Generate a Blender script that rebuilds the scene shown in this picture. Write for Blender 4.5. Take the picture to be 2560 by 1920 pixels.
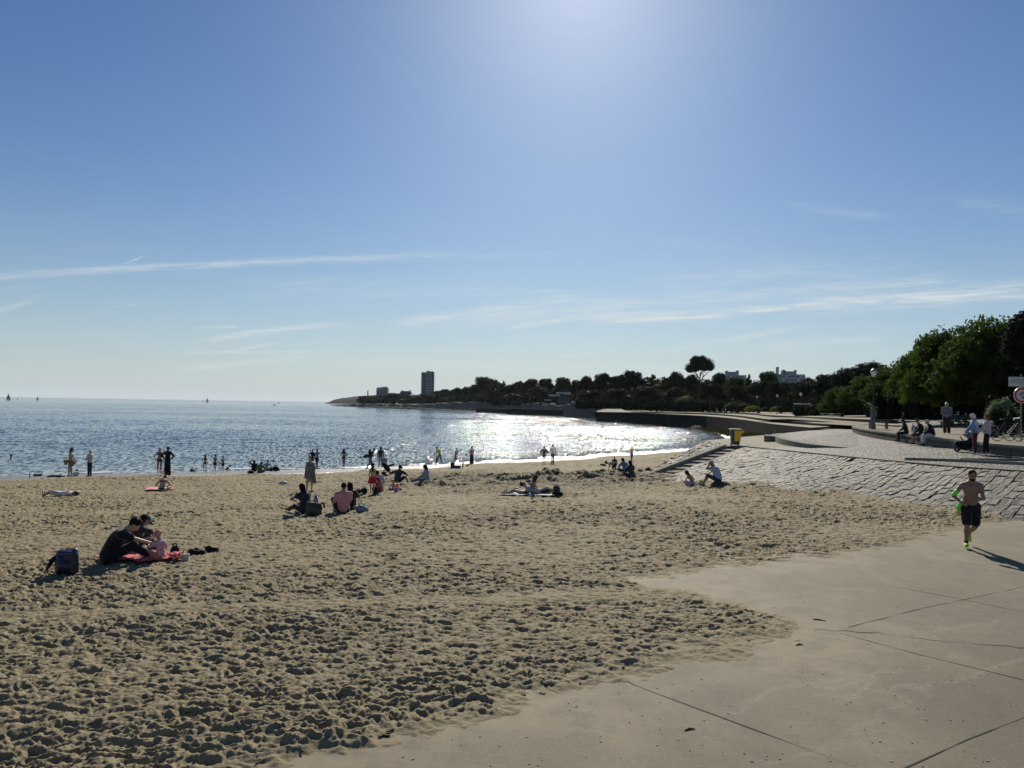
import bpy, math, random
import numpy as np
from mathutils import Vector, Matrix
for o in list(bpy.data.objects): bpy.data.objects.remove(o, do_unlink=True)
scn = bpy.context.scene
col = scn.collection
R = math.radians
random.seed(7); RS = np.random.RandomState(11)
# ------------------------------------------------------------------ camera
CAM_H = 3.0; FPX = 1862.0
PITCH = math.atan(51.3/FPX); ROLL = math.atan(0.0155)
F_ = Vector((0, math.cos(PITCH), math.sin(PITCH))); U0 = Vector((0, -math.sin(PITCH), math.cos(PITCH))); R0 = Vector((1, 0, 0))
RT = R0*math.cos(ROLL)+U0*math.sin(ROLL); UP = -R0*math.sin(ROLL)+U0*math.cos(ROLL)
cd = bpy.data.cameras.new('camera'); cam = bpy.data.objects.new('camera', cd); col.objects.link(cam)
cd.sensor_width = 36; cd.lens = 36*FPX/2560; cd.clip_start = 0.1; cd.clip_end = 40000
m3 = Matrix((RT, UP, -F_)).transposed()
cam.matrix_world = Matrix.Translation((0, 0, CAM_H)) @ m3.to_4x4()
scn.camera = cam
# ------------------------------------------------------------------ light
SUN_AZ = R(4.8); SUN_EL = R(31.5)
SD = Vector((math.sin(SUN_AZ)*math.cos(SUN_EL), math.cos(SUN_AZ)*math.cos(SUN_EL), math.sin(SUN_EL)))
sl = bpy.data.lights.new('sun', 'SUN'); sl.energy = 5.0; sl.angle = R(0.55); sl.color = (1.0, 0.93, 0.80)
sun = bpy.data.objects.new('sun', sl); col.objects.link(sun)
sun.rotation_euler = SD.to_track_quat('Z', 'Y').to_euler(); sun.location = (0, 0, 60)
scn.view_settings.view_transform = 'Standard'; scn.view_settings.look = 'None'
scn.view_settings.exposure = 0.25; scn.view_settings.gamma = 1; scn.view_settings.use_curve_mapping = False
SKY_STRENGTH = 0.05

class NT:
    """tiny node helper"""
    def __init__(s, tree): s.t = tree; s.n = tree.nodes; s.l = tree.links
    def node(s, typ, **kw):
        nd = s.n.new(typ)
        for k, v in kw.items(): setattr(nd, k, v)
        return nd
    def put(s, sock, v):
        if isinstance(v, bpy.types.NodeSocket): s.l.new(v, sock)
        elif v is not None: sock.default_value = v
    def math(s, op, a, b=None, c=None, clamp=False):
        nd = s.node('ShaderNodeMath', operation=op, use_clamp=clamp)
        s.put(nd.inputs[0], a)
        if b is not None: s.put(nd.inputs[1], b)
        if c is not None: s.put(nd.inputs[2], c)
        return nd.outputs[0]
    def mix(s, f, a, b, typ='MIX'):
        nd = s.node('ShaderNodeMix', data_type='RGBA', blend_type=typ)
        s.put(nd.inputs[0], f); s.put(nd.inputs[6], a); s.put(nd.inputs[7], b)
        return nd.outputs[2]
    def noise(s, vec, scale, detail=3, rough=.5, dist=0):
        nd = s.node('ShaderNodeTexNoise'); s.put(nd.inputs['Vector'], vec)
        nd.inputs['Scale'].default_value = scale; nd.inputs['Detail'].default_value = detail
        nd.inputs['Roughness'].default_value = rough; nd.inputs['Distortion'].default_value = dist
        return nd.outputs['Fac']
    def ramp(s, f, stops):
        nd = s.node('ShaderNodeValToRGB'); s.put(nd.inputs[0], f)
        e = nd.color_ramp.elements
        while len(e) < len(stops): e.new(0.5)
        for q, (p, c) in zip(e, stops): q.position = p; q.color = c if len(c) == 4 else (*c, 1)
        return nd.outputs[0]
    def smooth(s, x, a, b):
        nd = s.node('ShaderNodeMapRange', interpolation_type='SMOOTHSTEP'); s.put(nd.inputs[0], x)
        nd.inputs[1].default_value = a; nd.inputs[2].default_value = b
        nd.inputs[3].default_value = 0; nd.inputs[4].default_value = 1
        return nd.outputs[0]
    def comb(s, x, y, z=0.0):
        nd = s.node('ShaderNodeCombineXYZ')
        for i, v in enumerate((x, y, z)): s.put(nd.inputs[i], v)
        return nd.outputs[0]
def horizon_y(px): return 1011.3+(px-1280)*0.0155
def uv_sky(px, py):
    d = ray(px, py); return d[0]/d[1], d[2]/d[1]
def ray(px, py):
    d = F_ + RT*((px-1280)/FPX) - UP*((py-960)/FPX)
    return d
def make_world():
    w = bpy.data.worlds.new('World'); scn.world = w; w.use_nodes = True
    N = NT(w.node_tree); N.n.clear()
    out = N.node('ShaderNodeOutputWorld'); bg = N.node('ShaderNodeBackground'); bg.inputs[1].default_value = SKY_STRENGTH
    sky = N.node('ShaderNodeTexSky'); sky.sky_type = 'NISHITA'; sky.sun_disc = False
    sky.sun_elevation = SUN_EL; sky.sun_rotation = SUN_AZ; sky.altitude = 0
    sky.air_density = 1.0; sky.dust_density = 0.35; sky.ozone_density = 2.2
    tc = N.node('ShaderNodeTexCoord'); sep = N.node('ShaderNodeSeparateXYZ'); N.l.new(tc.outputs['Generated'], sep.inputs[0])
    x, y, z = sep.outputs
    ys = N.math('MAXIMUM', y, 0.05)
    u = N.math('DIVIDE', x, ys); v = N.math('DIVIDE', z, ys)
    # (px0,py0,px1,py1, bow px, half width px, strength)
    ST = [(-200,708,1400,634,-14,7,.42),(-40,790,128,730,3,6,.3),(306,661,362,640,0,1.7,.5),(270,770,340,761,0,2,.3),
          (470,852,900,806,-3,6,.6),(470,818,610,817,0,1.8,.5),(500,895,708,855,-2,2.6,.5),(300,884,1500,872,0,3,.38),
          (380,930,900,880,0,7,.3),(940,815,1560,722,4,9,.65),(1240,825,1500,792,-3,5,.7),(1300,790,2120,745,16,9,.8),
          (1400,806,2320,716,18,6,1.0),(1050,800,1700,752,6,16,.45),(1350,770,2000,720,8,22,.35),(1700,745,2500,690,10,20,.35),(1900,766,2700,700,12,16,.75),(2250,735,2900,725,6,12,.6),(1100,895,1640,876,6,4,.32),
          (1600,882,2060,806,4,6,.42),(1860,880,2260,835,0,12,.32),(1940,505,2260,545,6,9,.12),(1620,600,1900,622,0,10,.10),
          (1280,640,1400,632,0,4,.15),(1830,668,1900,684,2,4,.28),(1500,700,2400,680,0,30,.20),(1100,740,1520,722,0,3,.3),
          (1500,960,2100,905,0,12,.25),(700,905,1900,925,0,14,.22),(500,725,1500,715,0,22,.13),(2350,500,2700,540,0,14,.09)]
    cv = N.comb(N.math('MULTIPLY', u, 5.0), N.math('MULTIPLY_ADD', u, -3.2, N.math('MULTIPLY', v, 62.0)), 0)
    nz = N.noise(cv, 1.4, 6, .62, .6)
    cv2 = N.comb(N.math('MULTIPLY', u, 14.0), N.math('MULTIPLY_ADD', u, -8, N.math('MULTIPLY', v, 210.0)), 3)
    nz2 = N.noise(cv2, 1.3, 5, .65, .3)
    wob = N.math('MULTIPLY_ADD', N.noise(N.comb(u, 0, 0), 6.0, 3), 0.008, -0.004)
    tex = N.math('MULTIPLY_ADD', nz2, 2.1, N.math('MULTIPLY_ADD', nz, 1.7, -1.45), clamp=True)
    acc = None
    for (a, b, c, d_, bow, hw, s_) in ST:
        u0, v0 = uv_sky(a, b); u1, v1 = uv_sky(c, d_); L = u1-u0; k = (v1-v0)/L; bw = bow/FPX
        t = N.math('MULTIPLY_ADD', u, 1/L, -u0/L, clamp=True)
        line = N.math('ADD', N.math('MULTIPLY_ADD', u, k, v0-k*u0), N.math('MULTIPLY', N.math('MULTIPLY', t, N.math('SUBTRACT', 1.0, t)), -4*bw))
        dd = N.math('SUBTRACT', N.math('ADD', v, wob) if hw > 3 else v, line)
        g = N.math('DIVIDE', dd, 1.25*hw/FPX)
        g = N.math('EXPONENT', N.math('MULTIPLY', N.math('MULTIPLY', g, g), -1.0))
        win = N.math('MULTIPLY', N.smooth(t, 0.0, 0.22), N.smooth(t, 1.0, 0.85 if hw < 3 else 0.7))
        r_ = N.math('MULTIPLY', N.math('MULTIPLY', g, win), s_*1.5)
        acc = r_ if acc is None else N.math('MAXIMUM', acc, r_)
    amp = N.math('MULTIPLY', acc, N.math('MULTIPLY_ADD', tex, 0.95, 0.10))
    veil = N.math('MULTIPLY', N.math('MULTIPLY', N.smooth(v, 0.34, 0.06), N.smooth(nz, .42, .75)), 0.10)
    amp = N.math('ADD', amp, veil, clamp=True)
    front = N.smooth(y, 0.05, 0.25)
    amp = N.math('MULTIPLY', amp, front)
    # sky colour correction: deeper blue overhead, keep the pale horizon band
    base = N.node('ShaderNodeHueSaturation'); base.inputs['Saturation'].default_value = SAT; base.inputs['Value'].default_value = 1.0
    N.l.new(sky.outputs[0], base.inputs['Color'])
    gm = N.node('ShaderNodeGamma'); N.l.new(base.outputs[0], gm.inputs[0]); gm.inputs[1].default_value = 1.0
    skyc = N.mix(1.0, gm.outputs[0], SKY_TINT, 'MULTIPLY')
    hz = N.math('EXPONENT', N.math('MULTIPLY', N.math('MAXIMUM', z, 0.0), -8.5))
    skyc = N.mix(N.math('MULTIPLY', hz, .96), skyc, HORIZON)
    # bright aureole of thin air round the sun (just above the picture)
    dp = N.node('ShaderNodeVectorMath', operation='DOT_PRODUCT'); N.l.new(tc.outputs['Generated'], dp.inputs[0]); dp.inputs[1].default_value = SD
    ang = N.math('ARCCOSINE', N.math('MINIMUM', dp.outputs['Value'], 0.99999))
    ga = N.math('EXPONENT', N.math('MULTIPLY', ang, -1/0.085))
    gb = N.math('EXPONENT', N.math('MULTIPLY', ang, -1/0.30))
    glow = N.math('ADD', N.math('MULTIPLY', ga, GLOW_A), N.math('MULTIPLY', gb, GLOW_B))
    glowc = N.mix(1.0, (1.0, 0.90, 0.87, 1), N.comb(glow, glow, glow), 'MULTIPLY')
    skyc = N.mix(1.0, skyc, glowc, 'ADD')
    cloud = N.mix(amp, skyc, CLOUD)
    N.l.new(cloud, bg.inputs[0]); N.l.new(bg.outputs[0], out.inputs[0])
SAT = 1.22; SKY_TINT = (0.80, 0.98, 1.16, 1); GLOW_A = 4.6; GLOW_B = 0.25; HORIZON = (8.9, 10.1, 10.7, 1); CLOUD = (11.2, 12.2, 12.5, 1)
make_world()
# ------------------------------------------------------------------ ground model
WATER_Z = -2.45
SX = [-400, -150, -60, -34.6, -12.4, 5, 15, 24, 32, 40, 46, 60]
SY = [-60, 0, 36, 50.4, 60.5, 76, 87.5, 98, 112, 138, 170, 300]
def shore_y(X): return np.interp(X, SX, SY)
def sand_base(X, Y):
    s = np.asarray(Y, float)-shore_y(X)
    t = s+52
    z = -0.047*0.5*(t+np.sqrt(t*t+9))
    return np.maximum(z, -4.0)
PA, PB, PC = 0.392, 0.0727, -0.01635
def prom_z(X, Y): return PA+PB*X+PC*Y
def on_z(px, py, z=0.0):
    d = ray(px, py); t = (z-CAM_H)/d[2]; return Vector((d[0]*t, d[1]*t, z))
def on_sand(px, py):
    z = 0.0
    d = ray(px, py)
    for i in range(60):
        t = (z-CAM_H)/d[2]; z = z*0.5+0.5*float(sand_base(d[0]*t, d[1]*t))
    t = (z-CAM_H)/d[2]
    return Vector((d[0]*t, d[1]*t, z))
def on_prom(px, py):
    d = ray(px, py)
    # CAM_H + t dz = PA + PB t dx + PC t dy
    t = (PA-CAM_H)/(d[2]-PB*d[0]-PC*d[1]); return Vector((d[0]*t, d[1]*t, CAM_H+d[2]*t))
def on_y(px, py, Y):
    d = ray(px, py); t = Y/d[1]; return Vector((d[0]*t, Y, CAM_H+d[2]*t))
def px_m(P): return P[1]/FPX     # metres per photo pixel at a point
# ------------------------------------------------------------------ numpy noise
_perm = np.random.RandomState(5).permutation(65536).astype(np.int64)
def hsh(ix, iy, k=0):
    a = (ix.astype(np.int64)*73856093) ^ (iy.astype(np.int64)*19349663) ^ (k*83492791)
    a = _perm[a & 65535]; return _perm[(a+(ix.astype(np.int64)*31+iy.astype(np.int64)*17)) & 65535]/65536.0
def perlin(x, y, k=0):
    xi = np.floor(x); yi = np.floor(y); fx = x-xi; fy = y-yi
    u = fx*fx*fx*(fx*(fx*6-15)+10); v = fy*fy*fy*(fy*(fy*6-15)+10)
    def g(i, j):
        a = hsh(xi+i, yi+j, k)*2*np.pi
        return np.cos(a)*(fx-i)+np.sin(a)*(fy-j)
    return (g(0,0)*(1-u)+g(1,0)*u)*(1-v)+(g(0,1)*(1-u)+g(1,1)*u)*v
def fbm(x, y, o=3, k=0):
    s = 0; a = 1
    for i in range(o): s = s+a*perlin(x*2**i, y*2**i, k+i*7); a *= .5
    return s
def pits(x, y, cell, k, rmin, rmax, el=1.5):
    """scattered dents with a raised rim: footprints in dry sand"""
    cx = np.floor(x/cell); cy = np.floor(y/cell); out = np.zeros_like(x)
    for i in (-1, 0, 1):
        for j in (-1, 0, 1):
            a, b = cx+i, cy+j
            px = (a+hsh(a, b, k))*cell; py = (b+hsh(a, b, k+1))*cell
            r = rmin+(rmax-rmin)*hsh(a, b, k+2); th = hsh(a, b, k+3)*np.pi; am = 0.25+0.75*hsh(a, b, k+4)
            dx = x-px; dy = y-py
            p = (dx*np.cos(th)+dy*np.sin(th))/r; q = (-dx*np.sin(th)+dy*np.cos(th))/r*el
            d2 = p*p+q*q
            out += am*r*(-np.exp(-d2**1.5)+0.38*np.exp(-(np.sqrt(d2)-1.55)**2*5))
    return out
# ------------------------------------------------------------------ mesh helpers
def setp(o, label=None, cat=None, group=None, kind=None):
    if label: o['label'] = label
    if cat: o['category'] = cat
    if group: o['group'] = group
    if kind: o['kind'] = kind
    return o
def link(name, me, mat=None, parent=None, smooth=False):
    o = bpy.data.objects.new(name, me); col.objects.link(o)
    if mat is not None and len(me.materials) == 0: me.materials.append(mat)
    if parent is not None: o.parent = parent
    if smooth and len(me.polygons): me.polygons.foreach_set('use_smooth', np.ones(len(me.polygons), bool))
    return o
def empty(name, loc=(0,0,0), rz=0, **kw):
    o = bpy.data.objects.new(name, None); col.objects.link(o); o.location = loc; o.rotation_euler = (0, 0, rz); o.empty_display_size = .1
    return setp(o, **kw)
def grid_mesh(name, X, Y, Z, attrs=None):
    n, m = X.shape
    me = bpy.data.meshes.new(name)
    co = np.stack([X, Y, Z], -1).reshape(-1, 3).astype(np.float32)
    idx = np.arange(n*m, dtype=np.int32).reshape(n, m)
    q = np.stack([idx[:-1,:-1], idx[:-1,1:], idx[1:,1:], idx[1:,:-1]], -1).reshape(-1, 4)
    fast_mesh(me, co, q)
    if attrs:
        for k, a in attrs.items():
            at = me.attributes.new(k, 'FLOAT', 'POINT'); at.data.foreach_set('value', np.ascontiguousarray(a.reshape(-1), dtype=np.float32))
    return me
def fast_mesh(me, co, q):
    k = q.shape[1]
    me.vertices.add(len(co)); me.vertices.foreach_set('co', np.ascontiguousarray(co, dtype=np.float32).reshape(-1))
    me.loops.add(q.size); me.loops.foreach_set('vertex_index', np.ascontiguousarray(q, dtype=np.int32).reshape(-1))
    me.polygons.add(len(q)); me.polygons.foreach_set('loop_start', np.arange(0, q.size, k, dtype=np.int32))
    me.update(calc_edges=True); me.validate()
class MB:
    def __init__(s): s.v = []; s.f = []
    def add(s, vs, fs):
        b = len(s.v); s.v += [tuple(v) for v in vs]; s.f += [tuple(b+i for i in f) for f in fs]; return s
    def box(s, c, d, rz=0, M=None, taper=1.0):
        hx, hy, hz = d[0]/2, d[1]/2, d[2]/2; vs = []
        for z in (-1, 1):
            t = taper if z > 0 else 1
            for x, y in ((-1,-1),(1,-1),(1,1),(-1,1)): vs.append(Vector((x*hx*t, y*hy*t, z*hz)))
        rot = Matrix.Rotation(rz, 3, 'Z') if M is None else M
        vs = [rot @ v+Vector(c) for v in vs]
        return s.add(vs, [(3,2,1,0),(4,5,6,7),(0,1,5,4),(1,2,6,5),(2,3,7,6),(3,0,4,7)])
    def tube(s, pts, r, n=8, caps=True):
        pts = [Vector(p) for p in pts]; rs = r if isinstance(r, (list, tuple)) else [r]*len(pts)
        vs = []; fs = []
        for i, p in enumerate(pts):
            t = (pts[min(i+1, len(pts)-1)]-pts[max(i-1, 0)]).normalized()
            a = t.orthogonal().normalized() if i == 0 else (pa-t*pa.dot(t)).normalized()
            pa = a; b = t.cross(a)
            for k in range(n):
                th = 2*math.pi*k/n; vs.append(p+(a*math.cos(th)+b*math.sin(th))*rs[i])
        for i in range(len(pts)-1):
            for k in range(n):
                k2 = (k+1) % n; fs.append((i*n+k, i*n+k2, (i+1)*n+k2, (i+1)*n+k))
        if caps: fs.append(tuple(range(n-1, -1, -1))); fs.append(tuple((len(pts)-1)*n+k for k in range(n)))
        return s.add(vs, fs)
    def lathe(s, prof, c=(0,0,0), n=16, sx=1, sy=1):
        vs = []; fs = []
        for (r, z) in prof:
            for k in range(n):
                th = 2*math.pi*k/n; vs.append((c[0]+r*math.cos(th)*sx, c[1]+r*math.sin(th)*sy, c[2]+z))
        for i in range(len(prof)-1):
            for k in range(n):
                k2 = (k+1) % n; fs.append((i*n+k, i*n+k2, (i+1)*n+k2, (i+1)*n+k))
        fs.append(tuple(range(n-1, -1, -1))); fs.append(tuple((len(prof)-1)*n+k for k in range(n)))
        return s.add(vs, fs)
    def prism(s, poly, z0, z1):
        n = len(poly); vs = [(p[0], p[1], z0) for p in poly]+[(p[0], p[1], z1) for p in poly]
        fs = [tuple(range(n-1, -1, -1)), tuple(range(n, 2*n))]+[(i, (i+1) % n, n+(i+1) % n, n+i) for i in range(n)]
        return s.add(vs, fs)
    def wallstrip(s, base, top):
        n = len(base); return s.add(list(base)+list(top), [(i, i+1, n+i+1, n+i) for i in range(n-1)])
    def build(s, name, mat=None, parent=None, smooth=False, bevel=0):
        me = bpy.data.meshes.new(name); me.from_pydata([tuple(v) for v in s.v], [], s.f); me.update()
        o = link(name, me, mat, parent, smooth)
        if bevel:
            md = o.modifiers.new('bevel', 'BEVEL'); md.width = bevel; md.segments = 2; md.limit_method = 'ANGLE'
        return o
# ------------------------------------------------------------------ materials
MATS = {}
def pmat(name, c, rough=.7, spec=.5, metal=0, var=0, vscale=5, bump=0, bscale=30, sheen=0, trans=0, sub=0):
    if name in MATS: return MATS[name]
    m = bpy.data.materials.new(name); m.use_nodes = True; N = NT(m.node_tree); b = N.n['Principled BSDF']
    b.inputs['Base Color'].default_value = (*c, 1); b.inputs['Roughness'].default_value = rough
    b.inputs['Specular IOR Level'].default_value = spec; b.inputs['Metallic'].default_value = metal
    if sheen: b.inputs['Sheen Weight'].default_value = sheen
    tc = N.node('ShaderNodeTexCoord')
    if var:
        f = N.noise(tc.outputs['Object'], vscale, 4, .6)
        a = tuple(min(1, x*(1+var)) for x in c); d = tuple(x*(1-var) for x in c)
        N.l.new(N.ramp(f, [(.3, d), (.7, a)]), b.inputs['Base Color'])
    if bump:
        bn = N.node('ShaderNodeBump'); bn.inputs['Strength'].default_value = 1; bn.inputs['Distance'].default_value = bump
        N.l.new(N.noise(tc.outputs['Object'], bscale, 4, .6), bn.inputs['Height']); N.l.new(bn.outputs[0], b.inputs['Normal'])
    MATS[name] = m; return m
def cloth(name, c, var=.18): return pmat('cloth_'+name, c, .9, .2, var=var, vscale=9, bump=.004, bscale=14, sheen=.2)
def mat_sand():
    m = bpy.data.materials.new('sand'); m.use_nodes = True; N = NT(m.node_tree); b = N.n['Principled BSDF']
    g = N.node('ShaderNodeNewGeometry'); P = g.outputs['Position']
    wet = N.node('ShaderNodeAttribute', attribute_name='wet').outputs['Fac']
    deb = N.node('ShaderNodeAttribute', attribute_name='debris').outputs['Fac']
    n1 = N.noise(P, 1.3, 5, .6); n2 = N.noise(P, 60, 4, .7); n3 = N.noise(P, .22, 3, .5)
    c = N.ramp(n1, [(.25, (.205,.170,.100)), (.75, (.275,.229,.140))])
    c = N.mix(.5, c, N.ramp(n2, [(.2, (.15,.12,.072)), (.8, (.36,.30,.20))]))
    c = N.mix(N.math('MULTIPLY', N.smooth(n3, .5, .75), .35), c, (.235, .20, .132, 1))
    dn = N.smooth(N.noise(P, 5, 5, .75), .46, .6)
    c = N.mix(N.math('MULTIPLY', deb, dn), c, (.035, .040, .018, 1))
    sc = N.smooth(N.noise(P, 9, 6, .8), .66, .74)
    c = N.mix(N.math('MULTIPLY', sc, .55), c, (.11, .085, .05, 1))
    c = N.mix(N.math('MULTIPLY', wet, .8), c, (.14, .115, .08, 1))
    N.l.new(c, b.inputs['Base Color'])
    N.l.new(N.math('MULTIPLY_ADD', wet, -.52, .88), b.inputs['Roughness'])
    N.l.new(N.math('MULTIPLY_ADD', wet, .9, .12), b.inputs['Specular IOR Level'])
    bn = N.node('ShaderNodeBump'); bn.inputs['Strength'].default_value = 1; bn.inputs['Distance'].default_value = .012
    N.l.new(N.noise(P, 26, 6, .75), bn.inputs['Height']); N.l.new(bn.outputs[0], b.inputs['Normal'])
    return m
def mat_slab():
    m = bpy.data.materials.new('concrete_slab'); m.use_nodes = True; N = NT(m.node_tree); b = N.n['Principled BSDF']
    g = N.node('ShaderNodeNewGeometry'); P = g.outputs['Position']
    n1 = N.noise(P, .45, 5, .6); n2 = N.noise(P, 26, 6, .85); n3 = N.noise(P, 2.2, 6, .75, .8)
    c = N.ramp(n1, [(.3, (.098,.085,.055)), (.7, (.182,.160,.108))])
    c = N.mix(.6, c, N.ramp(n2, [(.25, (.05,.043,.031)), (.6, (.165,.146,.108)), (.74, (.40,.36,.28))]))
    # pale scuffed bands and veils of blown sand
    sc = N.node('ShaderNodeMapping'); sc.inputs['Scale'].default_value = (1, .22, 1); sc.inputs['Rotation'].default_value = (0, 0, R(62)); N.l.new(P, sc.inputs[0])
    n4 = N.noise(sc.outputs[0], 1.6, 6, .72, .5)
    c = N.mix(N.math('MULTIPLY', N.smooth(n4, .52, .74), .55), c, (.225, .20, .148, 1))
    c = N.mix(N.math('MULTIPLY', N.smooth(n3, .5, .75), .6), c, (.085, .074, .054, 1))
    sd = N.node('ShaderNodeAttribute', attribute_name='sandy').outputs['Fac']
    c = N.mix(N.math('MULTIPLY', sd, N.smooth(N.noise(P, 2.2, 6, .7), .3, .6)), c, (.225, .188, .122, 1))
    cr = N.node('ShaderNodeAttribute', attribute_name='joint').outputs['Fac']
    c = N.mix(cr, c, (.035, .032, .028, 1))
    sw = N.math('MULTIPLY', N.node('ShaderNodeAttribute', attribute_name='scuff').outputs['Fac'], .75)
    c = N.mix(N.math('MULTIPLY', sw, N.smooth(N.noise(P, 22, 4, .7), .35, .65)), c, (.27, .245, .19, 1))
    N.l.new(c, b.inputs['Base Color']); b.inputs['Roughness'].default_value = .8; b.inputs['Specular IOR Level'].default_value = .2
    bn = N.node('ShaderNodeBump'); bn.inputs['Strength'].default_value = .8; bn.inputs['Distance'].default_value = .004
    N.l.new(N.math('ADD', N.noise(P, 120, 3, .7), N.math('MULTIPLY', N.noise(P, 14, 4, .6), 1.2)), bn.inputs['Height']); N.l.new(bn.outputs[0], b.inputs['Normal'])
    return m
def mat_water():
    m = bpy.data.materials.new('sea_water'); m.use_nodes = True; N = NT(m.node_tree); b = N.n['Principled BSDF']
    g = N.node('ShaderNodeNewGeometry'); P = g.outputs['Position']
    b.inputs['Roughness'].default_value = .10; b.inputs['IOR'].default_value = 1.33
    def mp(sx, sy, rz=0):
        q = N.node('ShaderNodeMapping'); q.inputs['Scale'].default_value = (sx, sy, 1); q.inputs['Rotation'].default_value = (0, 0, rz); N.l.new(P, q.inputs[0]); return q.outputs[0]
    band = N.noise(mp(.004, .02, R(-8)), 1, 4, .6)
    b_ = N.ramp(band, [(.35, (.060,.082,.092)), (.65, (.100,.124,.130))])
    mud = N.noise(mp(.05, .16, R(20)), 1, 4, .6)
    b_ = N.mix(N.math('MULTIPLY', N.smooth(mud, .45, .7), .5), b_, (.105, .110, .09, 1))
    N.l.new(b_, b.inputs['Base Color'])
    calm = N.math('MULTIPLY_ADD', N.smooth(band, .3, .7), .6, .7)
    spx = N.node('ShaderNodeSeparateXYZ'); N.l.new(P, spx.inputs[0]); calm = N.math('MULTIPLY', calm, N.math('MULTIPLY_ADD', N.smooth(spx.outputs[0], -45, 5), .72, .48))
    def slope(vec, amp, detail=2):
        nd = N.node('ShaderNodeTexNoise'); N.l.new(vec, nd.inputs['Vector']); nd.inputs['Scale'].default_value = 1; nd.inputs['Detail'].default_value = detail; nd.inputs['Roughness'].default_value = .55
        a = N.node('ShaderNodeVectorMath', operation='SUBTRACT'); N.l.new(nd.outputs['Color'], a.inputs[0]); a.inputs[1].default_value = (.5, .5, .5)
        b2 = N.node('ShaderNodeVectorMath', operation='MULTIPLY'); N.l.new(a.outputs[0], b2.inputs[0]); b2.inputs[1].default_value = (amp*.85, amp*1.15, 0); return b2.outputs[0]
    def add(a, c_):
        q = N.node('ShaderNodeVectorMath', operation='ADD'); N.l.new(a, q.inputs[0]); N.l.new(c_, q.inputs[1]); return q.outputs[0]
    sl_ = add(slope(mp(1.7, 1.9, R(-12)), .45), add(slope(mp(4.2, 1.0, R(5)), 1.75, 1), slope(mp(13, 5, R(5)), .5, 1)))
    sc_ = N.node('ShaderNodeVectorMath', operation='SCALE'); N.l.new(sl_, sc_.inputs[0]); N.l.new(calm, sc_.inputs['Scale'])
    ad = N.node('ShaderNodeVectorMath', operation='ADD'); N.l.new(sc_.outputs[0], ad.inputs[0]); N.l.new(g.outputs['Normal'], ad.inputs[1])
    nm = N.node('ShaderNodeVectorMath', operation='NORMALIZE'); N.l.new(ad.outputs[0], nm.inputs[0])
    N.l.new(nm.outputs[0], b.inputs['Normal']); b.inputs['Roughness'].default_value = .035
    return m
def mat_stone(name, c1, c2, joint=None, scale=2.0, bump=.01):
    if name in MATS: return MATS[name]
    m = bpy.data.materials.new(name); m.use_nodes = True; N = NT(m.node_tree); b = N.n['Principled BSDF']
    g = N.node('ShaderNodeNewGeometry'); P = g.outputs['Position']
    c = N.ramp(N.noise(P, scale, 6, .7), [(.3, c1), (.7, c2)])
    c = N.mix(.35, c, N.ramp(N.noise(P, scale*14, 4, .7), [(.3, tuple(x*.6 for x in c1)), (.7, tuple(min(1, x*1.3) for x in c2))]))
    N.l.new(c, b.inputs['Base Color']); b.inputs['Roughness'].default_value = .9; b.inputs['Specular IOR Level'].default_value = .04
    bn = N.node('ShaderNodeBump'); bn.inputs['Distance'].default_value = bump
    N.l.new(N.noise(P, scale*8, 5, .7), bn.inputs['Height']); N.l.new(bn.outputs[0], b.inputs['Normal'])
    MATS[name] = m; return m
def mat_masonry(name, c1, c2, sx, sz):
    """coursed stone on upright walls: brick pattern driven by position"""
    m = bpy.data.materials.new(name); m.use_nodes = True; N = NT(m.node_tree); b = N.n['Principled BSDF']
    g = N.node('ShaderNodeNewGeometry'); sp = N.node('ShaderNodeSeparateXYZ'); N.l.new(g.outputs['Position'], sp.inputs[0])
    along = N.math('ADD', N.math('MULTIPLY', sp.outputs[0], .7), N.math('MULTIPLY', sp.outputs[1], .72))
    v = N.comb(along, sp.outputs[2], 0)
    br = N.node('ShaderNodeTexBrick'); N.l.new(v, br.inputs['Vector']); br.inputs['Scale'].default_value = 1
    br.inputs['Brick Width'].default_value = sx; br.inputs['Row Height'].default_value = sz; br.inputs['Mortar Size'].default_value = .014
    br.inputs['Color1'].default_value = (*c1, 1); br.inputs['Color2'].default_value = (*c2, 1); br.inputs['Mortar'].default_value = (*[x*.35 for x in c1], 1)
    c = N.mix(.45, br.outputs[0], N.ramp(N.noise(g.outputs['Position'], 1.7, 6, .7), [(.3, tuple(x*.5 for x in c1)), (.7, c2)]))
    N.l.new(c, b.inputs['Base Color']); b.inputs['Roughness'].default_value = .92; b.inputs['Specular IOR Level'].default_value = .02
    bn = N.node('ShaderNodeBump'); bn.inputs['Distance'].default_value = .02
    N.l.new(N.math('ADD', br.outputs[1], N.noise(g.outputs['Position'], 12, 4, .7)), bn.inputs['Height']); N.l.new(bn.outputs[0], b.inputs['Normal'])
    return m
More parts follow.
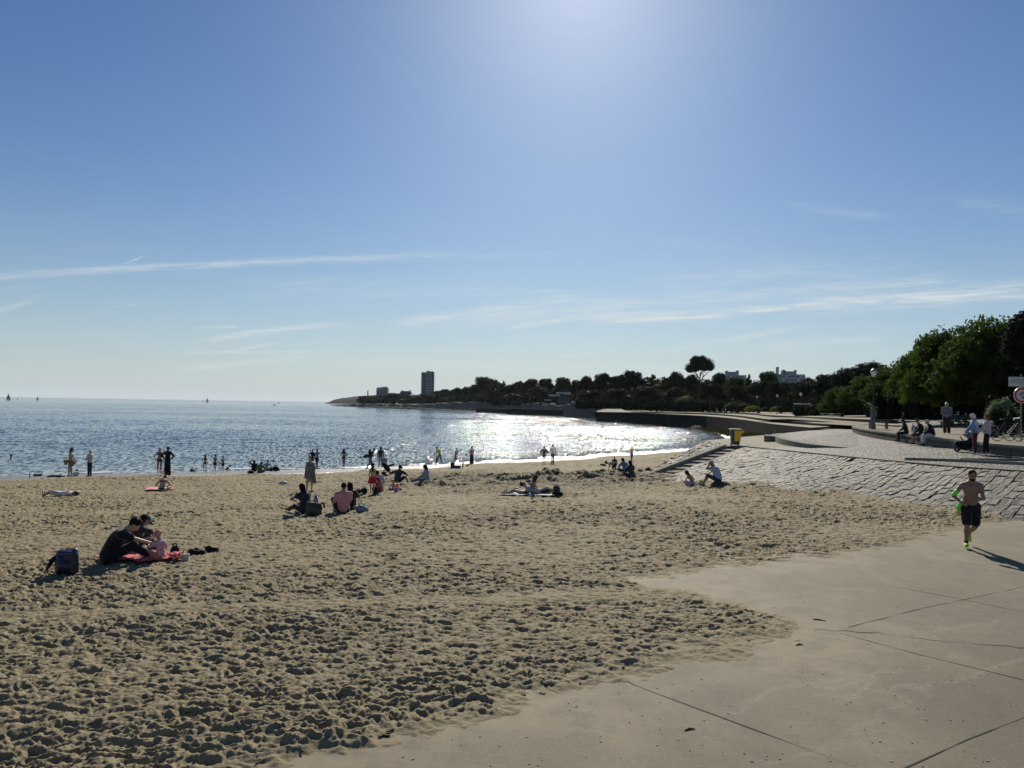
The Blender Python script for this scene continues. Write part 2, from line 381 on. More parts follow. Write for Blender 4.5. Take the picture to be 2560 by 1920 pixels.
def mat_cobble(name='cobble_paving', c1=(.038,.036,.031), c2=(.20,.188,.158), scale=5.0):
    m = bpy.data.materials.new(name); m.use_nodes = True; N = NT(m.node_tree); b = N.n['Principled BSDF']
    g = N.node('ShaderNodeNewGeometry'); P = g.outputs['Position']
    vo = N.node('ShaderNodeTexVoronoi'); vo.inputs['Scale'].default_value = scale; N.l.new(P, vo.inputs['Vector'])
    vd = N.node('ShaderNodeTexVoronoi', feature='DISTANCE_TO_EDGE'); vd.inputs['Scale'].default_value = scale; N.l.new(P, vd.inputs['Vector'])
    cc = N.node('ShaderNodeSeparateColor'); N.l.new(vo.outputs['Color'], cc.inputs[0])
    c = N.ramp(cc.outputs[0], [(0, c1), (1, c2)])
    c = N.mix(N.smooth(vd.outputs[0], .12, .0), c, tuple(x*.5 for x in c1)+(1,))
    c = N.mix(N.math('MULTIPLY', N.smooth(N.noise(P, .5, 4, .6), .45, .7), .5), c, (.17, .15, .11, 1))
    N.l.new(c, b.inputs['Base Color']); b.inputs['Roughness'].default_value = .7; b.inputs['Specular IOR Level'].default_value = .25
    bn = N.node('ShaderNodeBump'); bn.inputs['Distance'].default_value = .03
    N.l.new(N.smooth(vd.outputs[0], 0, .25), bn.inputs['Height']); N.l.new(bn.outputs[0], b.inputs['Normal'])
    return m
def mat_leaf(name, c1, c2, scale=.5, trans=.25):
    if name in MATS: return MATS[name]
    m = bpy.data.materials.new(name); m.use_nodes = True; N = NT(m.node_tree); b = N.n['Principled BSDF']
    g = N.node('ShaderNodeNewGeometry')
    oi = N.node('ShaderNodeObjectInfo')
    f = N.noise(g.outputs['Position'], scale, 4, .7)
    f = N.math('ADD', f, N.math('MULTIPLY_ADD', oi.outputs['Random'], .24, -.12))
    f = N.math('ADD', f, N.math('MULTIPLY_ADD', g.outputs['Random Per Island'], .36, -.18))
    c = N.ramp(f, [(.25, c1), (.75, c2)])
    N.l.new(c, b.inputs['Base Color']); b.inputs['Roughness'].default_value = .75; b.inputs['Specular IOR Level'].default_value = .05
    tr = N.node('ShaderNodeBsdfTranslucent'); N.l.new(N.mix(.5, c, (c2[0]*1.6, c2[1]*1.9, c2[2]*.6, 1)), tr.inputs[0])
    mx = N.node('ShaderNodeMixShader'); mx.inputs[0].default_value = trans
    out = N.n['Material Output']; N.l.new(b.outputs[0], mx.inputs[1]); N.l.new(tr.outputs[0], mx.inputs[2]); N.l.new(mx.outputs[0], out.inputs[0])
    MATS[name] = m; return m
# ================================================================== SETTING
def sdf_poly(X, Y, poly):
    """signed distance, positive inside"""
    d = np.full(X.shape, 1e9); ins = np.zeros(X.shape, bool); n = len(poly)
    for i in range(n):
        ax, ay = poly[i]; bx, by = poly[(i+1) % n]
        ex, ey = bx-ax, by-ay; wx, wy = X-ax, Y-ay
        t = np.clip((wx*ex+wy*ey)/(ex*ex+ey*ey), 0, 1)
        d = np.minimum(d, (wx-ex*t)**2+(wy-ey*t)**2)
        c = ((ay > Y) != (by > Y))
        with np.errstate(divide='ignore', invalid='ignore'):
            c &= X < (bx-ax)*(Y-ay)/((by-ay) if by != ay else 1e-9)+ax
        ins ^= c
    d = np.sqrt(d); return np.where(ins, d, -d)
def seg_dist(X, Y, pts):
    d = np.full(X.shape, 1e9)
    for (ax, ay), (bx, by) in zip(pts[:-1], pts[1:]):
        ex, ey = bx-ax, by-ay; t = np.clip(((X-ax)*ex+(Y-ay)*ey)/(ex*ex+ey*ey+1e-9), 0, 1)
        d = np.minimum(d, np.hypot(X-ax-ex*t, Y-ay-ey*t))
    return d
SLABP = [(2560,1303),(2440,1308),(2380,1330),(2290,1358),(2150,1382),(2000,1403),(1850,1420),(1720,1434),(1620,1452),(1640,1466),(1720,1474),(1790,1490),(1860,1512),(1940,1530),(2000,1552),(2040,1573),(1980,1592),(1900,1620),(1780,1650),(1640,1690),(1500,1722),(1350,1765),(1200,1815),(1050,1850),(900,1885),(760,1915),(600,1960),(380,2050)]
slab_poly = [(25.0, 21.5), (18, 21)]+[tuple(on_z(a, b)[:2]) for a, b in SLABP]+[(-2.5, 0.2), (25, 0.2)]
# --- sand
NR, NCc = 1700, 1250
yy = 3.0*np.exp(np.linspace(0, math.log(190/3.0), NR)); uu = np.linspace(-0.86, 0.80, NCc)
Y, U = np.meshgrid(yy, uu, indexing='ij'); X = U*(Y+1.5)
base = sand_base(X, Y); s = Y-shore_y(X)
Xw = X+fbm(X*1.1, Y*1.1, 2, 90)*.12+fbm(X*4.5, Y*4.5, 2, 95)*.055; Yw = Y+fbm(X*1.1+9, Y*1.1, 2, 91)*.12+fbm(X*4.5, Y*4.5+7, 2, 96)*.055
big = np.clip(.75+fbm(X*.18, Y*.25, 2, 55)*1.3, .25, 1.4)
Xs = Xw*.72; h = pits(Xs, Yw, .29, 1, .05, .10, 1.4)*.22*big+pits(Xs, Yw, .155, 11, .03, .062, 1.5)*.38+pits(Xs, Yw, .62, 21, .10, .19, 1.8)*.24*big
h += fbm(X*2.6, Y*5.2, 3, 40)*.042+fbm(X*.35, Y*.5, 2, 50)*.07+pits(X, Y, .09, 31, .022, .045)*.45
h += (0.5-np.abs(fbm(Xw*3.2, Yw*7.5, 4, 60)))*.125-.05
h += (0.5-np.abs(fbm(X*8, Y*11, 2, 64)))*.028
md = np.clip(.95+fbm(X*.16, Y*.22, 3, 58)*.8, .62, 1.2); tr1 = np.exp(-(seg_dist(X, Y, [(-14, 9), (-6, 10.5), (0, 11.6), (5, 12.4)])/.35)**2); md = md*(1-.6*tr1)
h *= (.78+np.clip((Y-9)/22, 0, 1)*.62)*md
sd = sdf_poly(X, Y, slab_poly)
edge = -sd+fbm(X*1.6, Y*1.6, 5, 70)*.42+fbm(X*7, Y*7, 3, 71)*.10
cover = np.clip(edge/0.55, 0, 1)
wet = np.clip((s+9+fbm(X*.25, Y*.25, 3, 80)*4)/5, 0, 1)
calm = 1-0.93*wet
swell = fbm(X*.05, Y*.12, 3, 101)*.22*np.clip((s+60)/20, 0, 1)*np.clip((-s-1)/6, 0, 1)
h = h*calm*np.clip(.35+.65*cover, 0, 1)+swell
# thin sand next to the slab stays above it, then dips under
Z = base+h*np.where(cover < 1, cover**.7, 1)+.045*np.clip(edge/.5, 0, 1)-.06*np.clip(-edge/.25, 0, 1)
def dab(px, py, rx, ry):
    p = on_sand(px, py); return np.exp(-(((X-p[0])/rx)**2+((Y-p[1])/ry)**2))
deb = np.clip(1.1*dab(1210,1195,7,4.5)+.9*dab(1330,1205,8,4)+.8*dab(1440,1200,8,4)+.9*dab(1110,1186,5,3)+.8*dab(1560,1190,6,5)+.6*dab(520,1188,9,1.5)+.4*dab(800,1190,10,2)+.5*dab(200,1205,10,2)+.5*dab(350,1195,8,2), 0, 1)
for a, b, r in ((1215,1197,9),(1330,1208,7),(1420,1196,6)):
    h2 = dab(a, b, r, 2.2); Z += h2*(fbm(X*.9, Y*.9, 4, 77)*.34+.06)
SANDZ = Z
me = grid_mesh('sand', X, Y, Z, {'wet': wet, 'debris': deb})
sand = link('sand', me, mat_sand(), smooth=True); setp(sand, kind='structure')
def sand_z(x, y):
    i = int(np.searchsorted(yy, y)); j = int(np.searchsorted(uu, x/(y+1.5))); a = max(2, int(.16/(.0025*y+.001))); b = max(2, int(.2/(.0014*y+.001)))
    w = SANDZ[max(i-a, 0):i+a+1, max(j-b, 0):j+b+1]; return float(np.percentile(w, 58)) if w.size else float(sand_base(x, y))
def on_sand2(px, py):
    d = ray(px, py); p = on_sand(px, py); z = p[2]
    for k in range(8):
        t = (z-CAM_H)/d[2]; z = .5*z+.5*sand_z(d[0]*t, d[1]*t)
    t = (z-CAM_H)/d[2]; return Vector((d[0]*t, d[1]*t, z))
# --- concrete slab (slipway) as a fine sheet with saw-cut joints and a crack
NX, NY = 700, 620
uy = np.linspace(0, 1, NY); gy = 0.5+21.5*uy**1.7; gx = np.linspace(-1, 1, NX)
Yg, Ug = np.meshgrid(gy, gx, indexing='ij'); Xg = np.where(Ug < 0, Ug*5, Ug*(Yg*.9+8))
J = lambda *p: [tuple(on_z(a, b)[:2]) for a, b in p]
joint = np.zeros_like(Xg)
joint_m = pmat('joint_dark', (.022,.02,.017), .9)
JB = MB()
def cut(pts, w, wig=0):
    P = [Vector((*q, 0)) for q in J(*pts)]; Q = []
    for a_, b_ in zip(P[:-1], P[1:]):
        n_ = max(6, int((b_-a_).length/.05))
        for i in range(n_): Q.append(a_.lerp(b_, i/n_))
    Q.append(P[-1]); x = np.array([q[0] for q in Q]); y = np.array([q[1] for q in Q])
    nx_ = fbm(x*3, y*3, 4, 5)*wig; ny_ = fbm(x*3+9, y*3, 4, 6)*wig; ww = w*np.clip(1+perlin(x*2.2, y*2.2, 44)*1.8, .25, 1.6)
    L = []; Rr = []
    for i, q in enumerate(Q):
        t = (Q[min(i+1, len(Q)-1)]-Q[max(i-1, 0)]).normalized(); nn = Vector((-t.y, t.x, 0)); c_ = Vector((q[0]+nx_[i], q[1]+ny_[i], 0.0025)); L.append(c_+nn*ww[i]/2); Rr.append(c_-nn*ww[i]/2)
    JB.wallstrip(Rr, L)
cut([(1560,1700),(1610,1722),(2160,1925),(2260,1960)], .012)
cut([(2040,1573),(2200,1583),(2350,1602),(2560,1619),(2800,1640)], .018, .10)
cut([(2100,1583),(2300,1637),(2560,1700),(2800,1760)], .011)
cut([(2240,1930),(2420,1848),(2570,1790),(2800,1700)], .010)
cut([(2120,1568),(2300,1522),(2560,1467),(2800,1420)], .012, .02)
cut([(2200,1460),(2400,1497),(2700,1560)], .010)
jo = JB.build('pavement_joint', joint_m); setp(jo, kind='structure')
scuff = np.zeros_like(Xg)
for pts in ([(1810,1790),(1930,1735),(2060,1712),(2230,1690),(2330,1660)],[(2140,1712),(2270,1745),(2240,1780),(2160,1830),(2140,1850),(2165,1880)],[(1760,1830),(1800,1850)],[(1860,1760),(1960,1720),(2130,1685)],[(2040,1745),(2200,1705)],[(2260,1735),(2420,1700),(2560,1640)],[(2150,1880),(2220,1910)],[(1900,1930),(2060,1880)],[(2300,1600),(2480,1550)]):
    d = seg_dist(Xg+fbm(Xg*1.5, Yg*1.5, 3, 15)*.25, Yg+fbm(Xg*1.5+4, Yg*1.5, 3, 16)*.25, J(*pts)); scuff = np.maximum(scuff, .8*np.exp(-(d/.03)**2))
sdd = sdf_poly(Xg, Yg, slab_poly); sandy = np.clip(1-sdd/2.6+fbm(Xg*.7, Yg*.7, 3, 19)*.9, 0, 1)*.9
sandy = np.maximum(sandy, .40*np.clip((Yg-9)/5, 0, 1))
keep = sdd > -.9
me = grid_mesh('slipway_slab', Xg, Yg, fbm(Xg*.5, Yg*.5, 2, 3)*.0015-.0015, {'joint': joint, 'scuff': scuff, 'sandy': sandy})
import bmesh
bm = bmesh.new(); bm.from_mesh(me); bm.verts.ensure_lookup_table(); kf = keep.reshape(-1)
bmesh.ops.delete(bm, geom=[v for v in bm.verts if not kf[v.index]], context='VERTS'); bm.to_mesh(me); bm.free()
setp(link('pavement', me, mat_slab(), smooth=True), kind='structure')
# a fine sheet of subsoil under everything near, so nothing hangs in the air
# --- sea
NRW, NCW = 1250, 1050
yw = 34*np.exp(np.linspace(0, math.log(900/34.), NRW)); yw = np.concatenate([yw, 900*np.exp(np.linspace(0, math.log(13000/900.), 60))[1:]])
uw = np.concatenate([[-3.5, -1.6], np.linspace(-.84, .62, NCW), [1.2, 2.2]])
Yw_, Uw_ = np.meshgrid(yw, uw, indexing='ij'); Xw_ = Uw_*Yw_
gust = np.clip(.8+fbm(Xw_*.012, Yw_*.02, 3, 201)*.9, .35, 1.4)
near = np.clip((320-Yw_)/200, 0, 1)
hw_ = fbm(Xw_*.16+.04*Yw_, Yw_*.33, 2, 202)*.15+perlin(Xw_*.55+1.5*perlin(Xw_*.3, Yw_*.3, 9), Yw_*.85, 203)*.105+near*perlin(Xw_*1.3, Yw_*1.7, 204)*.055+near*perlin(Xw_*2.9, Yw_*3.1, 205)*.024*np.clip((140-Yw_)/60, 0, 1)
shal = np.clip((Yw_-shore_y(Xw_))/14, .12, 1)
me = grid_mesh('sea', Xw_, Yw_, WATER_Z+hw_*gust*shal)
setp(link('water', me, mat_water(), smooth=True), kind='structure')
B = MB(); B.add([(-9100,-300,-5),(9100,-300,-5),(9100,13100,-5),(-9100,13100,-5)], [(0,1,2,3)])
setp(B.build('sea_bed', mat_stone('sea_bed', (.2,.18,.13), (.28,.25,.18))), kind='structure')
# small breaking wave and foam along the shore
def mat_foam():
    m = bpy.data.materials.new('foam'); m.use_nodes = True; N = NT(m.node_tree); b = N.n['Principled BSDF']
    b.inputs['Base Color'].default_value = (.7, .72, .72, 1); b.inputs['Roughness'].default_value = .35
    return m
xs = np.linspace(-70, 24, 900)
for k, (off, w, hh) in enumerate(((0.3, .38, .03), (2.4, .42, .05))):
    V = np.linspace(-1, 1, 7); Xf, Vf = np.meshgrid(xs, V, indexing='ij')
    ys = shore_y(Xf)+off+fbm(Xf*.12+k*9, Xf*0, 3, 33)*1.6+fbm(Xf*.8, Xf*0+k, 3, 34)*.35
    ww = w*np.clip(.30+fbm(Xf*.35+k*5, Xf*0, 4, 35)*2.2, 0.0, 1.4)
    me = grid_mesh('foam', Xf, ys+Vf*ww, WATER_Z+.004+hh*(1-Vf**2)*np.clip(ww/w, 0, 1))
    setp(link('surf_foam', me, mat_foam(), smooth=True), 'thin white line of foam washing along the waterline' if k == 0 else 'second broken line of foam just off the beach', 'foam', 'foam lines of small waves', 'stuff')
# --- stone revetment: ruled between the promenade edge and its toe in the sand
TP = [(2900,1212),(2560,1179),(2392,1168),(2225,1153),(2100,1141),(2000,1131),(1894,1120),(1860,1117),(1821,1113),(1768,1101)]
BP = [(2900,1345),(2560,1306),(2444,1292),(2286,1267),(2128,1247),(2020,1237),(1826,1222),(1740,1212),(1650,1203),(1585,1194)]
T3 = [on_prom(*p) for p in TP]; B3 = [on_sand(*p) for p in BP]
def resample(P, n, par=None):
    P = np.array([tuple(p) for p in P]); d = np.r_[0, np.cumsum(np.linalg.norm(np.diff(P, axis=0), axis=1))]
    t = np.linspace(0, d[-1], n); return np.stack([np.interp(t, d, P[:, i]) for i in range(3)], 1), d[-1]
def ctl(P, n):
    P = np.array([tuple(p) for p in P]); t = np.linspace(0, len(P)-1, n); return np.stack([np.interp(t, range(len(P)), P[:, i]) for i in range(3)], 1)
NU, NV = 1500, 420
Tc = ctl(T3, NU); Bc = ctl(B3, NU)
Bc = Bc+(Bc-Tc)*0.12; Bc[:, 2] -= .10
v = np.linspace(0, 1, NV)[None, :, None]
S = Tc[:, None, :]*(1-v)+Bc[:, None, :]*v
Xr, Yr, Zr = S[..., 0], S[..., 1], S[..., 2]
# stairs axis
st_top = (T3[7]+T3[8])*.5; st_bot = on_sand(1610,1199)
ax = Vector((st_bot[0]-st_top[0], st_bot[1]-st_top[1], 0)); AL = ax.length; ax.normalize(); nx = Vector((-ax[1], ax[0], 0))
rel_a = (Xr-st_top[0])*ax[0]+(Yr-st_top[1])*ax[1]; rel_n = (Xr-st_top[0])*nx[0]+(Yr-st_top[1])*nx[1]
# stones in a bond that runs along the axis frame
AZ_ = R(60); pa = -(Xr-st_top[0])*math.sin(AZ_)-(Yr-st_top[1])*math.cos(AZ_); pn_ = (Xr-st_top[0])*math.cos(AZ_)-(Yr-st_top[1])*math.sin(AZ_)
a_ = pa+fbm(Xr*.3, Yr*.3, 2, 8)*.25+fbm(Xr*2, Yr*2, 2, 18)*.05; n_ = pn_+fbm(Xr*.22+5, Yr*.22, 2, 9)*.5+fbm(Xr*2, Yr*2, 2, 28)*.05
rowh = .31; row = np.floor(n_/rowh); 
lw = .37; sx_ = a_/lw+hsh(row, row*0, 4)*1.0
sx_ += .35*perlin(sx_*.9, row*1.7, 3)
cc = np.floor(sx_); fu = sx_-cc; fv = n_/rowh-row
r1 = hsh(cc, row, 1); r2 = hsh(cc, row, 2); r3 = hsh(cc, row, 3)
e = np.minimum(np.minimum(fu, 1-fu)*lw, np.minimum(fv, 1-fv)*rowh)
st = np.clip(e/.018, 0, 1); st = st*st*(3-2*st)
hstone = st*(.018+.034*r1)+(fu-.5)*(r2-.5)*.045+(fv-.5)*(r3-.5)*.045+fbm(Xr*4, Yr*4, 3, 12)*.022
miss = (r1 > .985); hstone = np.where(miss, -.07+fbm(Xr*5, Yr*5, 2, 1)*.03, hstone)
vv = np.broadcast_to(np.linspace(0, 1, NV)[None], Xr.shape)
sandc = np.clip((vv-.86+fbm(Xr*.6, Yr*.6, 3, 66)*.10)/.12, 0, 1)
sandc = np.maximum(sandc, .9*np.clip(fbm(Xr*.45+7, Yr*.45, 3, 61)*2.2-.55, 0, 1)*np.clip((vv-.1)*3, 0, 1))
hstone = hstone*np.where(rel_n < -.75, 2.0, 1.0); hs = hstone*(1-sandc)+sandc*(.03+fbm(Xr*3, Yr*5, 3, 13)*.02)
undul = fbm(Xr*.25, Yr*.25, 2, 31)*.16*np.sin(np.pi*np.clip(vv, 0, 1))
lip = np.clip(vv/.015, 0, 1)
W_ST = .62
tr = (np.abs(rel_n) < W_ST+.20) & (rel_a > -.3) & (rel_a < AL+3.0)
Zr2 = Zr+(hs+undul)*lip-.03
Zr2 = np.where(tr, Zr2-.55, Zr2)
me = grid_mesh('revetment', Xr, Yr, Zr2, {'tone': np.where(miss, .0, .25+.75*r2), 'joint': 1-st, 'sandc': np.where(rel_n < -.75, sandc*.25, sandc)})
def mat_rev():
    m = bpy.data.materials.new('revetment_stone'); m.use_nodes = True; N = NT(m.node_tree); b = N.n['Principled BSDF']
    g = N.node('ShaderNodeNewGeometry'); P = g.outputs['Position']; A = lambda k: N.node('ShaderNodeAttribute', attribute_name=k).outputs['Fac']
    c = N.ramp(A('tone'), [(0, (.058,.053,.042)), (.5, (.128,.118,.094)), (1, (.205,.190,.152))])
    c = N.mix(.5, c, N.ramp(N.noise(P, 3.5, 6, .75), [(.3, (.065,.058,.045)), (.7, (.185,.170,.135))]))
    oc = N.math('MULTIPLY', N.smooth(N.noise(P, .35, 3, .5), .58, .72), .7)
    c = N.mix(oc, c, (.19, .138, .07, 1))
    c = N.mix(N.math('MULTIPLY', A('joint'), .6), c, (.05, .048, .035, 1))
    ms = N.math('MULTIPLY', N.smooth(N.noise(P, 1.6, 5, .7), .58, .7), .6)
    c = N.mix(ms, c, (.10, .105, .045, 1))
    c = N.mix(A('sandc'), c, (.24, .195, .122, 1))
    N.l.new(c, b.inputs['Base Color']); b.inputs['Roughness'].default_value = .75; b.inputs['Specular IOR Level'].default_value = .3
    bn = N.node('ShaderNodeBump'); bn.inputs['Distance'].default_value = .02
    N.l.new(N.noise(P, 18, 5, .7), bn.inputs['Height']); N.l.new(bn.outputs[0], b.inputs['Normal'])
    return m
o = link('stone_revetment', me, mat_rev()); setp(o, 'sloping bank of rough grey paving stones between beach and promenade', 'sea wall')
# skirts: far end of the bank down to the beach
B = MB(); endT = Vector(T3[-1]); endB = Vector(Bc[-1].tolist())
n = 24; pts = [endT.lerp(endB, i/(n-1)) for i in range(n)]
B.wallstrip([p+Vector((.15, .6, -3.2)) for p in pts], [p+Vector((0, 0, .03)) for p in pts]); B.build('end_wall', mat_masonry('rough_wall', (.20,.185,.15), (.30,.28,.23), .6, .3), o)
# stone steps in the trench
stone_p = mat_stone('pale_stone', (.19,.178,.145), (.29,.27,.225), scale=1.5); 
NS = 11; steps = empty('stone_steps', st_top, math.atan2(ax[1], ax[0]), label='narrow straight stone stair cut into the sloping bank below the bin', cat='steps')
zt, zb = st_top[2], st_bot[2]-.12
for i in range(NS):
    B = MB(); L = AL/NS+.02; z = (zt-.14)+(zb-zt)*(i+.55)/NS-zt
    B.box((AL*(i+.5)/NS, 0, z-.2), (L, 2*W_ST, .4)); B.build('step', stone_p, steps, bevel=.012)
for sgn in (-1, 1):
    B = MB(); ww = .22; y0 = sgn*(W_ST+ww/2+.003); n = 14; P = []
    for i in range(n+1):
        t = i/n; P.append((AL*t, (zb-zt)*t+.06))
    vs = []; 
    for (a, z) in P:
        for dy in (-ww/2, ww/2):
            vs += [(a, y0+dy, z-.75), (a, y0+dy, z)]
    fs = []
    for i in range(n):
        k = 4*i; fs += [(k+1, k+3, k+7, k+5), (k, k+1, k+5, k+4), (k+3, k+2, k+6, k+7), (k+2, k, k+4, k+6)]
    fs += [(0,2,3,1), (4*n, 4*n+1, 4*n+3, 4*n+2)]
    B.add(vs, fs); B.build('side_curb', stone_p, steps)
# --- promenade paving
cob = mat_cobble(); conc = mat_stone('pale_concrete', (.26,.24,.188), (.37,.34,.272), scale=.8, bump=.004)
far_edge = [on_prom(*p) for p in ((1768,1101),(1850,1093),(1926,1086.5),(2016,1077),(2084,1073))]
def plane_poly(name, pts, mat, dz=0, skirt=1.2, **kw):
    B = MB(); n = len(pts); top = [Vector((p[0], p[1], p[2]+dz)) for p in pts]
    B.add(top, [tuple(range(n))]); 
    if skirt: B.add(top+[p-Vector((0, 0, skirt)) for p in top], [(i, n+i, n+(i+1) % n, (i+1) % n) for i in range(n)])
    return setp(B.build(name, mat), **kw)
pz = lambda x, y: Vector((x, y, prom_z(x, y)))
prom_pts = [Vector(p) for p in T3]+far_edge[1:]+[pz(40, 70), pz(75, 60), pz(75, 8), pz(22, 8)]
plane_poly('promenade', prom_pts, cob, kind='structure')
apron = [on_prom(*p) for p in ((1768,1101),(1821,1113),(1860,1117),(1894,1119.5),(2000,1117),(2075,1117),(2150,1116.5),(2075,1110),(2000,1098),(1960,1085),(1926,1086.5),(1850,1093))]
plane_poly('footpath', apron, conc, dz=.006, skirt=0, kind='structure')
# coping along the slope top
def ribbon(name, pts, w, hgt, mat, side=1, **kw):
    B = MB(); P = [Vector(p) for p in pts]; n = len(P); L = []; Rr = []
    for i, p in enumerate(P):
        t = (P[min(i+1, n-1)]-P[max(i-1, 0)]); t.z = 0; t.normalize(); nn = Vector((t.y, -t.x, 0))*side
        L.append(p); q = p+nn*w; Rr.append(q)
    up = Vector((0, 0, hgt)); dn = Vector((0, 0, -.5))
    B.wallstrip([p+dn for p in L], [p+up for p in L]); B.wallstrip([p+up for p in L], [p+up for p in Rr]); B.wallstrip([p+up for p in Rr], [p+dn for p in Rr])
    for i in (0, n-1): B.add([L[i]+dn, L[i]+up, Rr[i]+up, Rr[i]+dn], [(0,1,2,3)])
    return setp(B.build(name, mat), **kw)
def smooth_pts(P, n=60):
    P = [Vector(p) for p in P]; out = []; m = len(P)-1
    for i in range(n+1):
        t = i/n*m; k = min(int(t), m-1); f = t-k
        p0, p1, p2, p3 = P[max(k-1, 0)], P[k], P[k+1], P[min(k+2, m)]
        out.append(.5*((2*p1)+(-p0+p2)*f+(2*p0-5*p1+4*p2-p3)*f*f+(-p0+3*p1-3*p2+p3)*f**3))
    return out
ribbon('kerb', T3[:8], .32, .035, stone_p, 1, label='pale stone coping running along the top of the sloping bank', cat='kerb')
ribbon('kerb', [on_prom(a, b) for a, b in ((2900,1190),(2560,1163),(2400,1155),(2262,1150))], .16, .10, stone_p, 1, label='low straight stone kerb nearest the top of the bank at the right', cat='kerb')
ribbon('kerb', [on_prom(a, b) for a, b in ((2900,1166),(2560,1153),(2400,1151.5))], .14, .09, stone_p, 1, label='shorter stone kerb behind, on the cobbled promenade at the right', cat='kerb')
# raised cobbled half-round with its low wall
arc_b = [(1949,1083),(1932,1085),(1928,1089),(1932,1096),(1944,1102),(1971,1107.7),(2016,1114.5),(2062,1117.5),(2102,1118)]
arc_z = [1.22,1.22,1.22,1.21,1.20,1.17,1.12,1.07,1.05]
W1 = [Vector((*on_z(a, b-12*(1-i/8.)**.6 if i > 2 else b, z)[:2], z)) for i, ((a, b), z) in enumerate(zip(arc_b, arc_z))]
W1 = smooth_pts(W1, 50)
inner = []
for i, p in enumerate(W1):
    t = W1[min(i+1, 50)]-W1[max(i-1, 0)]; t.z = 0; t.normalize(); inner.append(p+Vector((-t.y, t.x, 0))*.45)
B = MB(); B.wallstrip([p-Vector((0, 0, .75)) for p in W1], W1); B.wallstrip(W1, inner)
B.wallstrip(inner, [p-Vector((0, 0, .75)) for p in inner])
wall_m = mat_masonry('wall_stone', (.13,.123,.105), (.21,.198,.17), .75, .22)
setp(B.build('low_wall', stone_p), 'low curved stone wall edging the raised cobbled half-round', 'wall')
B = MB(); back = [on_prom(2140,1090)+Vector((0,0,.01)), on_prom(2150,1080)+Vector((0,0,.01)), on_prom(2040,1076.5)+Vector((0, 0, .01))]
ring = [p-Vector((0, 0, .012)) for p in inner]+[on_prom(2146,1112)+Vector((0, 0, .01))]+back
c0 = Vector((sum(p[0] for p in ring)/len(ring), sum(p[1] for p in ring)/len(ring), 1.19))
B.add([c0]+ring, [(0, i+1, (i+1) % len(ring)+1) for i in range(len(ring))])
setp(B.build('pavement_raised', cob), kind='structure')
# --- raised terrace with retaining wall people sit on
TZ = 1.74
tb = [(2900,1165),(2560,1142),(2478,1136),(2388,1122.7),(2320,1116),(2236,1103.5),(2195,1097),(2165,1091),(2146,1086)]
tbase = smooth_pts([on_prom(*p) for p in tb]+[on_prom(2146,1080)+Vector((.1, 1.2, 0)), on_prom(2165,1075)+Vector((1.0, 3.0, 0))], 70)
ttop = [Vector((p[0], p[1], TZ)) for p in tbase]
B = MB(); B.wallstrip([p-Vector((0, 0, .3)) for p in tbase], [p-Vector((0,0,.10)) for p in ttop]); tw = setp(B.build('terrace_wall', wall_m), 'curved stone retaining wall at seat height with people sitting on it', 'wall')
tin = []
for i, p in enumerate(ttop):
    t = ttop[min(i+1, 70)]-ttop[max(i-1, 0)]; t.z = 0; t.normalize(); tin.append((p, Vector((t.y, -t.x, 0))))
B = MB(); o1 = [p-n*.04+Vector((0,0,-.10)) for p, n in tin]; o2 = [p-n*.04 for p, n in tin]; o3 = [p+n*.40 for p, n in tin]
B.wallstrip(o1, o2); B.wallstrip(o2, o3); B.wallstrip([p+n*.1+Vector((0,0,-.1)) for p, n in tin], o1); B.build('coping', stone_p, tw)
gravel = mat_stone('gravel', (.21,.185,.14), (.30,.27,.21), scale=3)
B = MB(); ring = [Vector((p[0], p[1], TZ-.012)) for p in o3]+[Vector((x, y, TZ-.012)) for x, y in ((27.5, 60), (27.5, 70), (33, 76), (36, 110), (120, 110), (120, 20))]
B.add(ring, [tuple(range(len(ring)))]); setp(B.build('terrace_ground', gravel), kind='structure')
# --- quay wall of the bay, walkways and park walls behind it
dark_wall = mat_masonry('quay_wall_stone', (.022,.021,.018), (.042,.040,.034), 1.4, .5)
Q = [(2084,1074,62),(2016,1068,72),(1926,1059,95),(1860,1049.5,125),(1813,1044,150),(1750,1039,185),(1679,1035.5,207),(1587,1031,237),(1491,1029.7,262)]
Q3 = smooth_pts([on_y(*q) for q in Q], 60)
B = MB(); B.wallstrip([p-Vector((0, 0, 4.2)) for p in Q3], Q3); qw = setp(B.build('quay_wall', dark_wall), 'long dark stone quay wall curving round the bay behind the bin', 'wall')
W1P = [(2240,1075,58),(2174,1071,64.6),(2100,1067.5,71),(2039,1064.7,79),(1926,1054.6,108),(1836,1042,166),(1760,1036.5,215),(1650,1033,262),(1600,1031,285)]
W2P = [(2300,1063,68),(2174,1057.3,77),(2100,1053,88),(2039,1049,102),(1926,1042,142),(1858,1034.8,218),(1760,1031,262),(1650,1028.5,300)]
w1 = smooth_pts([on_y(*q) for q in W1P], 60); w2 = smooth_pts([on_y(*q) for q in W2P], 60)
w1t = [p+Vector((0, 0, .36)) for p in w1]; w2t = [p+Vector((0, 0, .36-.06*i/60)) for i, p in enumerate(w2)]
B = MB(); B.wallstrip(Q3, w1); setp(B.build('footpath_quay', conc), kind='structure')
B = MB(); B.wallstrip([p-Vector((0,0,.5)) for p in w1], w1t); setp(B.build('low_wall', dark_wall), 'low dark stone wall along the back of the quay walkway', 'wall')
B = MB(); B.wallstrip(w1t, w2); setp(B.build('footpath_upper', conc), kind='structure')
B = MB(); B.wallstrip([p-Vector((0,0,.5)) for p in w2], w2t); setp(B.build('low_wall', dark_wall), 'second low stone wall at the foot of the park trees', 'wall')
B = MB(); B.wallstrip(w2t, [p+Vector((p[0]*.12+10, p[1]*.10+8, .25)) for p in w2t]); setp(B.build('path_park', conc), kind='structure')
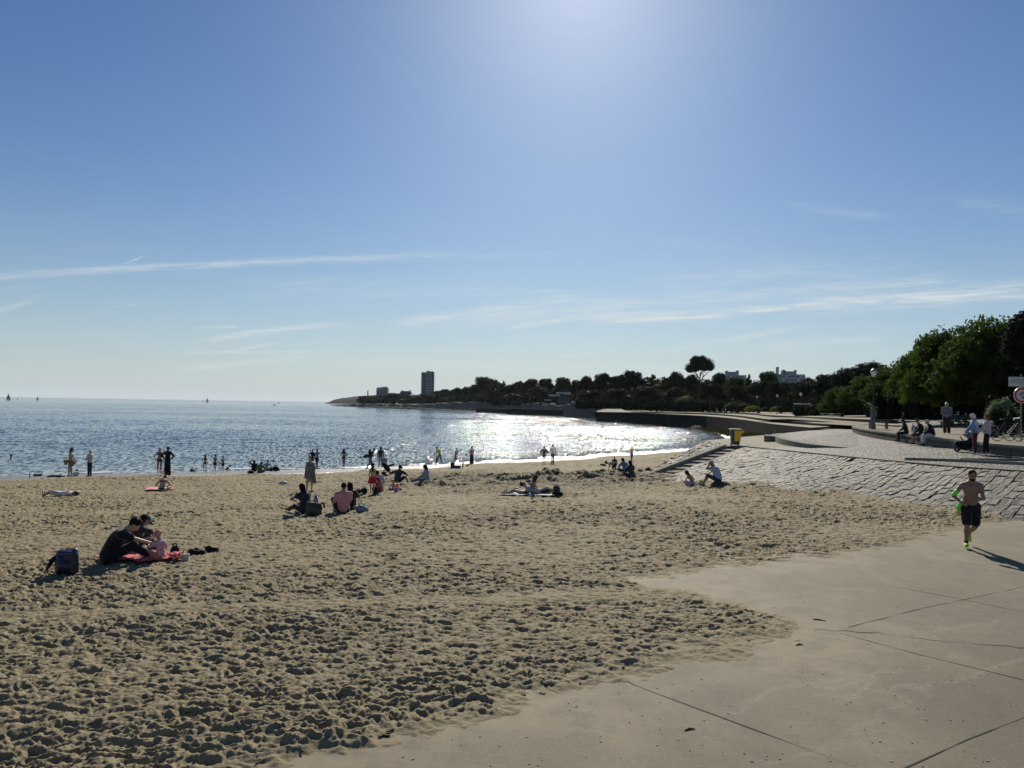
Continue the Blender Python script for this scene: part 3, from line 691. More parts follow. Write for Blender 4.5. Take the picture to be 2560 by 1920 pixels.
# --- land behind
grassy = mat_stone('park_ground', (.045,.055,.02), (.09,.10,.045), scale=.4)
B = MB(); back = [Vector((p[0]+260, p[1]+260, 5)) for p in w2t]
mid = [p+Vector((p[0]*.12+10, p[1]*.10+8, .25)) for p in w2t]
B.wallstrip(mid, back); setp(B.build('terrain_park', grassy), kind='structure')
# --- far coast: cliffs, sea walls
CP = [(836,1015.3),(870,1016.5),(917,1017.5),(980,1019),(1048,1021),(1120,1023.5),(1191,1026),(1263,1029),(1330,1034),(1408,1040),(1445,1041.5)]
C3 = [on_z(a, b, WATER_Z) for a, b in CP]
ctz = [-1.6, .2, 1.0, 1.2, 1.6, 4.0, 5.0, 4.6, 4.0, 3.2, 3.0]
cliff = mat_stone('cliff_rock', (.12,.115,.10), (.22,.205,.175), scale=.12, bump=.5)
B = MB(); gp = [Vector((p[0]+1.5, p[1]+1, .55)) for p in Q3[8:]]+[Vector((p[0]+8, p[1]+10, .55)) for p in C3[:4:-1]]+[Vector((-60, 1000, .55)), Vector((700, 1400, .55)), Vector((700, 120, .55)), Vector((70, 100, .55))]
B.add(gp, [tuple(range(len(gp)))]); setp(B.build('terrain_shore', grassy), kind='structure')
n = 160; Cs = smooth_pts(C3, n); zt_ = np.interp(np.linspace(0, 10, n+1), range(11), ctz)
Xc = np.zeros((n+1, 9)); Yc = Xc.copy(); Zc = Xc.copy()
for i, p in enumerate(Cs):
    for j in range(9):
        f = j/8; Xc[i, j] = p[0]+3*f*(.5+.5*math.sin(i*1.7)); Yc[i, j] = p[1]+7*f+3*math.sin(i*.9)*f+2*math.sin(i*2.3+j); Zc[i, j] = WATER_Z-.5+(zt_[i]-WATER_Z+.5)*min(1, f*1.15)+(.5*math.sin(i*.7)+.3*math.sin(i*2.1))*f
Xc[:, 0] -= .3; 
setp(link('cliff', grid_mesh('cliff', Xc, Yc, Zc), cliff), kind='structure')
B = MB(); topl = [Vector((Xc[i, 8], Yc[i, 8], Zc[i, 8])) for i in range(n+1)]
B.wallstrip(topl, [p+Vector((40+p[0]*.1+ (p[1]*.25), 330, 6)) for p in topl]); setp(B.build('terrain_coast', grassy), kind='structure')
# rock ledge at the foot of the cliffs and the low stone jetties
rock = mat_stone('dark_rock', (.045,.043,.035), (.10,.095,.08), scale=.5, bump=.1)
def rocks(name, px0, py0, px1, py1, wid, hgt, n=70, seed=0, **kw):
    a = on_z(px0, py0, WATER_Z); b = on_z(px1, py1, WATER_Z); V = np.linspace(0, 1, 12); Un = np.linspace(0, 1, n)
    Ug_, Vg_ = np.meshgrid(Un, V, indexing='ij')
    X_ = a[0]+(b[0]-a[0])*Ug_; Y_ = a[1]+(b[1]-a[1])*Ug_+Vg_*wid
    Z_ = WATER_Z-.4+(hgt+.4)*np.sin(np.pi*Vg_)**.6*np.clip(np.sin(np.pi*np.clip(Ug_, 0, 1))**.35, 0, 1)*(.7+.9*np.abs(fbm(Ug_*22+seed, Vg_*4, 3, seed)))
    return setp(link(name, grid_mesh(name, X_, Y_, Z_), rock), **kw)
rocks('rock_reef', 1318,1051, 1492,1055, 16, .75, 120, 3, label='low dark reef of rocks running out from the quay wall into the glitter', cat='rocks')
rocks('rock_ledge', 826,1015.6, 900,1017, 26, .9, 60, 5, label='flat dark rocks off the point at the end of the coast', cat='rocks')
rocks('rock_ledge', 900,1018, 1190,1029.5, 12, 1.5, 160, 8, label='long line of dark rocks along the foot of the far cliff', cat='rocks')
def slab_wall(name, pts, h_, wd, mat, **kw):
    """quay block: px,py at waterline, top height h_"""
    P = [on_z(a, b, WATER_Z) for a, b in pts]; B = MB(); n = len(P)
    f = [p-Vector((0,0,.5)) for p in P]; t = [Vector((p[0], p[1], hh)) for p, hh in zip(P, h_)]; bt = [p+Vector((wd*.25, wd, 0)) for p in t]; bb = [p-Vector((0, 0, 6)) for p in bt]
    B.wallstrip(f, t); B.wallstrip(t, bt); B.wallstrip(bt, bb); B.add([f[0], t[0], bt[0], bb[0]], [(3,2,1,0)]); B.add([f[-1], t[-1], bt[-1], bb[-1]], [(0,1,2,3)])
    return setp(B.build(name, mat), **kw)
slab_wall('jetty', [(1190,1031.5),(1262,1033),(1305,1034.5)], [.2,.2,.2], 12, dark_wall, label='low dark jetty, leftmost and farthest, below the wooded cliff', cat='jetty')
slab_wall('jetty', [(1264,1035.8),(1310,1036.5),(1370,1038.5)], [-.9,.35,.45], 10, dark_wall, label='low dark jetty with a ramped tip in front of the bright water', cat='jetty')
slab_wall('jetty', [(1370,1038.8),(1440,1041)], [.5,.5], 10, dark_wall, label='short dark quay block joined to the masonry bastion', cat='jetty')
bast = slab_wall('bastion', [(1407,1042),(1428,1042.5),(1486,1044),(1497,1040)], [1.1,4.2,3.2,2.2], 20, mat_masonry('bastion_stone', (.16,.15,.125), (.25,.235,.20), 1.6, .6), label='tall pale masonry bastion rising from the water at the bend of the bay', cat='wall')
B = MB(); ptsA = [on_z(1427,1042.5,WATER_Z), on_z(1486,1044,WATER_Z)]
A0 = Vector((ptsA[0][0], ptsA[0][1]+.2, 4.25)); A1 = Vector((ptsA[1][0], ptsA[1][1]+.2, 3.25))
B.add([A0, A1, A1+Vector((0, 0, .9)), A0+Vector((0, 0, .9)), A0+Vector((.2, 1, 0)), A1+Vector((.2, 1, 0)), A1+Vector((.2, 1, .9)), A0+Vector((.2, 1, .9))], [(0,1,2,3),(5,4,7,6),(3,2,6,7),(1,5,6,2),(4,0,3,7)])
B.build('parapet', mat_stone('parapet', (.33,.32,.29), (.46,.44,.40)), bast)
# sunlit ramp at the left end of the quay
rp = [on_y(1491,1029.9,262), on_y(1587,1031.2,237.5), on_y(1560,1026,262), on_y(1544,1015.5,300), on_y(1500,1015,300), on_y(1500,1019,285)]
B = MB(); B.add([p+Vector((0, 0, .02)) for p in rp], [tuple(range(6))]); setp(B.build('slipway_ramp', conc), kind='structure')
# far headland
hp = [(795,1004.2),(826,1006),(860,1007),(930,1008.5)]
Hh = [0, 14, 22, 26, 24, 20, 30, 34]
n = 40; Xh = np.zeros((n, 8)); Yh = Xh.copy(); Zh = Xh.copy()
for i in range(n):
    px = 806+(960-806)*i/(n-1); q = on_y(px, 1004, 2600)
    top = np.interp(px, [806,816,826,850,880,905,925,960], [-2.4,9,16,20,25,26,34,36])*(1+.07*math.sin(i*1.9)+.05*math.sin(i*3.7))
    for j in range(8):
        f = j/7; Xh[i, j] = q[0]; Yh[i, j] = 2600+f*260; Zh[i, j] = WATER_Z-1+(top-WATER_Z+1)*math.sin(min(1, f*1.5+.001)*math.pi/2)**.6
setp(link('hills_headland', grid_mesh('headland', Xh, Yh, Zh), mat_stone('wooded_headland', (.006,.009,.007), (.016,.019,.014), scale=.03, bump=2)), kind='structure')
# far shore beyond the horizon haze is left to the air
# ================================================================== VEGETATION
def leaf_cloud(lobes, n, size, rng, per=10, crad=.5, shell=(.72, 1.04), flat=0):
    """clumps of small leaf faces spread over and through the lobes"""
    vol = np.array([l[1][0]*l[1][1]+l[1][0]*l[1][2] for l in lobes]); pr = vol/vol.sum()
    nc = max(1, n//per); li = rng.choice(len(lobes), nc, p=pr)
    c = np.array([l[0] for l in lobes])[li]; r = np.array([l[1] for l in lobes])[li]
    d = rng.normal(size=(nc, 3)); d /= np.linalg.norm(d, axis=1)[:, None]; d[:, 2] = np.where(d[:, 2] < -.55, -d[:, 2], d[:, 2])
    rad = rng.uniform(shell[0], shell[1], nc)[:, None]
    cp = c+d*r*rad
    P = np.repeat(cp, per, 0)+rng.normal(size=(nc*per, 3))*crad*np.array([1, 1, .6])*size*2
    D = np.repeat(d, per, 0)
    nrm = D*.5+rng.normal(size=P.shape)*.75+np.array([0, 0, .35+flat]); nrm /= np.linalg.norm(nrm, axis=1)[:, None]
    t = np.cross(nrm, rng.normal(size=P.shape)); t /= np.linalg.norm(t, axis=1)[:, None]; b = np.cross(nrm, t)
    s = (size*rng.uniform(.6, 1.3, len(P)))[:, None]
    Q = np.stack([P-t*s, P+b*s*.55+nrm*s*.15, P+t*s, P-b*s*.55+nrm*s*.15], 1).reshape(-1, 3)
    return Q
def ico():
    t = (1+5**.5)/2
    v = np.array([(-1,t,0),(1,t,0),(-1,-t,0),(1,-t,0),(0,-1,t),(0,1,t),(0,-1,-t),(0,1,-t),(t,0,-1),(t,0,1),(-t,0,-1),(-t,0,1)], float)
    v /= np.linalg.norm(v[0]); f = [(0,11,5),(0,5,1),(0,1,7),(0,7,10),(0,10,11),(1,5,9),(5,11,4),(11,10,2),(10,7,6),(7,1,8),(3,9,4),(3,4,2),(3,2,6),(3,6,8),(3,8,9),(4,9,5),(2,4,11),(6,2,10),(8,6,7),(9,8,1)]
    vs = list(map(tuple, v)); cache = {}
    def mid(a, b):
        k = (min(a, b), max(a, b))
        if k not in cache:
            m_ = (np.array(vs[a])+np.array(vs[b]))/2; m_ /= np.linalg.norm(m_); vs.append(tuple(m_)); cache[k] = len(vs)-1
        return cache[k]
    f2 = []
    for a, b, c in f:
        x, y, z = mid(a, b), mid(b, c), mid(c, a); f2 += [(a,x,z),(b,y,x),(c,z,y),(x,y,z)]
    return np.array(vs), np.array(f2)
ICV, ICF = ico()
def crown_data(name, lobes, n, size, seed, core=.7, **kw):
    rng = np.random.RandomState(seed); Q = leaf_cloud(lobes, n, size, rng, **kw)
    faces = np.arange(len(Q)).reshape(-1, 4)
    me = bpy.data.meshes.new(name)
    vs = [Q]; fs4 = faces; tri = []; off = len(Q)
    for (c, r) in lobes:
        if core <= 0: break
        v = ICV*np.array(r)*core*(1+rng.uniform(-.14, .14, (len(ICV), 1)))+np.array(c); vs.append(v); tri.append(ICF+off); off += len(v)
    co = np.concatenate(vs).astype(np.float32)
    tri = np.concatenate(tri) if tri else np.zeros((0, 3), int)
    me.vertices.add(len(co)); me.vertices.foreach_set('co', co.reshape(-1))
    me.loops.add(fs4.size+tri.size); me.loops.foreach_set('vertex_index', np.concatenate([fs4.reshape(-1), tri.reshape(-1)]).astype(np.int32))
    ls = np.concatenate([np.arange(len(fs4))*4, fs4.size+np.arange(len(tri))*3]).astype(np.int32)
    me.polygons.add(len(ls)); me.polygons.foreach_set('loop_start', ls); me.update(calc_edges=True); me.validate()
    return me
def lobes_round(rng, k=11, w=.5, h=.42, z0=.30):
    L = [((0, 0, z0+h*.9), (w*.62, w*.62, h*.62))]
    for i in range(k):
        a = i*2.4+rng.uniform(-.4, .4); rr = w*(.25+.45*rng.rand()); z = z0+h*(.35+1.25*rng.rand()*(1-rr/w*.55))
        q = w*rng.uniform(.22, .40); L.append(((math.cos(a)*rr, math.sin(a)*rr, z), (q, q, q*rng.uniform(.6, .85))))
    if z0 < .2:
        for i in range(8): a = i*.785+.3; L.append(((math.cos(a)*w*.72, math.sin(a)*w*.72, rng.uniform(.22, .40)), (w*.30, w*.30, .13)))
    return L
def lobes_umbrella(rng, k=13):
    L = []
    for i in range(k):
        a = i*2.4; rr = .40*math.sqrt((i+.5)/k); z = .84-.22*(rr/.42)**2*rng.uniform(.5, 1.1); q = rng.uniform(.15, .20)
        L.append(((math.cos(a)*rr, math.sin(a)*rr, z), (q, q, q*.55)))
    L += [((-.40, .05, .50), (.13, .1, .05)), ((.38, -.05, .42), (.12, .1, .05)), ((.28, .1, .30), (.09, .08, .035)), ((-.2, -.1, .36), (.08, .08, .035))]
    return L
def lobes_conifer(rng, k=16):
    L = []
    for i in range(k):
        t = i/(k-1); z = .12+.84*t; rr = .38*(1-t)**.8+.04; a = i*2.4
        L.append(((math.cos(a)*rr*.5, math.sin(a)*rr*.5, z), (rr*.75+.02, rr*.75+.02, .075)))
    return L
def lobes_bush(rng, k=9):
    L = []
    for i in range(k):
        a = i*2.4; rr = .34*math.sqrt((i+.3)/k); q = rng.uniform(.16, .26); L.append(((math.cos(a)*rr, math.sin(a)*rr, .2+.55*(1-rr*1.6)*rng.uniform(.6, 1)), (q, q, q*1.1)))
    return L
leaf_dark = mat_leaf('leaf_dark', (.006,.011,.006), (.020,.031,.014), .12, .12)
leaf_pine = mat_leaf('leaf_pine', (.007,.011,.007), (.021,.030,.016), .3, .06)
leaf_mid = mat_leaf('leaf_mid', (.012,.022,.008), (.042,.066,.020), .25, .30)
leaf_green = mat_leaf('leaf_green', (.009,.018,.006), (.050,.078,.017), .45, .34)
leaf_gold = mat_leaf('leaf_gold', (.06,.075,.025), (.22,.22,.08), .6, .35)
leaf_white = mat_leaf('leaf_white', (.04,.06,.03), (.16,.20,.12), .6, .3)
bark = mat_stone('bark', (.035,.028,.02), (.075,.06,.045), scale=3, bump=.02)
def trunk_data(name, kind, rng):
    B = MB()
    if kind == 'umbrella':
        B.tube([(0,0,-.05),(.012,0,.2),(-.01,.01,.42),(.0,0,.62)], [.032,.026,.022,.016], 8)
        for i in range(9):
            a = i*2.4; rr = .36*math.sqrt((i+1)/9); z = .34+.03*i; B.tube([(0,0,z-.02),(math.cos(a)*rr*.45, math.sin(a)*rr*.45, z+.08),(math.cos(a)*rr, math.sin(a)*rr, .70-.2*rr)], [.014,.010,.004], 5)
    elif kind == 'conifer': B.tube([(0,0,-.05),(0,0,.4),(.01,0,.96)], [.03,.02,.004], 7)
    else:
        B.tube([(0,0,-.05),(.01,0,.18),(0,.01,.38),(0,0,.62)], [.042,.032,.028,.014], 8)
        for i in range(7):
            a = i*2.4+.5; rr = .30; z = .28+.03*i; B.tube([(0,0,z-.02),(math.cos(a)*rr*.5, math.sin(a)*rr*.5, z+.12),(math.cos(a)*rr, math.sin(a)*rr, z+.22)], [.016,.011,.004], 5)
    me = bpy.data.meshes.new(name); me.from_pydata([tuple(v) for v in B.v], [], B.f); me.update(); me.materials.append(bark); return me
PRO = {}
def proto(key):
    if key in PRO: return PRO[key]
    kind, seed, mat, n, size = key; rng = np.random.RandomState(seed)
    if kind == 'low': kind = 'round'; lobes_low = True
    else: lobes_low = False
    L = {'round': lobes_round, 'umbrella': lobes_umbrella, 'conifer': lobes_conifer, 'bush': lobes_bush}[kind](rng) if not lobes_low else lobes_round(rng, 15, .5, .40, .16)
    kw = dict(crad=.7) if kind == 'umbrella' else dict(crad=.62, shell=(.70, 1.16)) if mat is leaf_green else {}
    cm = crown_data('crown', L, n, size, seed, core=.60 if mat is leaf_green else .74, **kw); cm.materials.append(mat)
    tm = trunk_data('trunk', kind, rng) if kind != 'bush' else None
    PRO[key] = (cm, tm); return PRO[key]
TI = [0]
def plant(name, key, loc, w, h, label, cat='tree', group=None, rz=None):
    cm, tm = proto(key); TI[0] += 1
    if tm is None:
        o = bpy.data.objects.new(name, cm); col.objects.link(o); o.location = loc; o.scale = (w, w, h); o.rotation_euler = (0, 0, TI[0]*1.3 if rz is None else rz); return setp(o, label, cat, group)
    e = empty(name, loc, TI[0]*1.3 if rz is None else rz); e.scale = (w, w, h); setp(e, label, cat, group)
    for nm, me in (('crown', cm), ('trunk', tm)):
        c = bpy.data.objects.new(nm, me); col.objects.link(c); c.parent = e
    return e
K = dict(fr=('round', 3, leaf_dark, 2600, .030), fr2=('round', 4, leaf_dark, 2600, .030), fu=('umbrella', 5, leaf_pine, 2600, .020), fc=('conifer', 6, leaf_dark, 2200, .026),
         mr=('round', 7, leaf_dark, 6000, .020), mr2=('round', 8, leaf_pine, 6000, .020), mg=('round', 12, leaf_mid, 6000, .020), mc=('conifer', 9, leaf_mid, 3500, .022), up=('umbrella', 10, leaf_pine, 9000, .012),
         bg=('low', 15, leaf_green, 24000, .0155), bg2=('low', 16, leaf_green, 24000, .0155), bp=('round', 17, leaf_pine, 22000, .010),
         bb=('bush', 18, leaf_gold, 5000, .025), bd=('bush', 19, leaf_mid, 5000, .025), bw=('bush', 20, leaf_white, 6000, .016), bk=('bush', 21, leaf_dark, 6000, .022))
# (px centre, py crown top, crown width px, distance, ground z, kind, label)
TR = [
 (912,990,34,905,1,'fr','dark rounded tree at the tip of the wooded point, under the thin chimney'),
 (938,992,36,895,1,'fr2','low dark tree in front of the small white apartment block'),
 (983,983,52,880,1,'fr','rounded dark tree between the small apartment block and the villa'),
 (1022,996,28,850,1,'mg','paler green tree in front of the grey villa by the water'),
 (1047,991,34,840,1.5,'fr2','dark tree at the right end of the grey villa'),
 (1070,984,44,800,2,'fr','broad dark tree covering the foot of the tower block'),
 (1094,976,28,790,3,'fu','small flat-topped pine just right of the tower block'),
 (1118,974,42,760,4,'fr2','dark tree on the cliff, second from the tower block'),
 (1143,968,30,740,4,'fu','flat-topped pine on the cliff, third from the tower block'),
 (1170,968,34,720,4,'fu','thin ragged pine standing left of the great rounded pine'),
 (1196,961,44,640,5,'fr','dark tree leaning against the left side of the great rounded pine'),
 (1216,944,60,620,5,'fr2','great rounded pine, tallest crown on the far cliff'),
 (1243,957,44,600,5,'fr','dark tree sloping down right of the great rounded pine'),
 (1259,952,20,580,5,'fc','narrow pointed tree on the far cliff skyline'),
 (1281,960,40,520,5,'fr2','low rounded tree above the row of small white lamps'),
 (1302,954,42,500,5,'fr','rounded tree right of the row of small white lamps'),
 (1328,948,46,480,4.5,'mr','dense domed tree behind the sea wall, left of the white-roofed house'),
 (1366,948,48,470,4.5,'mr2','wide low dome of dark leaves above the white-roofed house'),
 (1408,944,56,450,4,'mg','lighter green tree with uneven top behind the white-roofed house'),
 (1441,951,36,440,4,'mr','dark tree right of the white-roofed house'),
 (1352,968,62,430,3.5,'mr2','big dark tree close to the water left of the white-roofed house'),
 (1290,984,50,470,3.5,'fr2','low dark tree hanging over the pale cliff'),
 (1467,941,44,350,3,'mr','dark tree with a notched top above the masonry bastion'),
 (1504,935,62,340,3,'mr2','tall domed tree above the sunlit ramp'),
 (1543,941,46,330,3,'mr','dark tree between two taller domes above the quay'),
 (1584,929,72,320,3,'mr2','broad domed tree, highest left of the umbrella pine'),
 (1632,936,54,310,3,'mc','ragged feathery tree left of the umbrella pine'),
 (1690,931,58,300,3,'mr','pointed bushy tree standing just left of the umbrella pine'),
 (1727,938,40,300,3,'mr2','small dark tree directly under the umbrella pine crown'),
 (1470,975,66,300,2,'mr2','dark low tree behind the end of the quay wall'),
 (1540,972,80,290,2,'mr','massive dark tree rising over the middle of the quay'),
 (1620,968,86,280,2,'mr2','massive dark tree over the quay, right of the middle'),
 (1690,968,76,265,2,'mr','dark tree in front of the umbrella pine trunk'),
 (1795,934,46,290,3,'mr2','dark tree just right of the umbrella pine'),
 (1832,945,56,270,3,'mg','green tree in front of the left pale apartment block'),
 (1872,936,34,280,3,'mc','feathery spire tree between the two pale apartment blocks'),
 (1926,929,56,260,3,'mg','yellow-green tree left of the right pale apartment block'),
 (2020,942,46,240,3,'fu','pale flat-topped tree on the skyline right of the apartment blocks'),
 (1775,958,72,230,2,'mr','rounded park tree in the row, farthest left'),
 (1845,968,66,205,2,'mr2','rounded park tree in the row, second from the left'),
 (1898,955,74,200,2,'mr','rounded park tree in the row, above the hedge with golden flowers'),
 (1952,957,72,185,2,'mr2','rounded park tree in the row, above the right end of the hedge'),
 (2008,958,72,175,2,'mr','rounded park tree in the row, behind the white frame'),
 (2062,938,80,165,2,'mr2','tall dark park tree left of the chestnut trees'),
 (2118,922,100,155,2,'mr','wide dark tree on the rising skyline left of the street lamp'),
 (2185,910,120,140,2,'mr2','wide dark tree behind the street lamp lantern'),
 (2105,968,92,105,1.9,'bg','low bright green chestnut at the left end of the chestnut row'),
 (2170,938,120,98,1.9,'bg2','bright green chestnut beside the street lamp post'),
 (2250,905,150,86,1.8,'bg','bright green chestnut right of the street lamp'),
 (2325,868,170,78,1.8,'bg2','spreading chestnut behind the people seated on the wall'),
 (2375,818,190,60,1.8,'bg','tall chestnut with jagged crown behind the man in the green cap'),
 (2470,790,210,54,1.8,'bg2','tallest chestnut, trunk showing above the two standing women'),
 (2590,786,190,50,1.8,'bg','tall chestnut cut by the right edge of the picture'),
]
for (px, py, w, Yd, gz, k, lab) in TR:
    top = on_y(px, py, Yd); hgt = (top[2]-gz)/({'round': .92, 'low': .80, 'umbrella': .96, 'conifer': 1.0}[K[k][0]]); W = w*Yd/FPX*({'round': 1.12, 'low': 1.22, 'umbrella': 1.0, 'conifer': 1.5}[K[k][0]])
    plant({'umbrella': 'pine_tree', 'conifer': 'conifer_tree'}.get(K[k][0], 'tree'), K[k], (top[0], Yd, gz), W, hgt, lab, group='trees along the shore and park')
t = on_y(1751, 884, 262); plant('umbrella_pine', K['up'], (t[0], 262, 2.5), 76*262/FPX*.98, (t[2]-2.5)/.95, 'tall umbrella pine rising alone above the skyline', rz=.4)
t = on_y(2572, 815, 40); 
cmb, _ = proto(K['bp'])
e = empty('pine_tree', (on_y(2600, 900, 40)[0], 40, 1.72), label='dark pine with drooping needles cut by the right edge, above the round sign', cat='tree')
pl = [((-1.25,-.3,5.3),(.85,.9,.8)),((-.9,.2,4.4),(.8,.8,.75)),((-.4,0,6.0),(1.1,1.1,.8)),((.9,0,5.2),(1.3,1.3,1.0)),((-.2,-.6,4.6),(.9,.8,.8)),((.8,.3,6.6),(1.2,1.1,.8)),((-1.55,.0,4.7),(.5,.5,.45)),((-.75,-.2,3.75),(.5,.5,.4))]
cm_ = crown_data('crown', pl, 30000, .055, 33, core=.75); cm_.materials.append(leaf_pine); link('crown', cm_, None, e)
B = MB(); B.tube([(.9,0,-.3),(.95,0,2),(.7,0,4),(.6,0,6.5)], [.24,.2,.16,.06]); B.tube([(.85,0,3.4),(-.4,0,4.2),(-1.3,0,4.8)], [.1,.07,.03]); B.build('trunk', bark, e)
# wood masses behind the single trees (stuff)
def wood(name, pts, mat, seed, n, size, label, depth=60, gz=2):
    rng = np.random.RandomState(seed); L = []
    for (px0, py0, y0), (px1, py1, y1) in zip(pts[:-1], pts[1:]):
        m = max(2, int(abs(px1-px0)/16))
        for i in range(m):
            f = (i+rng.rand())/m; px = px0+(px1-px0)*f; Yd = y0+(y1-y0)*f; top = on_y(px, py0+(py1-py0)*f, Yd); hz = top[2]-gz
            r = 16*Yd/FPX*rng.uniform(.8, 1.3); dd = rng.uniform(0, depth)
            L.append(((top[0]*(1+dd/Yd), Yd+dd, gz+hz*.42), (r, r, hz*.55)))
            L.append(((top[0]*(1-4/Yd), Yd-4, gz+hz*.22), (r, r, hz*.28)))
    me = crown_data(name, L, n, size, seed, core=.86); me.materials.append(mat); return setp(link(name, me), label, 'wood', None, 'stuff')
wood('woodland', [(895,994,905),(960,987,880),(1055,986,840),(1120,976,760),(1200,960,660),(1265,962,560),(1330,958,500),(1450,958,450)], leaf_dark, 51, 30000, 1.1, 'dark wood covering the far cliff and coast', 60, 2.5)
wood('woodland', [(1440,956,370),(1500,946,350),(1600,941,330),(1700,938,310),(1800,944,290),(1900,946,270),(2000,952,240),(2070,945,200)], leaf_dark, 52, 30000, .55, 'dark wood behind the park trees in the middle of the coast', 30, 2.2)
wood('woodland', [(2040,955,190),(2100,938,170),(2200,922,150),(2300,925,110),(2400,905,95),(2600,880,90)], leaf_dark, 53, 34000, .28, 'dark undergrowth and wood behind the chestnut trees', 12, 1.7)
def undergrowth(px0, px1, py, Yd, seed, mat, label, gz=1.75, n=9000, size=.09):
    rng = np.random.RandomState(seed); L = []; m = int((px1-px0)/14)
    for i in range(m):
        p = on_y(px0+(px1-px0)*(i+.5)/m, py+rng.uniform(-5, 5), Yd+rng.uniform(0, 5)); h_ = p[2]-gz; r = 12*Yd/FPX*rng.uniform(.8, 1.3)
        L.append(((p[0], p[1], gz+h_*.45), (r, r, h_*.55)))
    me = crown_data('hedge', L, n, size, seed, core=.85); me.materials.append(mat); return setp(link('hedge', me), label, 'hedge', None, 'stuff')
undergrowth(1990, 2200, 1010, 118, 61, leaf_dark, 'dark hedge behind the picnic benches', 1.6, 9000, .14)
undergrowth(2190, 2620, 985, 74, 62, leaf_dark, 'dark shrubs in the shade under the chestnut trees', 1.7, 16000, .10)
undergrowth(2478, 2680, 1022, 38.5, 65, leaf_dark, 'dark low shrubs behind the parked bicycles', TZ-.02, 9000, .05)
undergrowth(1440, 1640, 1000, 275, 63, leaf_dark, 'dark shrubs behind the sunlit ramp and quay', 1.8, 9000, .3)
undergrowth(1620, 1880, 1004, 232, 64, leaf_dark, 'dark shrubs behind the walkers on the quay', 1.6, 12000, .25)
# flowering hedges, bushes
BUSH = [(1886,1010,38,190,'bb','golden flowering shrub at the left end of the trimmed hedge'),(1915,1013,34,188,'bd','green middle shrub of the trimmed hedge'),(1945,1011,36,184,'bb','second golden flowering shrub in the trimmed hedge'),(1966,1012,40,180,'bd','dark green shrub at the right end of the trimmed hedge'),
        (1718,984,52,240,'bw','shrub at the edge of the park, its highlight put into pale leaves'),(1840,1000,56,215,'bd','loose green shrub behind the walkers on the quay'),(2030,1012,50,130,'bd','dark spreading shrub by the picnic benches'),(2070,1010,60,120,'bk','dark spreading shrub behind the picnic benches')]  # shrub at the park edge: caught light is put into its pale leaf colour
for (px, py, w, Yd, k, lab) in BUSH:
    top = on_y(px, py, Yd); gz = 1.45; plant('shrub', K[k], (top[0], Yd, gz), w*Yd/FPX*1.15, (top[2]-gz)/1.0, lab, 'shrub', 'shrubs in the park')
p = on_y(2508, 985, 41); plant('oleander', K['bw'], (p[0], 41, 1.72), 1.9, (p[2]-1.72), 'shrub with bright white flowers below the round sign', 'shrub')
# blossoms
rng = np.random.RandomState(3); B = MB()
for i in range(46):
    a = on_y(2470+rng.rand()*80, 980+rng.rand()*95, 40.2-rng.rand()*.3); r = rng.uniform(.02, .045)
    if i < 5: r *= 2.0
    for k in range(3):
        th = rng.rand()*6; d = Vector((math.cos(th), rng.uniform(-.5, .5), math.sin(th)))*r; e2 = Vector((-d.z, .3*r, d.x)); B.add([a-d, a-e2*.8, a+d, a+e2*.8], [(0,1,2,3)])
o = B.build('blossoms', pmat('white_petal', (.75,.75,.72), .6)); ol = bpy.data.objects['oleander']; o.parent = ol; o.matrix_parent_inverse = (Matrix.Translation(ol.location) @ Matrix.Rotation(ol.rotation_euler.z, 4, 'Z') @ Matrix.Diagonal((*ol.scale, 1))).inverted(); o['kind'] = 'stuff'
# grass tufts: rocks at the quay foot and the lawn strip under the chestnuts
def tufts(name, spots, n, hgt, mat, seed, label):
    rng = np.random.RandomState(seed); V = []; 
    for (c, rx, ry) in spots:
        m = n//len(spots)
        P = np.stack([c[0]+rng.normal(size=m)*rx, c[1]+rng.normal(size=m)*ry, np.full(m, c[2])], 1)
        th = rng.rand(m)*6.28; w = hgt*.10; h_ = hgt*rng.uniform(.4, 1.2, m); dx = np.cos(th)*w; dy = np.sin(th)*w
        lx = rng.normal(size=m)*hgt*.35; ly = rng.normal(size=m)*hgt*.35
        A = P+np.stack([-dx, -dy, 0*dx], 1); Bq = P+np.stack([dx, dy, 0*dx], 1); C = P+np.stack([lx+dx*.3, ly+dy*.3, h_], 1); D = P+np.stack([lx-dx*.3, ly-dy*.3, h_], 1)
        V.append(np.stack([A, Bq, C, D], 1).reshape(-1, 3))
    V = np.concatenate(V); me = bpy.data.meshes.new(name); fast_mesh(me, V, np.arange(len(V)).reshape(-1, 4)); return setp(link(name, me, mat), label, 'grass', None, 'stuff')
sp = []
for (a, b, z) in ((1790,1074,-1.6),(1812,1079,-1.3),(1835,1084,-1.1),(1860,1088,-.7),(1885,1089,-.4),(1905,1090,-.2),(1770,1072,-2.0)):
    q = on_z(a, b, z); sp.append(((q[0], q[1], z-.2), 1.3, 3.0))
tufts('grass', sp, 5000, .5, mat_leaf('grass_blade', (.022,.028,.012), (.065,.068,.030), .4, .12), 70, 'green and dry grass on the rocks at the foot of the quay wall')
sp = [((on_z(2392,1062,TZ)[0], on_z(2392,1062,TZ)[1], TZ-.02), .7, 1.5), ((on_z(2410,1070,TZ)[0], on_z(2410,1070,TZ)[1], TZ-.02), .5, .6), ((on_z(2492,1074,TZ)[0], on_z(2492,1074,TZ)[1], TZ-.02), .7, .5), ((on_z(2512,1082,TZ)[0], on_z(2512,1082,TZ)[1], TZ-.02), .4, .3)]
tufts('grass', sp, 7000, .28, MATS['grass_blade'], 71, 'patches of sunlit lawn under the chestnut trees')
rocks('rock_bank', 1740,1073.5, 1905,1089, 14, 1.3, 90, 12, label='dark rocks heaped along the foot of the quay wall', cat='rocks')
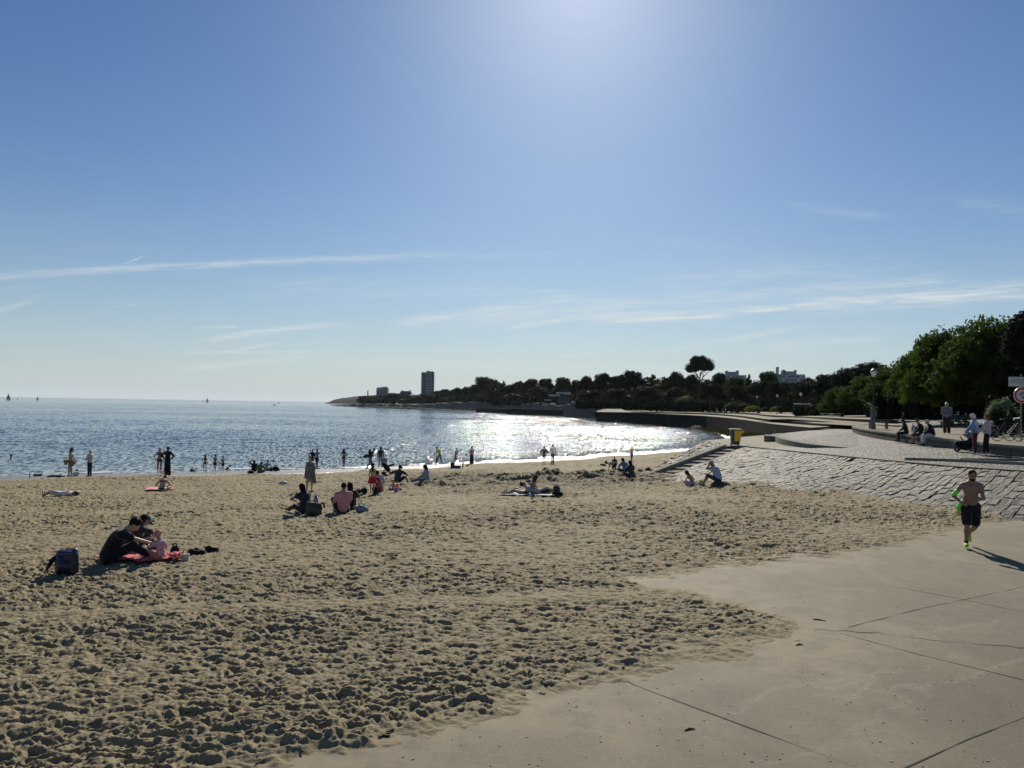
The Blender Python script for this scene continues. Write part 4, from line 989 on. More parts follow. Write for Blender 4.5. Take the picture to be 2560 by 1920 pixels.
# ================================================================== BUILDINGS
glass_d = pmat('dark_glass', (.03,.04,.05), .15); lit_w = pmat('lit_window_pale', (.62,.62,.60), .6)  # second one: pale colour stands in for bright lights in the windows
def block(name, px0, px1, pytop, Yd, gz, mat, label, nfl, ncol, depth=.6, roof=(), win=(.45,.5), balc=False, wmat=None, cols=(0, 1)):
    a = on_y(px0, pytop, Yd); b = on_y(px1, pytop, Yd); W = b[0]-a[0]; H = a[2]-gz; D = W*depth
    e = empty(name, ((a[0]+b[0])/2, Yd+D/2, gz), 0, label=label, cat='building')
    B = MB(); B.box((0, 0, H/2), (W, D, H)); B.build('wall', mat, e)
    fh = H/nfl
    for r_ in range(nfl):
        for c_ in range(ncol):
            f = cols[0]+(cols[1]-cols[0])*(c_+.5)/ncol; cw = W*(cols[1]-cols[0])/ncol*win[0]
            B = MB(); B.box((-W/2+W*f, -D/2-.03, fh*(r_+.55)), (cw, .12, fh*win[1])); B.build('window', (wmat or glass_d) if (r_*7+c_*3) % 5 else lit_w, e)
        if balc:
            B = MB(); B.box((0, -D/2-.6, fh*r_+.1), (W*.96, 1.2, .18)); B.box((0, -D/2-1.18, fh*r_+.55), (W*.96, .06, .7)); B.build('balcony', mat, e)
    for (x0, x1, h_) in roof:
        B = MB(); B.box((W*(x0+x1)/2-W/2, 0, H+h_/2), (W*(x1-x0), D*.6, h_)); B.build('roof_structure', mat, e)
    B = MB(); B.box((0, 0, H+.12), (W*1.03, D*1.03, .24)); B.build('roof', mat, e)
    return e
gr = pmat('grey_render', (.13,.145,.165), .8, var=.2, vscale=.3); dk = pmat('dark_render', (.09,.095,.10), .8); wh = pmat('white_render', (.50,.50,.49), .8, var=.1, vscale=.2)
tw_ = block('tower_block', 1055, 1083.5, 931, 930, 2, gr, 'tall grey residential tower block on the far point', 13, 4, .7, ((.38,.5,2.0),(.55,.98,1.6),(.5,.54,2.6)), (.4,.42), False, lit_w, (.36,.92))
B = MB(); H_ = on_y(1055,931,930)[2]-2; W_ = 28.5*930/FPX; B.box((-W_/2-.35, -W_*.35+1.5, H_/2), (.7, 5, H_)); B.build('fin', wh, tw_)
B = MB(); B.box((W_/2+.02, 0, H_/2), (.8, W_*.72, H_+.6)); B.build('fin', dk, tw_)
block('apartment_block', 941, 968.5, 971, 930, 2, pmat('blue_grey_render', (.26,.28,.30), .8), 'small white apartment block with rooftop terrace near the end of the point', 6, 3, .8, ((.05,.2,1.5),(.5,.95,2.2),(.3,.4,1.8)), (.5,.45), True)
vl = block('villa', 997, 1030, 985, 900, 1.2, gr, 'grey seaside villa with dark mansard roof', 4, 4, .6, (), (.4,.5))
B = MB(); p = (0, 0, on_y(997,985,900)[2]-1.2); B.box((0,0,p[2]+1.9), (15.5, 9, 3.6), taper=.72); B.build('mansard_roof', dk, vl); B = MB(); B.box((5, 0, p[2]+4), (1.4,1.2,2.2)); B.box((-4.5, 0, p[2]+4), (1.2,1.2,1.6)); B.build('chimney', dk, vl)
q = on_y(1038, 986, 880); e = empty('pavilion', (q[0], 880, 1.5), label='pavilion with a bright white sloping roof right of the grey villa', cat='building')
B = MB(); B.box((0,0,(q[2]-1.5)*.45), (11, 6, (q[2]-1.5)*.9)); B.build('wall', gr, e); B = MB(); B.add([(-6,-3.5,(q[2]-1.5)*.9),(6,-3.5,(q[2]-1.5)*.72),(6,3.5,(q[2]-1.5)*.72),(-6,3.5,(q[2]-1.5)*.9),(-5,0,q[2]-1.3),(5,0,q[2]-1.9)], [(0,1,5,4),(1,2,5),(2,3,4,5),(3,0,4)]); B.build('roof', wh, e)
q = on_y(919.8, 976, 925); B = MB(); B.tube([(q[0], 925, 1), (q[0], 925, q[2]-3)], [.9, .7], 8); B.tube([(q[0], 925, q[2]-3), (q[0], 925, q[2])], [.75, .6], 8); setp(B.build('chimney_stack', pmat('brick_stack', (.25,.20,.17), .8)), 'thin chimney stack standing above the trees at the point', 'chimney')
ab = block('apartment_block', 1803, 1866, 938, 520, 3, pmat('lilac_render', (.34,.34,.38), .8), 'pale long apartment block behind the trees, left one, right of the umbrella pine', 9, 9, .35, ((.22,.30,3.2),(.32,.62,2.6),(.66,.72,3.6)), (.55,.45), False)
ab = block('apartment_block', 1941, 2013, 936, 520, 3, pmat('lilac_render', (.34,.34,.38), .8), 'pale long apartment block behind the trees, right one, with thin rooftop mast', 9, 10, .35, ((.08,.11,5.4),(.25,.72,2.4),(.28,.34,3.4),(.70,.73,3.4)), (.55,.45), False)
e = empty('beach_house', (on_y(1405, 985, 425)[0], 425, 3.2), label='low house with bright white flat roofs among the trees', cat='building')
for (x0, x1, y0, y1, m_) in ((1391,1426,980,985,wh),(1372,1400,986,991,wh),(1411,1426,985,987,wh),(1362,1377,998.5,1002,wh)):
    a = on_y(x0, y0, 421); b = on_y(x1, y1, 421); B = MB(); B.box(((a[0]+b[0])/2-e.location.x, -4, (a[2]+b[2])/2-3.2), (b[0]-a[0], 5, abs(a[2]-b[2]))); B.build('roof', m_, e)
B = MB(); a = on_y(1391, 985, 424); B.box((1, 0, (a[2]-3.2)/2), (6, 5, a[2]-3.2)); B.build('wall', gr, e)
# ================================================================== STREET FURNITURE
black = pmat('black_iron', (.012,.013,.014), .45); lampg = pmat('lamp_glass', (.75,.76,.74), .3); ygal = pmat('grey_post', (.10,.105,.10), .55)
def street_lamp(loc, H, label, detail=True):
    e = empty('street_lamp', loc, 0, label=label, cat='lamp', group='street lamps of the promenade'); k = H/4.0
    B = MB(); B.lathe([(.13*k,0),(.13*k,.25*k),(.085*k,.35*k),(.07*k,.8*k),(.05*k,1.0*k),(.04*k,H-.62*k),(.06*k,H-.6*k),(.03*k,H-.55*k)], n=10); B.build('post', black, e, True)
    B = MB(); B.lathe([(.09*k,H-.56*k),(.20*k,H-.24*k),(.205*k,H-.22*k)], n=12); B.build('lantern', lampg, e, True)
    B = MB(); B.lathe([(.215*k,H-.22*k),(.20*k,H-.16*k),(.13*k,H-.07*k),(.04*k,H-.03*k),(.02*k,H)], n=12); B.build('cap', pmat('lamp_cap', (.28,.29,.29), .4), e, True)
    return e
L0 = on_z(2184, 1073, TZ); t = on_y(2187, 921, L0[1]); street_lamp((L0[0], L0[1], TZ), t[2]-TZ, 'near black street lamp with pale lantern at the left end of the terrace')
for (px, py, Yd, gz, lab) in ((2075,983,122,1.6,'street lamp by the picnic benches, nearest of the distant row'),(2002,986,138,1.55,'street lamp beside the white frame, second of the distant row'),(1943,990,160,1.5,'street lamp above the golden hedge, third of the distant row'),(1893,993.5,182,1.5,'street lamp at the left end of the hedge, fourth of the distant row'),(1831,998,214,1.5,'street lamp behind the walkers on the quay, farthest of the distant row')):
    t = on_y(px, py-5, Yd); street_lamp((t[0], Yd, gz), t[2]-gz, lab)
for px, lab in ((1264.5,'leftmost of three small white lamps on the far cliff'),(1281.5,'middle one of three small white lamps on the far cliff'),(1296,'rightmost of three small white lamps on the far cliff')):
    t = on_y(px, 986.5, 438); street_lamp((t[0], 438, t[2]-5), 5, lab)
# wheelie bin
bp_ = on_prom(1838, 1114); e = empty('wheelie_bin', (bp_[0], bp_[1], bp_[2]), R(-8), label='grey wheeled bin with yellow panel and open flap at the head of the steps', cat='bin')
gb = pmat('bin_grey', (.055,.06,.055), .5); yb = pmat('bin_yellow', (.85,.52,.02), .4)
def frust(B, z0, z1, w0, d0, w1, d1, cx=0, cy=0):
    B.add([(cx-w0/2,cy-d0/2,z0),(cx+w0/2,cy-d0/2,z0),(cx+w0/2,cy+d0/2,z0),(cx-w0/2,cy+d0/2,z0),(cx-w1/2,cy-d1/2,z1),(cx+w1/2,cy-d1/2,z1),(cx+w1/2,cy+d1/2,z1),(cx-w1/2,cy+d1/2,z1)], [(3,2,1,0),(4,5,6,7),(0,1,5,4),(1,2,6,5),(2,3,7,6),(3,0,4,7)])
B = MB(); frust(B, .06, .98, .46, .50, .60, .62); B.build('body', gb, e, bevel=.03)
B = MB(); frust(B, .30, .93, .33, .03, .43, .03, .07, 0); 
B2 = MB(); B2.add([(-.10,-.275,.28),(.28,-.275,.28),(.28,-.30,.28),(-.10,-.30,.28),(-.09,-.325,.95),(.31,-.325,.95),(.31,-.345,.95),(-.09,-.345,.95)], [(0,1,2,3),(7,6,5,4),(3,2,6,7),(1,0,4,5),(2,1,5,6),(0,3,7,4)]); B2.build('front_panel', yb, e)
B = MB(); B.box((0, -.005, 1.01), (.68, .70, .07)); B.build('rim', gb, e, bevel=.015)
B = MB(); B.add([(.32,-.3,1.05),(.32,-.3,.72),(.52,-.3,.90),(.32,.3,1.05),(.32,.3,.72),(.52,.3,.90)], [(0,1,2),(5,4,3),(0,2,5,3),(1,4,5,2),(0,3,4,1)]); B.build('lid_flap', yb, e, bevel=.01)
for sx in (-1, 1):
    B = MB(); B.tube([(sx*.22-.03, .24, .1), (sx*.22+.03, .24, .1)], .1, 14); B.build('wheel', black, e)
B = MB(); B.tube([(-.2,.36,.95),(-.2,.42,1.0),(.2,.42,1.0),(.2,.36,.95)], .018, 6); B.build('handle', gb, e)
B = MB(); B.add([(-.22,-.353,.55),(-.12,-.353,.55),(-.12,-.36,.85),(-.22,-.36,.85)], [(0,1,2,3)])
# grey post with slanted panel, bench beside it
q = on_z(2180, 1073, TZ); e = empty('information_post', (q[0], q[1]-.1, TZ), 0, label='thick grey post with a slanted dark panel on top, beside the near street lamp', cat='post')
B = MB(); B.box((0,0,.72), (.24,.2,1.44)); B.build('post', ygal, e, bevel=.015); B = MB(); B.box((.17,-.02,1.05), (.12,.16,.42)); B.build('box', ygal, e, bevel=.01)
B = MB(); B.box((.0,0,1.56), (.62,.45,.05), M=Matrix.Rotation(R(28), 3, 'Y')); B.build('panel', black, e)
def bench(loc, rz, label, W=1.5, mat=None):
    e = empty('bench', loc, rz, label=label, cat='bench', group='benches')
    m_ = mat or pmat('bench_wood', (.20,.16,.11), .6)
    B = MB()
    for k in range(3): B.box((0, -.16+.15*k, .45), (W, .12, .05))
    B.build('seat', m_, e); 
    for s_ in (-1, 1): B = MB(); B.box((s_*W*.42, 0, .215), (.04, .36, .43)); B.build('leg', black, e)
    return e
bench((on_y(2196, 1067, q[1]+1.2)[0], q[1]+1.2, TZ), 0, 'dark plain bench just right of the grey information post', 1.3, black)
pale = pmat('pale_wood', (.42,.42,.38), .6)
def picnic(px, Yd, gz, lab):
    p = on_y(px, 1035, Yd); e = empty('picnic_table', (p[0], Yd, gz), R(10), label=lab, cat='table', group='picnic tables under the trees')
    B = MB(); B.box((0,0,.75), (1.9,.8,.07)); B.build('tabletop', pale, e)
    for s_ in (-1, 1): B = MB(); B.box((0,s_*.75,.45), (1.9,.28,.05)); B.build('bench_seat', pale, e)
    for s_ in (-1, 1): B = MB(); B.box((s_*.7,0,.36), (.08,1.5,.07)); B.box((s_*.7,0,.37), (.08,.5,.74)); B.build('leg', pale, e)
picnic(2015, 128, 1.62, 'pale picnic table under the white frame'); picnic(2040, 122, 1.62, 'pale picnic table left of the distant lamp'); picnic(2066, 116, 1.62, 'pale picnic table behind the distant lamp post'); picnic(2092, 110, 1.62, 'pale picnic table farthest right, before the chestnuts')
a = on_y(2001, 1009.5, 130); b = on_y(2026, 1010, 130); B = MB(); B.tube([(a[0],130,1.5),(a[0],130,a[2]),(b[0],130,b[2]),(b[0],130,1.5)], .05, 6); B.tube([(a[0],133,1.5),(a[0],133,a[2]),(b[0],133,b[2]),(b[0],133,1.5)], .05, 6); B.tube([(a[0],130,a[2]),(a[0],133,a[2])], .05); B.tube([(b[0],130,b[2]),(b[0],133,b[2])], .05)
setp(B.build('swing_frame', wh), 'thin white rectangular frame standing in front of the dark park trees', 'frame')
# signpost at the right edge
SY_ = 33.0; q = on_y(2553.5, 988, SY_); e = empty('road_sign', (q[0], SY_, TZ), 0, label='round red-bordered no-cycling sign with a white text plate above, at the right edge', cat='sign')
zz = q[2]-TZ; B = MB(); B.tube([(0, .03, -.05), (0, .03, zz+.95)], .03, 10); B.build('pole', pmat('sign_pole', (.22,.17,.16), .5), e)
def disc(r, y, n=40, z=0): return [(r*math.cos(2*math.pi*i/n), y, z+r*math.sin(2*math.pi*i/n)) for i in range(n)]
B = MB(); D = disc(.355, -.03, z=zz); D2 = disc(.355, 0, z=zz); B.add(D+D2, [tuple(range(40)), tuple(range(79, 39, -1))]+[(i, 40+i, 40+(i+1) % 40, (i+1) % 40) for i in range(40)]); B.build('sign_disc', pmat('sign_white', (.62,.62,.60), .4), e)
B = MB(); A = disc(.335, -.034, z=zz); C = disc(.235, -.034, z=zz); B.add(A+C, [(i, (i+1) % 40, 40+(i+1) % 40, 40+i) for i in range(40)]); B.build('red_ring', pmat('sign_red', (.42,.02,.03), .4), e)
B = MB(); y_ = -.04
def ringt(cx, cz, r): B.tube([(cx+r*math.cos(i*.5236), y_, cz+r*math.sin(i*.5236)) for i in range(13)], .008, 5)
ringt(-.10, zz+.01, .062); ringt(.06, zz+.075, .062); B.tube([(-.10,y_,zz+.01),(-.03,y_,zz+.10),(.05,y_,zz+.13),(.06,y_,zz+.075)], .009, 5); B.tube([(-.03,y_,zz+.10),(-.01,y_,zz+.0),(.06,y_,zz+.075)], .009, 5); B.tube([(.04,y_,zz+.15),(.0,y_,zz+.17)], .009, 5); B.tube([(-.04,y_,zz+.13),(-.02,y_,zz+.14)], .012, 5)
ringt(.02, zz-.125, .045); ringt(.15, zz-.10, .045); B.tube([(.02,y_,zz-.12),(.07,y_,zz-.08),(.12,y_,zz-.08),(.15,y_,zz-.03)], .022, 6); B.tube([(.06,y_,zz-.06),(.10,y_,zz-.05)], .03, 6); B.build('pictogram', black, e)
B = MB(); B.box((0, 0, zz+.595), (1.13, .03, .42)); B.build('text_plate', pmat('sign_white2', (.50,.51,.48), .45), e, bevel=.02)
B = MB(); rr = random.Random(4)
for (z_, x0, x1) in ((.10,-.38,.02),(.045,-.48,.5),(-.03,-.5,.5),(-.10,-.12,.22)):
    x = x0
    while x < x1:
        w_ = rr.uniform(.03, .10); B.box((x+w_/2, -.018, zz+.595+z_), (w_, .004, .026)); x += w_+.02
B.build('lettering', pmat('letter_grey', (.08,.08,.08), .6), e)
def bicycle(loc, rz, label, c=(.02,.02,.025)):
    e = empty('bicycle', loc, rz, label=label, cat='bicycle', group='bicycles against the hedge'); m_ = pmat('bike'+str(c), c, .35)
    for x in (-.52, .52):
        B = MB(); B.tube([(x+.33*math.cos(i*.3927), 0, .34+.33*math.sin(i*.3927)) for i in range(17)], .018, 6); w = B.build('wheel', black, e)
        B = MB()
        for k in range(8): B.tube([(x,0,.34),(x+.32*math.cos(k*.785), 0, .34+.32*math.sin(k*.785))], .003, 3)
        B.build('spokes', pmat('chrome', (.5,.5,.5), .3, metal=1), w)
    B = MB(); B.tube([(-.52,0,.34),(-.08,0,.32),(.38,0,.78),(-.16,0,.80),(-.08,0,.32)], .018, 6); B.tube([(-.52,0,.34),(-.16,0,.80),(-.2,0,.92)], .014, 6); B.tube([(.52,0,.34),(.38,0,.78),(.35,0,.98)], .016, 6); B.build('frame', m_, e)
    B = MB(); B.tube([(.33,-.27,1.02),(.37,-.1,1.0),(.37,.1,1.0),(.33,.27,1.02)], .014, 6); B.build('handlebar', black, e)
    B = MB(); B.box((-.22,0,.95), (.26,.13,.05), taper=.8); B.build('saddle', black, e)
    return e
q = on_z(2520, 1103, TZ); bicycle((q[0], q[1], TZ), R(8), 'dark bicycle parked above the wall, left of the signpost')
q = on_z(2575, 1104, TZ); bicycle((q[0], q[1]+.5, TZ), R(-5), 'dark bicycle parked above the wall, cut by the right edge', (.05,.03,.03))
# ================================================================== BOATS
sailw = pmat('sail_grey', (.10,.12,.15), .8); hullm = pmat('hull_dark', (.04,.05,.06), .5); hullw = pmat('hull_white', (.5,.5,.5), .5)
def sailboat(px, pybase, pytop, label, lean=.04, two=False, hull=hullm, w=1.0):
    P = on_z(px, pybase, WATER_Z) if pybase > horizon_y(px)+3.2 else on_y(px, pybase, 2600)
    Yd = P[1]; H = (pybase-pytop)*Yd/FPX; e = empty('sailboat', (P[0], Yd, WATER_Z), 0, label=label, cat='boat', group='sailing boats on the horizon'); L = H*.75
    B = MB(); n = 9; V = []
    for i in range(n):
        t = -1+2*i/(n-1); b_ = (1-abs(t)**2.2)*L*.14+.02; V += [(t*L/2, -b_, L*.10), (t*L/2, 0, -L*.04), (t*L/2, b_, L*.10)]
    B.add(V, [(3*i+a, 3*i+3+a, 3*i+4+a, 3*i+1+a) for i in range(n-1) for a in (0, 1)]+[(3*i, 3*i+2, 3*i+5, 3*i+3) for i in range(n-1)]); B.build('hull', hull, e)
    B = MB(); B.tube([(0,0,0),(H*lean,0,H)], [L*.02, L*.01], 6); B.tube([(0,0,L*.2),(-L*.42,0,L*.22)], L*.012, 5); B.build('mast', hullm, e)
    if w > 0:
        B = MB(); B.add([(-.02*L,-.02,H*.10),(-L*.42*w,-.3,H*.13),(H*lean,0,H*.96),(-.02*L,.06,H*.10),(-L*.42*w,-.2,H*.13),(H*lean,.06,H*.96)], [(0,1,2),(5,4,3),(0,3,4,1),(1,4,5,2),(2,5,3,0)]); B.build('mainsail', sailw, e)
        B = MB(); B.add([(L*.03,-.02,H*.12),(L*.46*w,.3,H*.07),(H*lean,0,H*.8),(L*.03,.06,H*.12),(L*.46*w,.4,H*.07),(H*lean,.06,H*.8)], [(0,1,2),(5,4,3),(0,3,4,1),(1,4,5,2),(2,5,3,0)]); B.build('jib', sailw, e)
    return e
sailboat(20.5, 998.4, 982.5, 'tall dark sail boat farthest left on the horizon', .05)
sailboat(93.5, 999.0, 988.5, 'small sailing boat with half-lowered sail, second from the left', .03, w=.55)
sailboat(518, 1002.0, 991.5, 'sailing boat alone near the middle of the open horizon', .0, w=.8)
sailboat(508.5, 1003.2, 995, 'bare-masted small boat just left of the middle sailing boat', 0, w=0)
def motorboat(px, py, wpx, label, Yd=1700, hull=hullm):
    P = on_y(px, py, Yd); L = wpx*Yd/FPX; e = empty('motorboat', (P[0], Yd, WATER_Z), 0, label=label, cat='boat')
    B = MB(); B.add([(-L/2,-L*.12,L*.12),(L*.38,-L*.12,L*.10),(L/2,0,L*.15),(L*.38,L*.12,L*.10),(-L/2,L*.12,L*.12),(-L/2,0,-.1),(L*.4,0,-.1)], [(0,1,6,5),(1,2,6),(2,3,6),(3,4,5,6),(4,0,5),(0,4,3,2,1)]); B.build('hull', hull, e)
    B = MB(); B.box((-L*.05,0,L*.16), (L*.35,L*.16,L*.10), taper=.8); B.build('cabin', hull, e); return e
motorboat(686, 1006.5, 10, 'low dark motorboat right of the middle sailing boat', 900)
motorboat(480, 1001.5, 4, 'tiny pale boat left of the middle sailing boat', 1800, hullw)
def buoy(px, py0, py1, Yd, label):
    P = on_y(px, py1, Yd); H = (py1-py0)*Yd/FPX; B = MB(); B.lathe([(H*.25,-.3),(H*.25,H*.25),(H*.10,H*.4),(H*.10,H*.75),(H*.2,H*.78),(H*.2,H)], (P[0],Yd,WATER_Z), 10); return setp(B.build('buoy', hullm), label, 'buoy', 'channel buoys')
buoy(44, 994.7, 998.3, 1500, 'small dark buoy between the two leftmost sailing boats'); buoy(697, 1000, 1004, 1600, 'small dark buoy right of the low motorboat')
# ================================================================== PEOPLE
def surface_nets(prims, res, k, pad=.04, cuts=()):
    """one continuous skin round a set of tapered bones and ellipsoids"""
    lo = np.full(3, 1e9); hi = -lo
    for p in prims:
        if p[0] == 'c': pts = (p[1]-p[3], p[1]+p[3], p[2]-p[4], p[2]+p[4])
        else: m_ = max(p[2]); pts = (p[1]-m_, p[1]+m_)
        for q in pts: lo = np.minimum(lo, q); hi = np.maximum(hi, q)
    lo -= pad; hi += pad; n = np.maximum(((hi-lo)/res).astype(int)+2, 4)
    ax_ = [lo[i]+res*np.arange(n[i]) for i in range(3)]
    G = np.stack(np.meshgrid(*ax_, indexing='ij'), -1).astype(np.float32)
    D = np.full(G.shape[:3], 9.0, np.float32)
    for p in prims:
        # evaluate only near the primitive
        if p[0] == 'c': a, b, ra, rb = p[1:5]; l2 = np.minimum(a-ra, b-rb); h2 = np.maximum(a+ra, b+rb)
        else: m_ = max(p[2]); l2 = p[1]-m_; h2 = p[1]+m_
        m_ = 4*res+2*k+.02
        i0 = np.clip(((l2-m_-lo)/res).astype(int), 0, n-1); i1 = np.clip(((h2+m_-lo)/res).astype(int)+2, 1, n)
        sl_ = tuple(slice(i0[i], i1[i]) for i in range(3)); g = G[sl_]
        if p[0] == 'c':
            ba = (b-a).astype(np.float32); t = np.clip(((g-a)@ba)/max(ba@ba, 1e-9), 0, 1); d = np.linalg.norm(g-a-t[..., None]*ba, axis=-1)-(ra+(rb-ra)*t)
        else:
            q = (g-p[1])@p[3].T if p[3] is not None else g-p[1]; r = np.array(p[2], np.float32); k0 = np.linalg.norm(q/r, axis=-1); k1 = np.linalg.norm(q/(r*r), axis=-1)+1e-9; d = k0*(k0-1)/k1
        kk = p[-1] if isinstance(p[-1], float) and p[-1] < .5 and len(p) > (5 if p[0] == 'c' else 4) else k
        cur = D[sl_]; h = np.clip(.5+.5*(cur-d)/kk, 0, 1); D[sl_] = cur*(1-h)+d*h-kk*h*(1-h)
    for (nv, c) in cuts:   # keep side where (x.n) < c
        D = np.maximum(D, (G@np.array(nv, np.float32))-c)
    S = D < 0
    c8 = [S[i:n[0]-1+i, j:n[1]-1+j, l:n[2]-1+l] for i in (0, 1) for j in (0, 1) for l in (0, 1)]
    cnt = sum(c.astype(np.int8) for c in c8); act = (cnt > 0) & (cnt < 8)
    idx = np.full(act.shape, -1); ii = np.argwhere(act); idx[act] = np.arange(len(ii))
    acc = np.zeros((len(ii), 3)); w = np.zeros(len(ii))
    for a_ in range(3):
        for o1 in (0, 1):
            for o2 in (0, 1):
                off = [0, 0, 0]; oth = [x for x in range(3) if x != a_]; off[oth[0]] = o1; off[oth[1]] = o2
                p0 = ii+off; p1 = p0.copy(); p1[:, a_] += 1
                d0 = D[p0[:, 0], p0[:, 1], p0[:, 2]]; d1 = D[p1[:, 0], p1[:, 1], p1[:, 2]]
                m_ = (d0 < 0) != (d1 < 0); t = np.where(m_, d0/(d0-d1+1e-12), 0)
                P = p0.astype(float); P[:, a_] += t; acc += P*m_[:, None]; w += m_
    V = lo+res*acc/np.maximum(w, 1)[:, None]
    F = []
    for a_ in range(3):
        b_, c_ = (a_+1) % 3, (a_+2) % 3
        s0 = [slice(None)]*3; s1 = [slice(None)]*3; s0[a_] = slice(0, -1); s1[a_] = slice(1, None)
        A0 = S[tuple(s0)]; A1 = S[tuple(s1)]; e_ = np.argwhere(A0 != A1)
        e_ = e_[(e_[:, b_] > 0) & (e_[:, c_] > 0) & (e_[:, b_] < n[b_]-1) & (e_[:, c_] < n[c_]-1)]
        def ci(db, dc): q = e_.copy(); q[:, b_] += db; q[:, c_] += dc; return idx[q[:, 0], q[:, 1], q[:, 2]]
        q = np.stack([ci(-1, -1), ci(0, -1), ci(0, 0), ci(-1, 0)], 1); fl = ~A0[e_[:, 0], e_[:, 1], e_[:, 2]]
        q[fl] = q[fl][:, ::-1]; F.append(q)
    F = np.concatenate(F); F = F[(F >= 0).all(1)]
    return V, F
def sdf_obj(name, prims, res, mat, parent, k=.02, cuts=()):
    V, F = surface_nets(prims, res, k, cuts=cuts); me = bpy.data.meshes.new(name)
    if len(F): fast_mesh(me, V, F)
    return link(name, me, mat, parent, smooth=True)
NV_ = lambda *a: np.array(a, float)
def ik(root, tgt, l1, l2, pole):
    d = tgt-root; L = np.linalg.norm(d); u = d/max(L, 1e-6)
    if L > (l1+l2)*.999: L = (l1+l2)*.999; tgt = root+u*L
    a = (l1*l1-l2*l2+L*L)/(2*L); h = math.sqrt(max(l1*l1-a*a, 0)); p = np.array(pole, float); p = p-u*(p@u); nn = np.linalg.norm(p); p = p/nn if nn > 1e-6 else NV_(0, 0, 1)
    return root+u*a+p*h, tgt
def rotz_(v, a): c, s_ = math.cos(a), math.sin(a); return NV_(v[0]*c-v[1]*s_, v[0]*s_+v[1]*c, v[2])
def skeleton(H, po, fem=False, child=False):
    g = lambda k, d: NV_(*po.get(k, d))*H
    lean = R(po.get('lean', 0)); side = R(po.get('side', 0)); tw = R(po.get('twist', 0))
    up = NV_(math.sin(side), math.sin(lean)*math.cos(side), math.cos(lean)*math.cos(side)); fw = NV_(0, math.cos(lean), -math.sin(lean)); rt = np.cross(fw, up); rt /= np.linalg.norm(rt); fw = np.cross(up, rt)
    if po.get('supine'): fw = -fw; rt = -rt
    r2 = rt*math.cos(tw)+fw*math.sin(tw); f2 = -rt*math.sin(tw)+fw*math.cos(tw)
    J = {}; P = g('pelvis', (0, 0, .53)); J['pelvis'] = P; bend = R(po.get('bend', 0))
    up2 = up*math.cos(bend)+fw*math.sin(bend); 
    J['waist'] = P+up*.10*H; J['chest'] = J['waist']+((up+up2)/2)*.12*H; J['neck'] = J['chest']+up2*.085*H
    f2 = f2*math.cos(bend)-up*math.sin(bend) if bend else f2; J['up'] = up2; J['fw'] = f2; J['rt'] = r2; J['pr'] = rt
    sw = (.095 if fem else .108)*(.9 if child else 1)*H; hw = .052*H
    nd = R(po.get('nod', 0)); ny = R(po.get('turn', 0))
    hf = f2*math.cos(ny)-r2*math.sin(ny); hr = r2*math.cos(ny)+f2*math.sin(ny); hu = up2*math.cos(nd)+hf*math.sin(nd)
    if 'headup' in po: hu = NV_(*po['headup']); hu /= np.linalg.norm(hu)
    hf2 = hf-hu*(hf@hu); hf2 /= max(np.linalg.norm(hf2), 1e-6); hr = np.cross(hf2, hu)
    hs = 1.22 if child else 1.0; J['hs'] = hs
    J['head'] = J['neck']+hu*.098*H*hs+hf2*.012*H; J['hu'], J['hf'], J['hr'] = hu, hf2, hr
    lg = .235*H if not child else .22*H; ua, fa = .165*H, .145*H
    for s_, n_ in ((-1, 'L'), (1, 'R')):
        J['sh'+n_] = J['neck']-up2*.038*H+r2*s_*sw; J['hip'+n_] = P+rt*s_*hw
        ft = g('foot'+n_, (s_*.055, 0, .045)); kp = po.get('kp'+n_, po.get('kp', (s_*.15, 1, .1)))
        if 'kp' in po and 'kp'+n_ not in po: kp = (kp[0]*s_, kp[1], kp[2])
        J['kn'+n_], J['an'+n_] = ik(J['hip'+n_], ft, lg+.01*H, lg, kp)
        hd = g('hand'+n_, (s_*.135, .03, .47)); ep = po.get('ep'+n_, po.get('ep', (.5, -1, -.2)))
        if 'ep'+n_ not in po: ep = (ep[0]*s_, ep[1], ep[2])
        J['el'+n_], J['wr'+n_] = ik(J['sh'+n_], hd, ua, fa, ep)
        td = NV_(*po.get('toe'+n_, po.get('toe', (s_*.15, 1, -.25)))); J['toe'+n_] = J['an'+n_]+td/np.linalg.norm(td)*.085*H; J['heel'+n_] = J['an'+n_]-td/np.linalg.norm(td)*.03*H-NV_(0, 0, .012*H)
        hdv = J['wr'+n_]-J['el'+n_]; hdv /= max(np.linalg.norm(hdv), 1e-6); hdv = NV_(*po['hdir'+n_]) if 'hdir'+n_ in po else hdv; hdv = hdv/np.linalg.norm(hdv); J['hd'+n_] = hdv
    J['H'] = H; J['child'] = child; J['fem'] = fem; return J
def E(c, r, M=None): return ('e', NV_(*c), r, M)
def C(a, b, ra, rb, *k): return ('c', NV_(*a), NV_(*b), ra, rb)+k
def lerp(a, b, t): return a+(b-a)*t
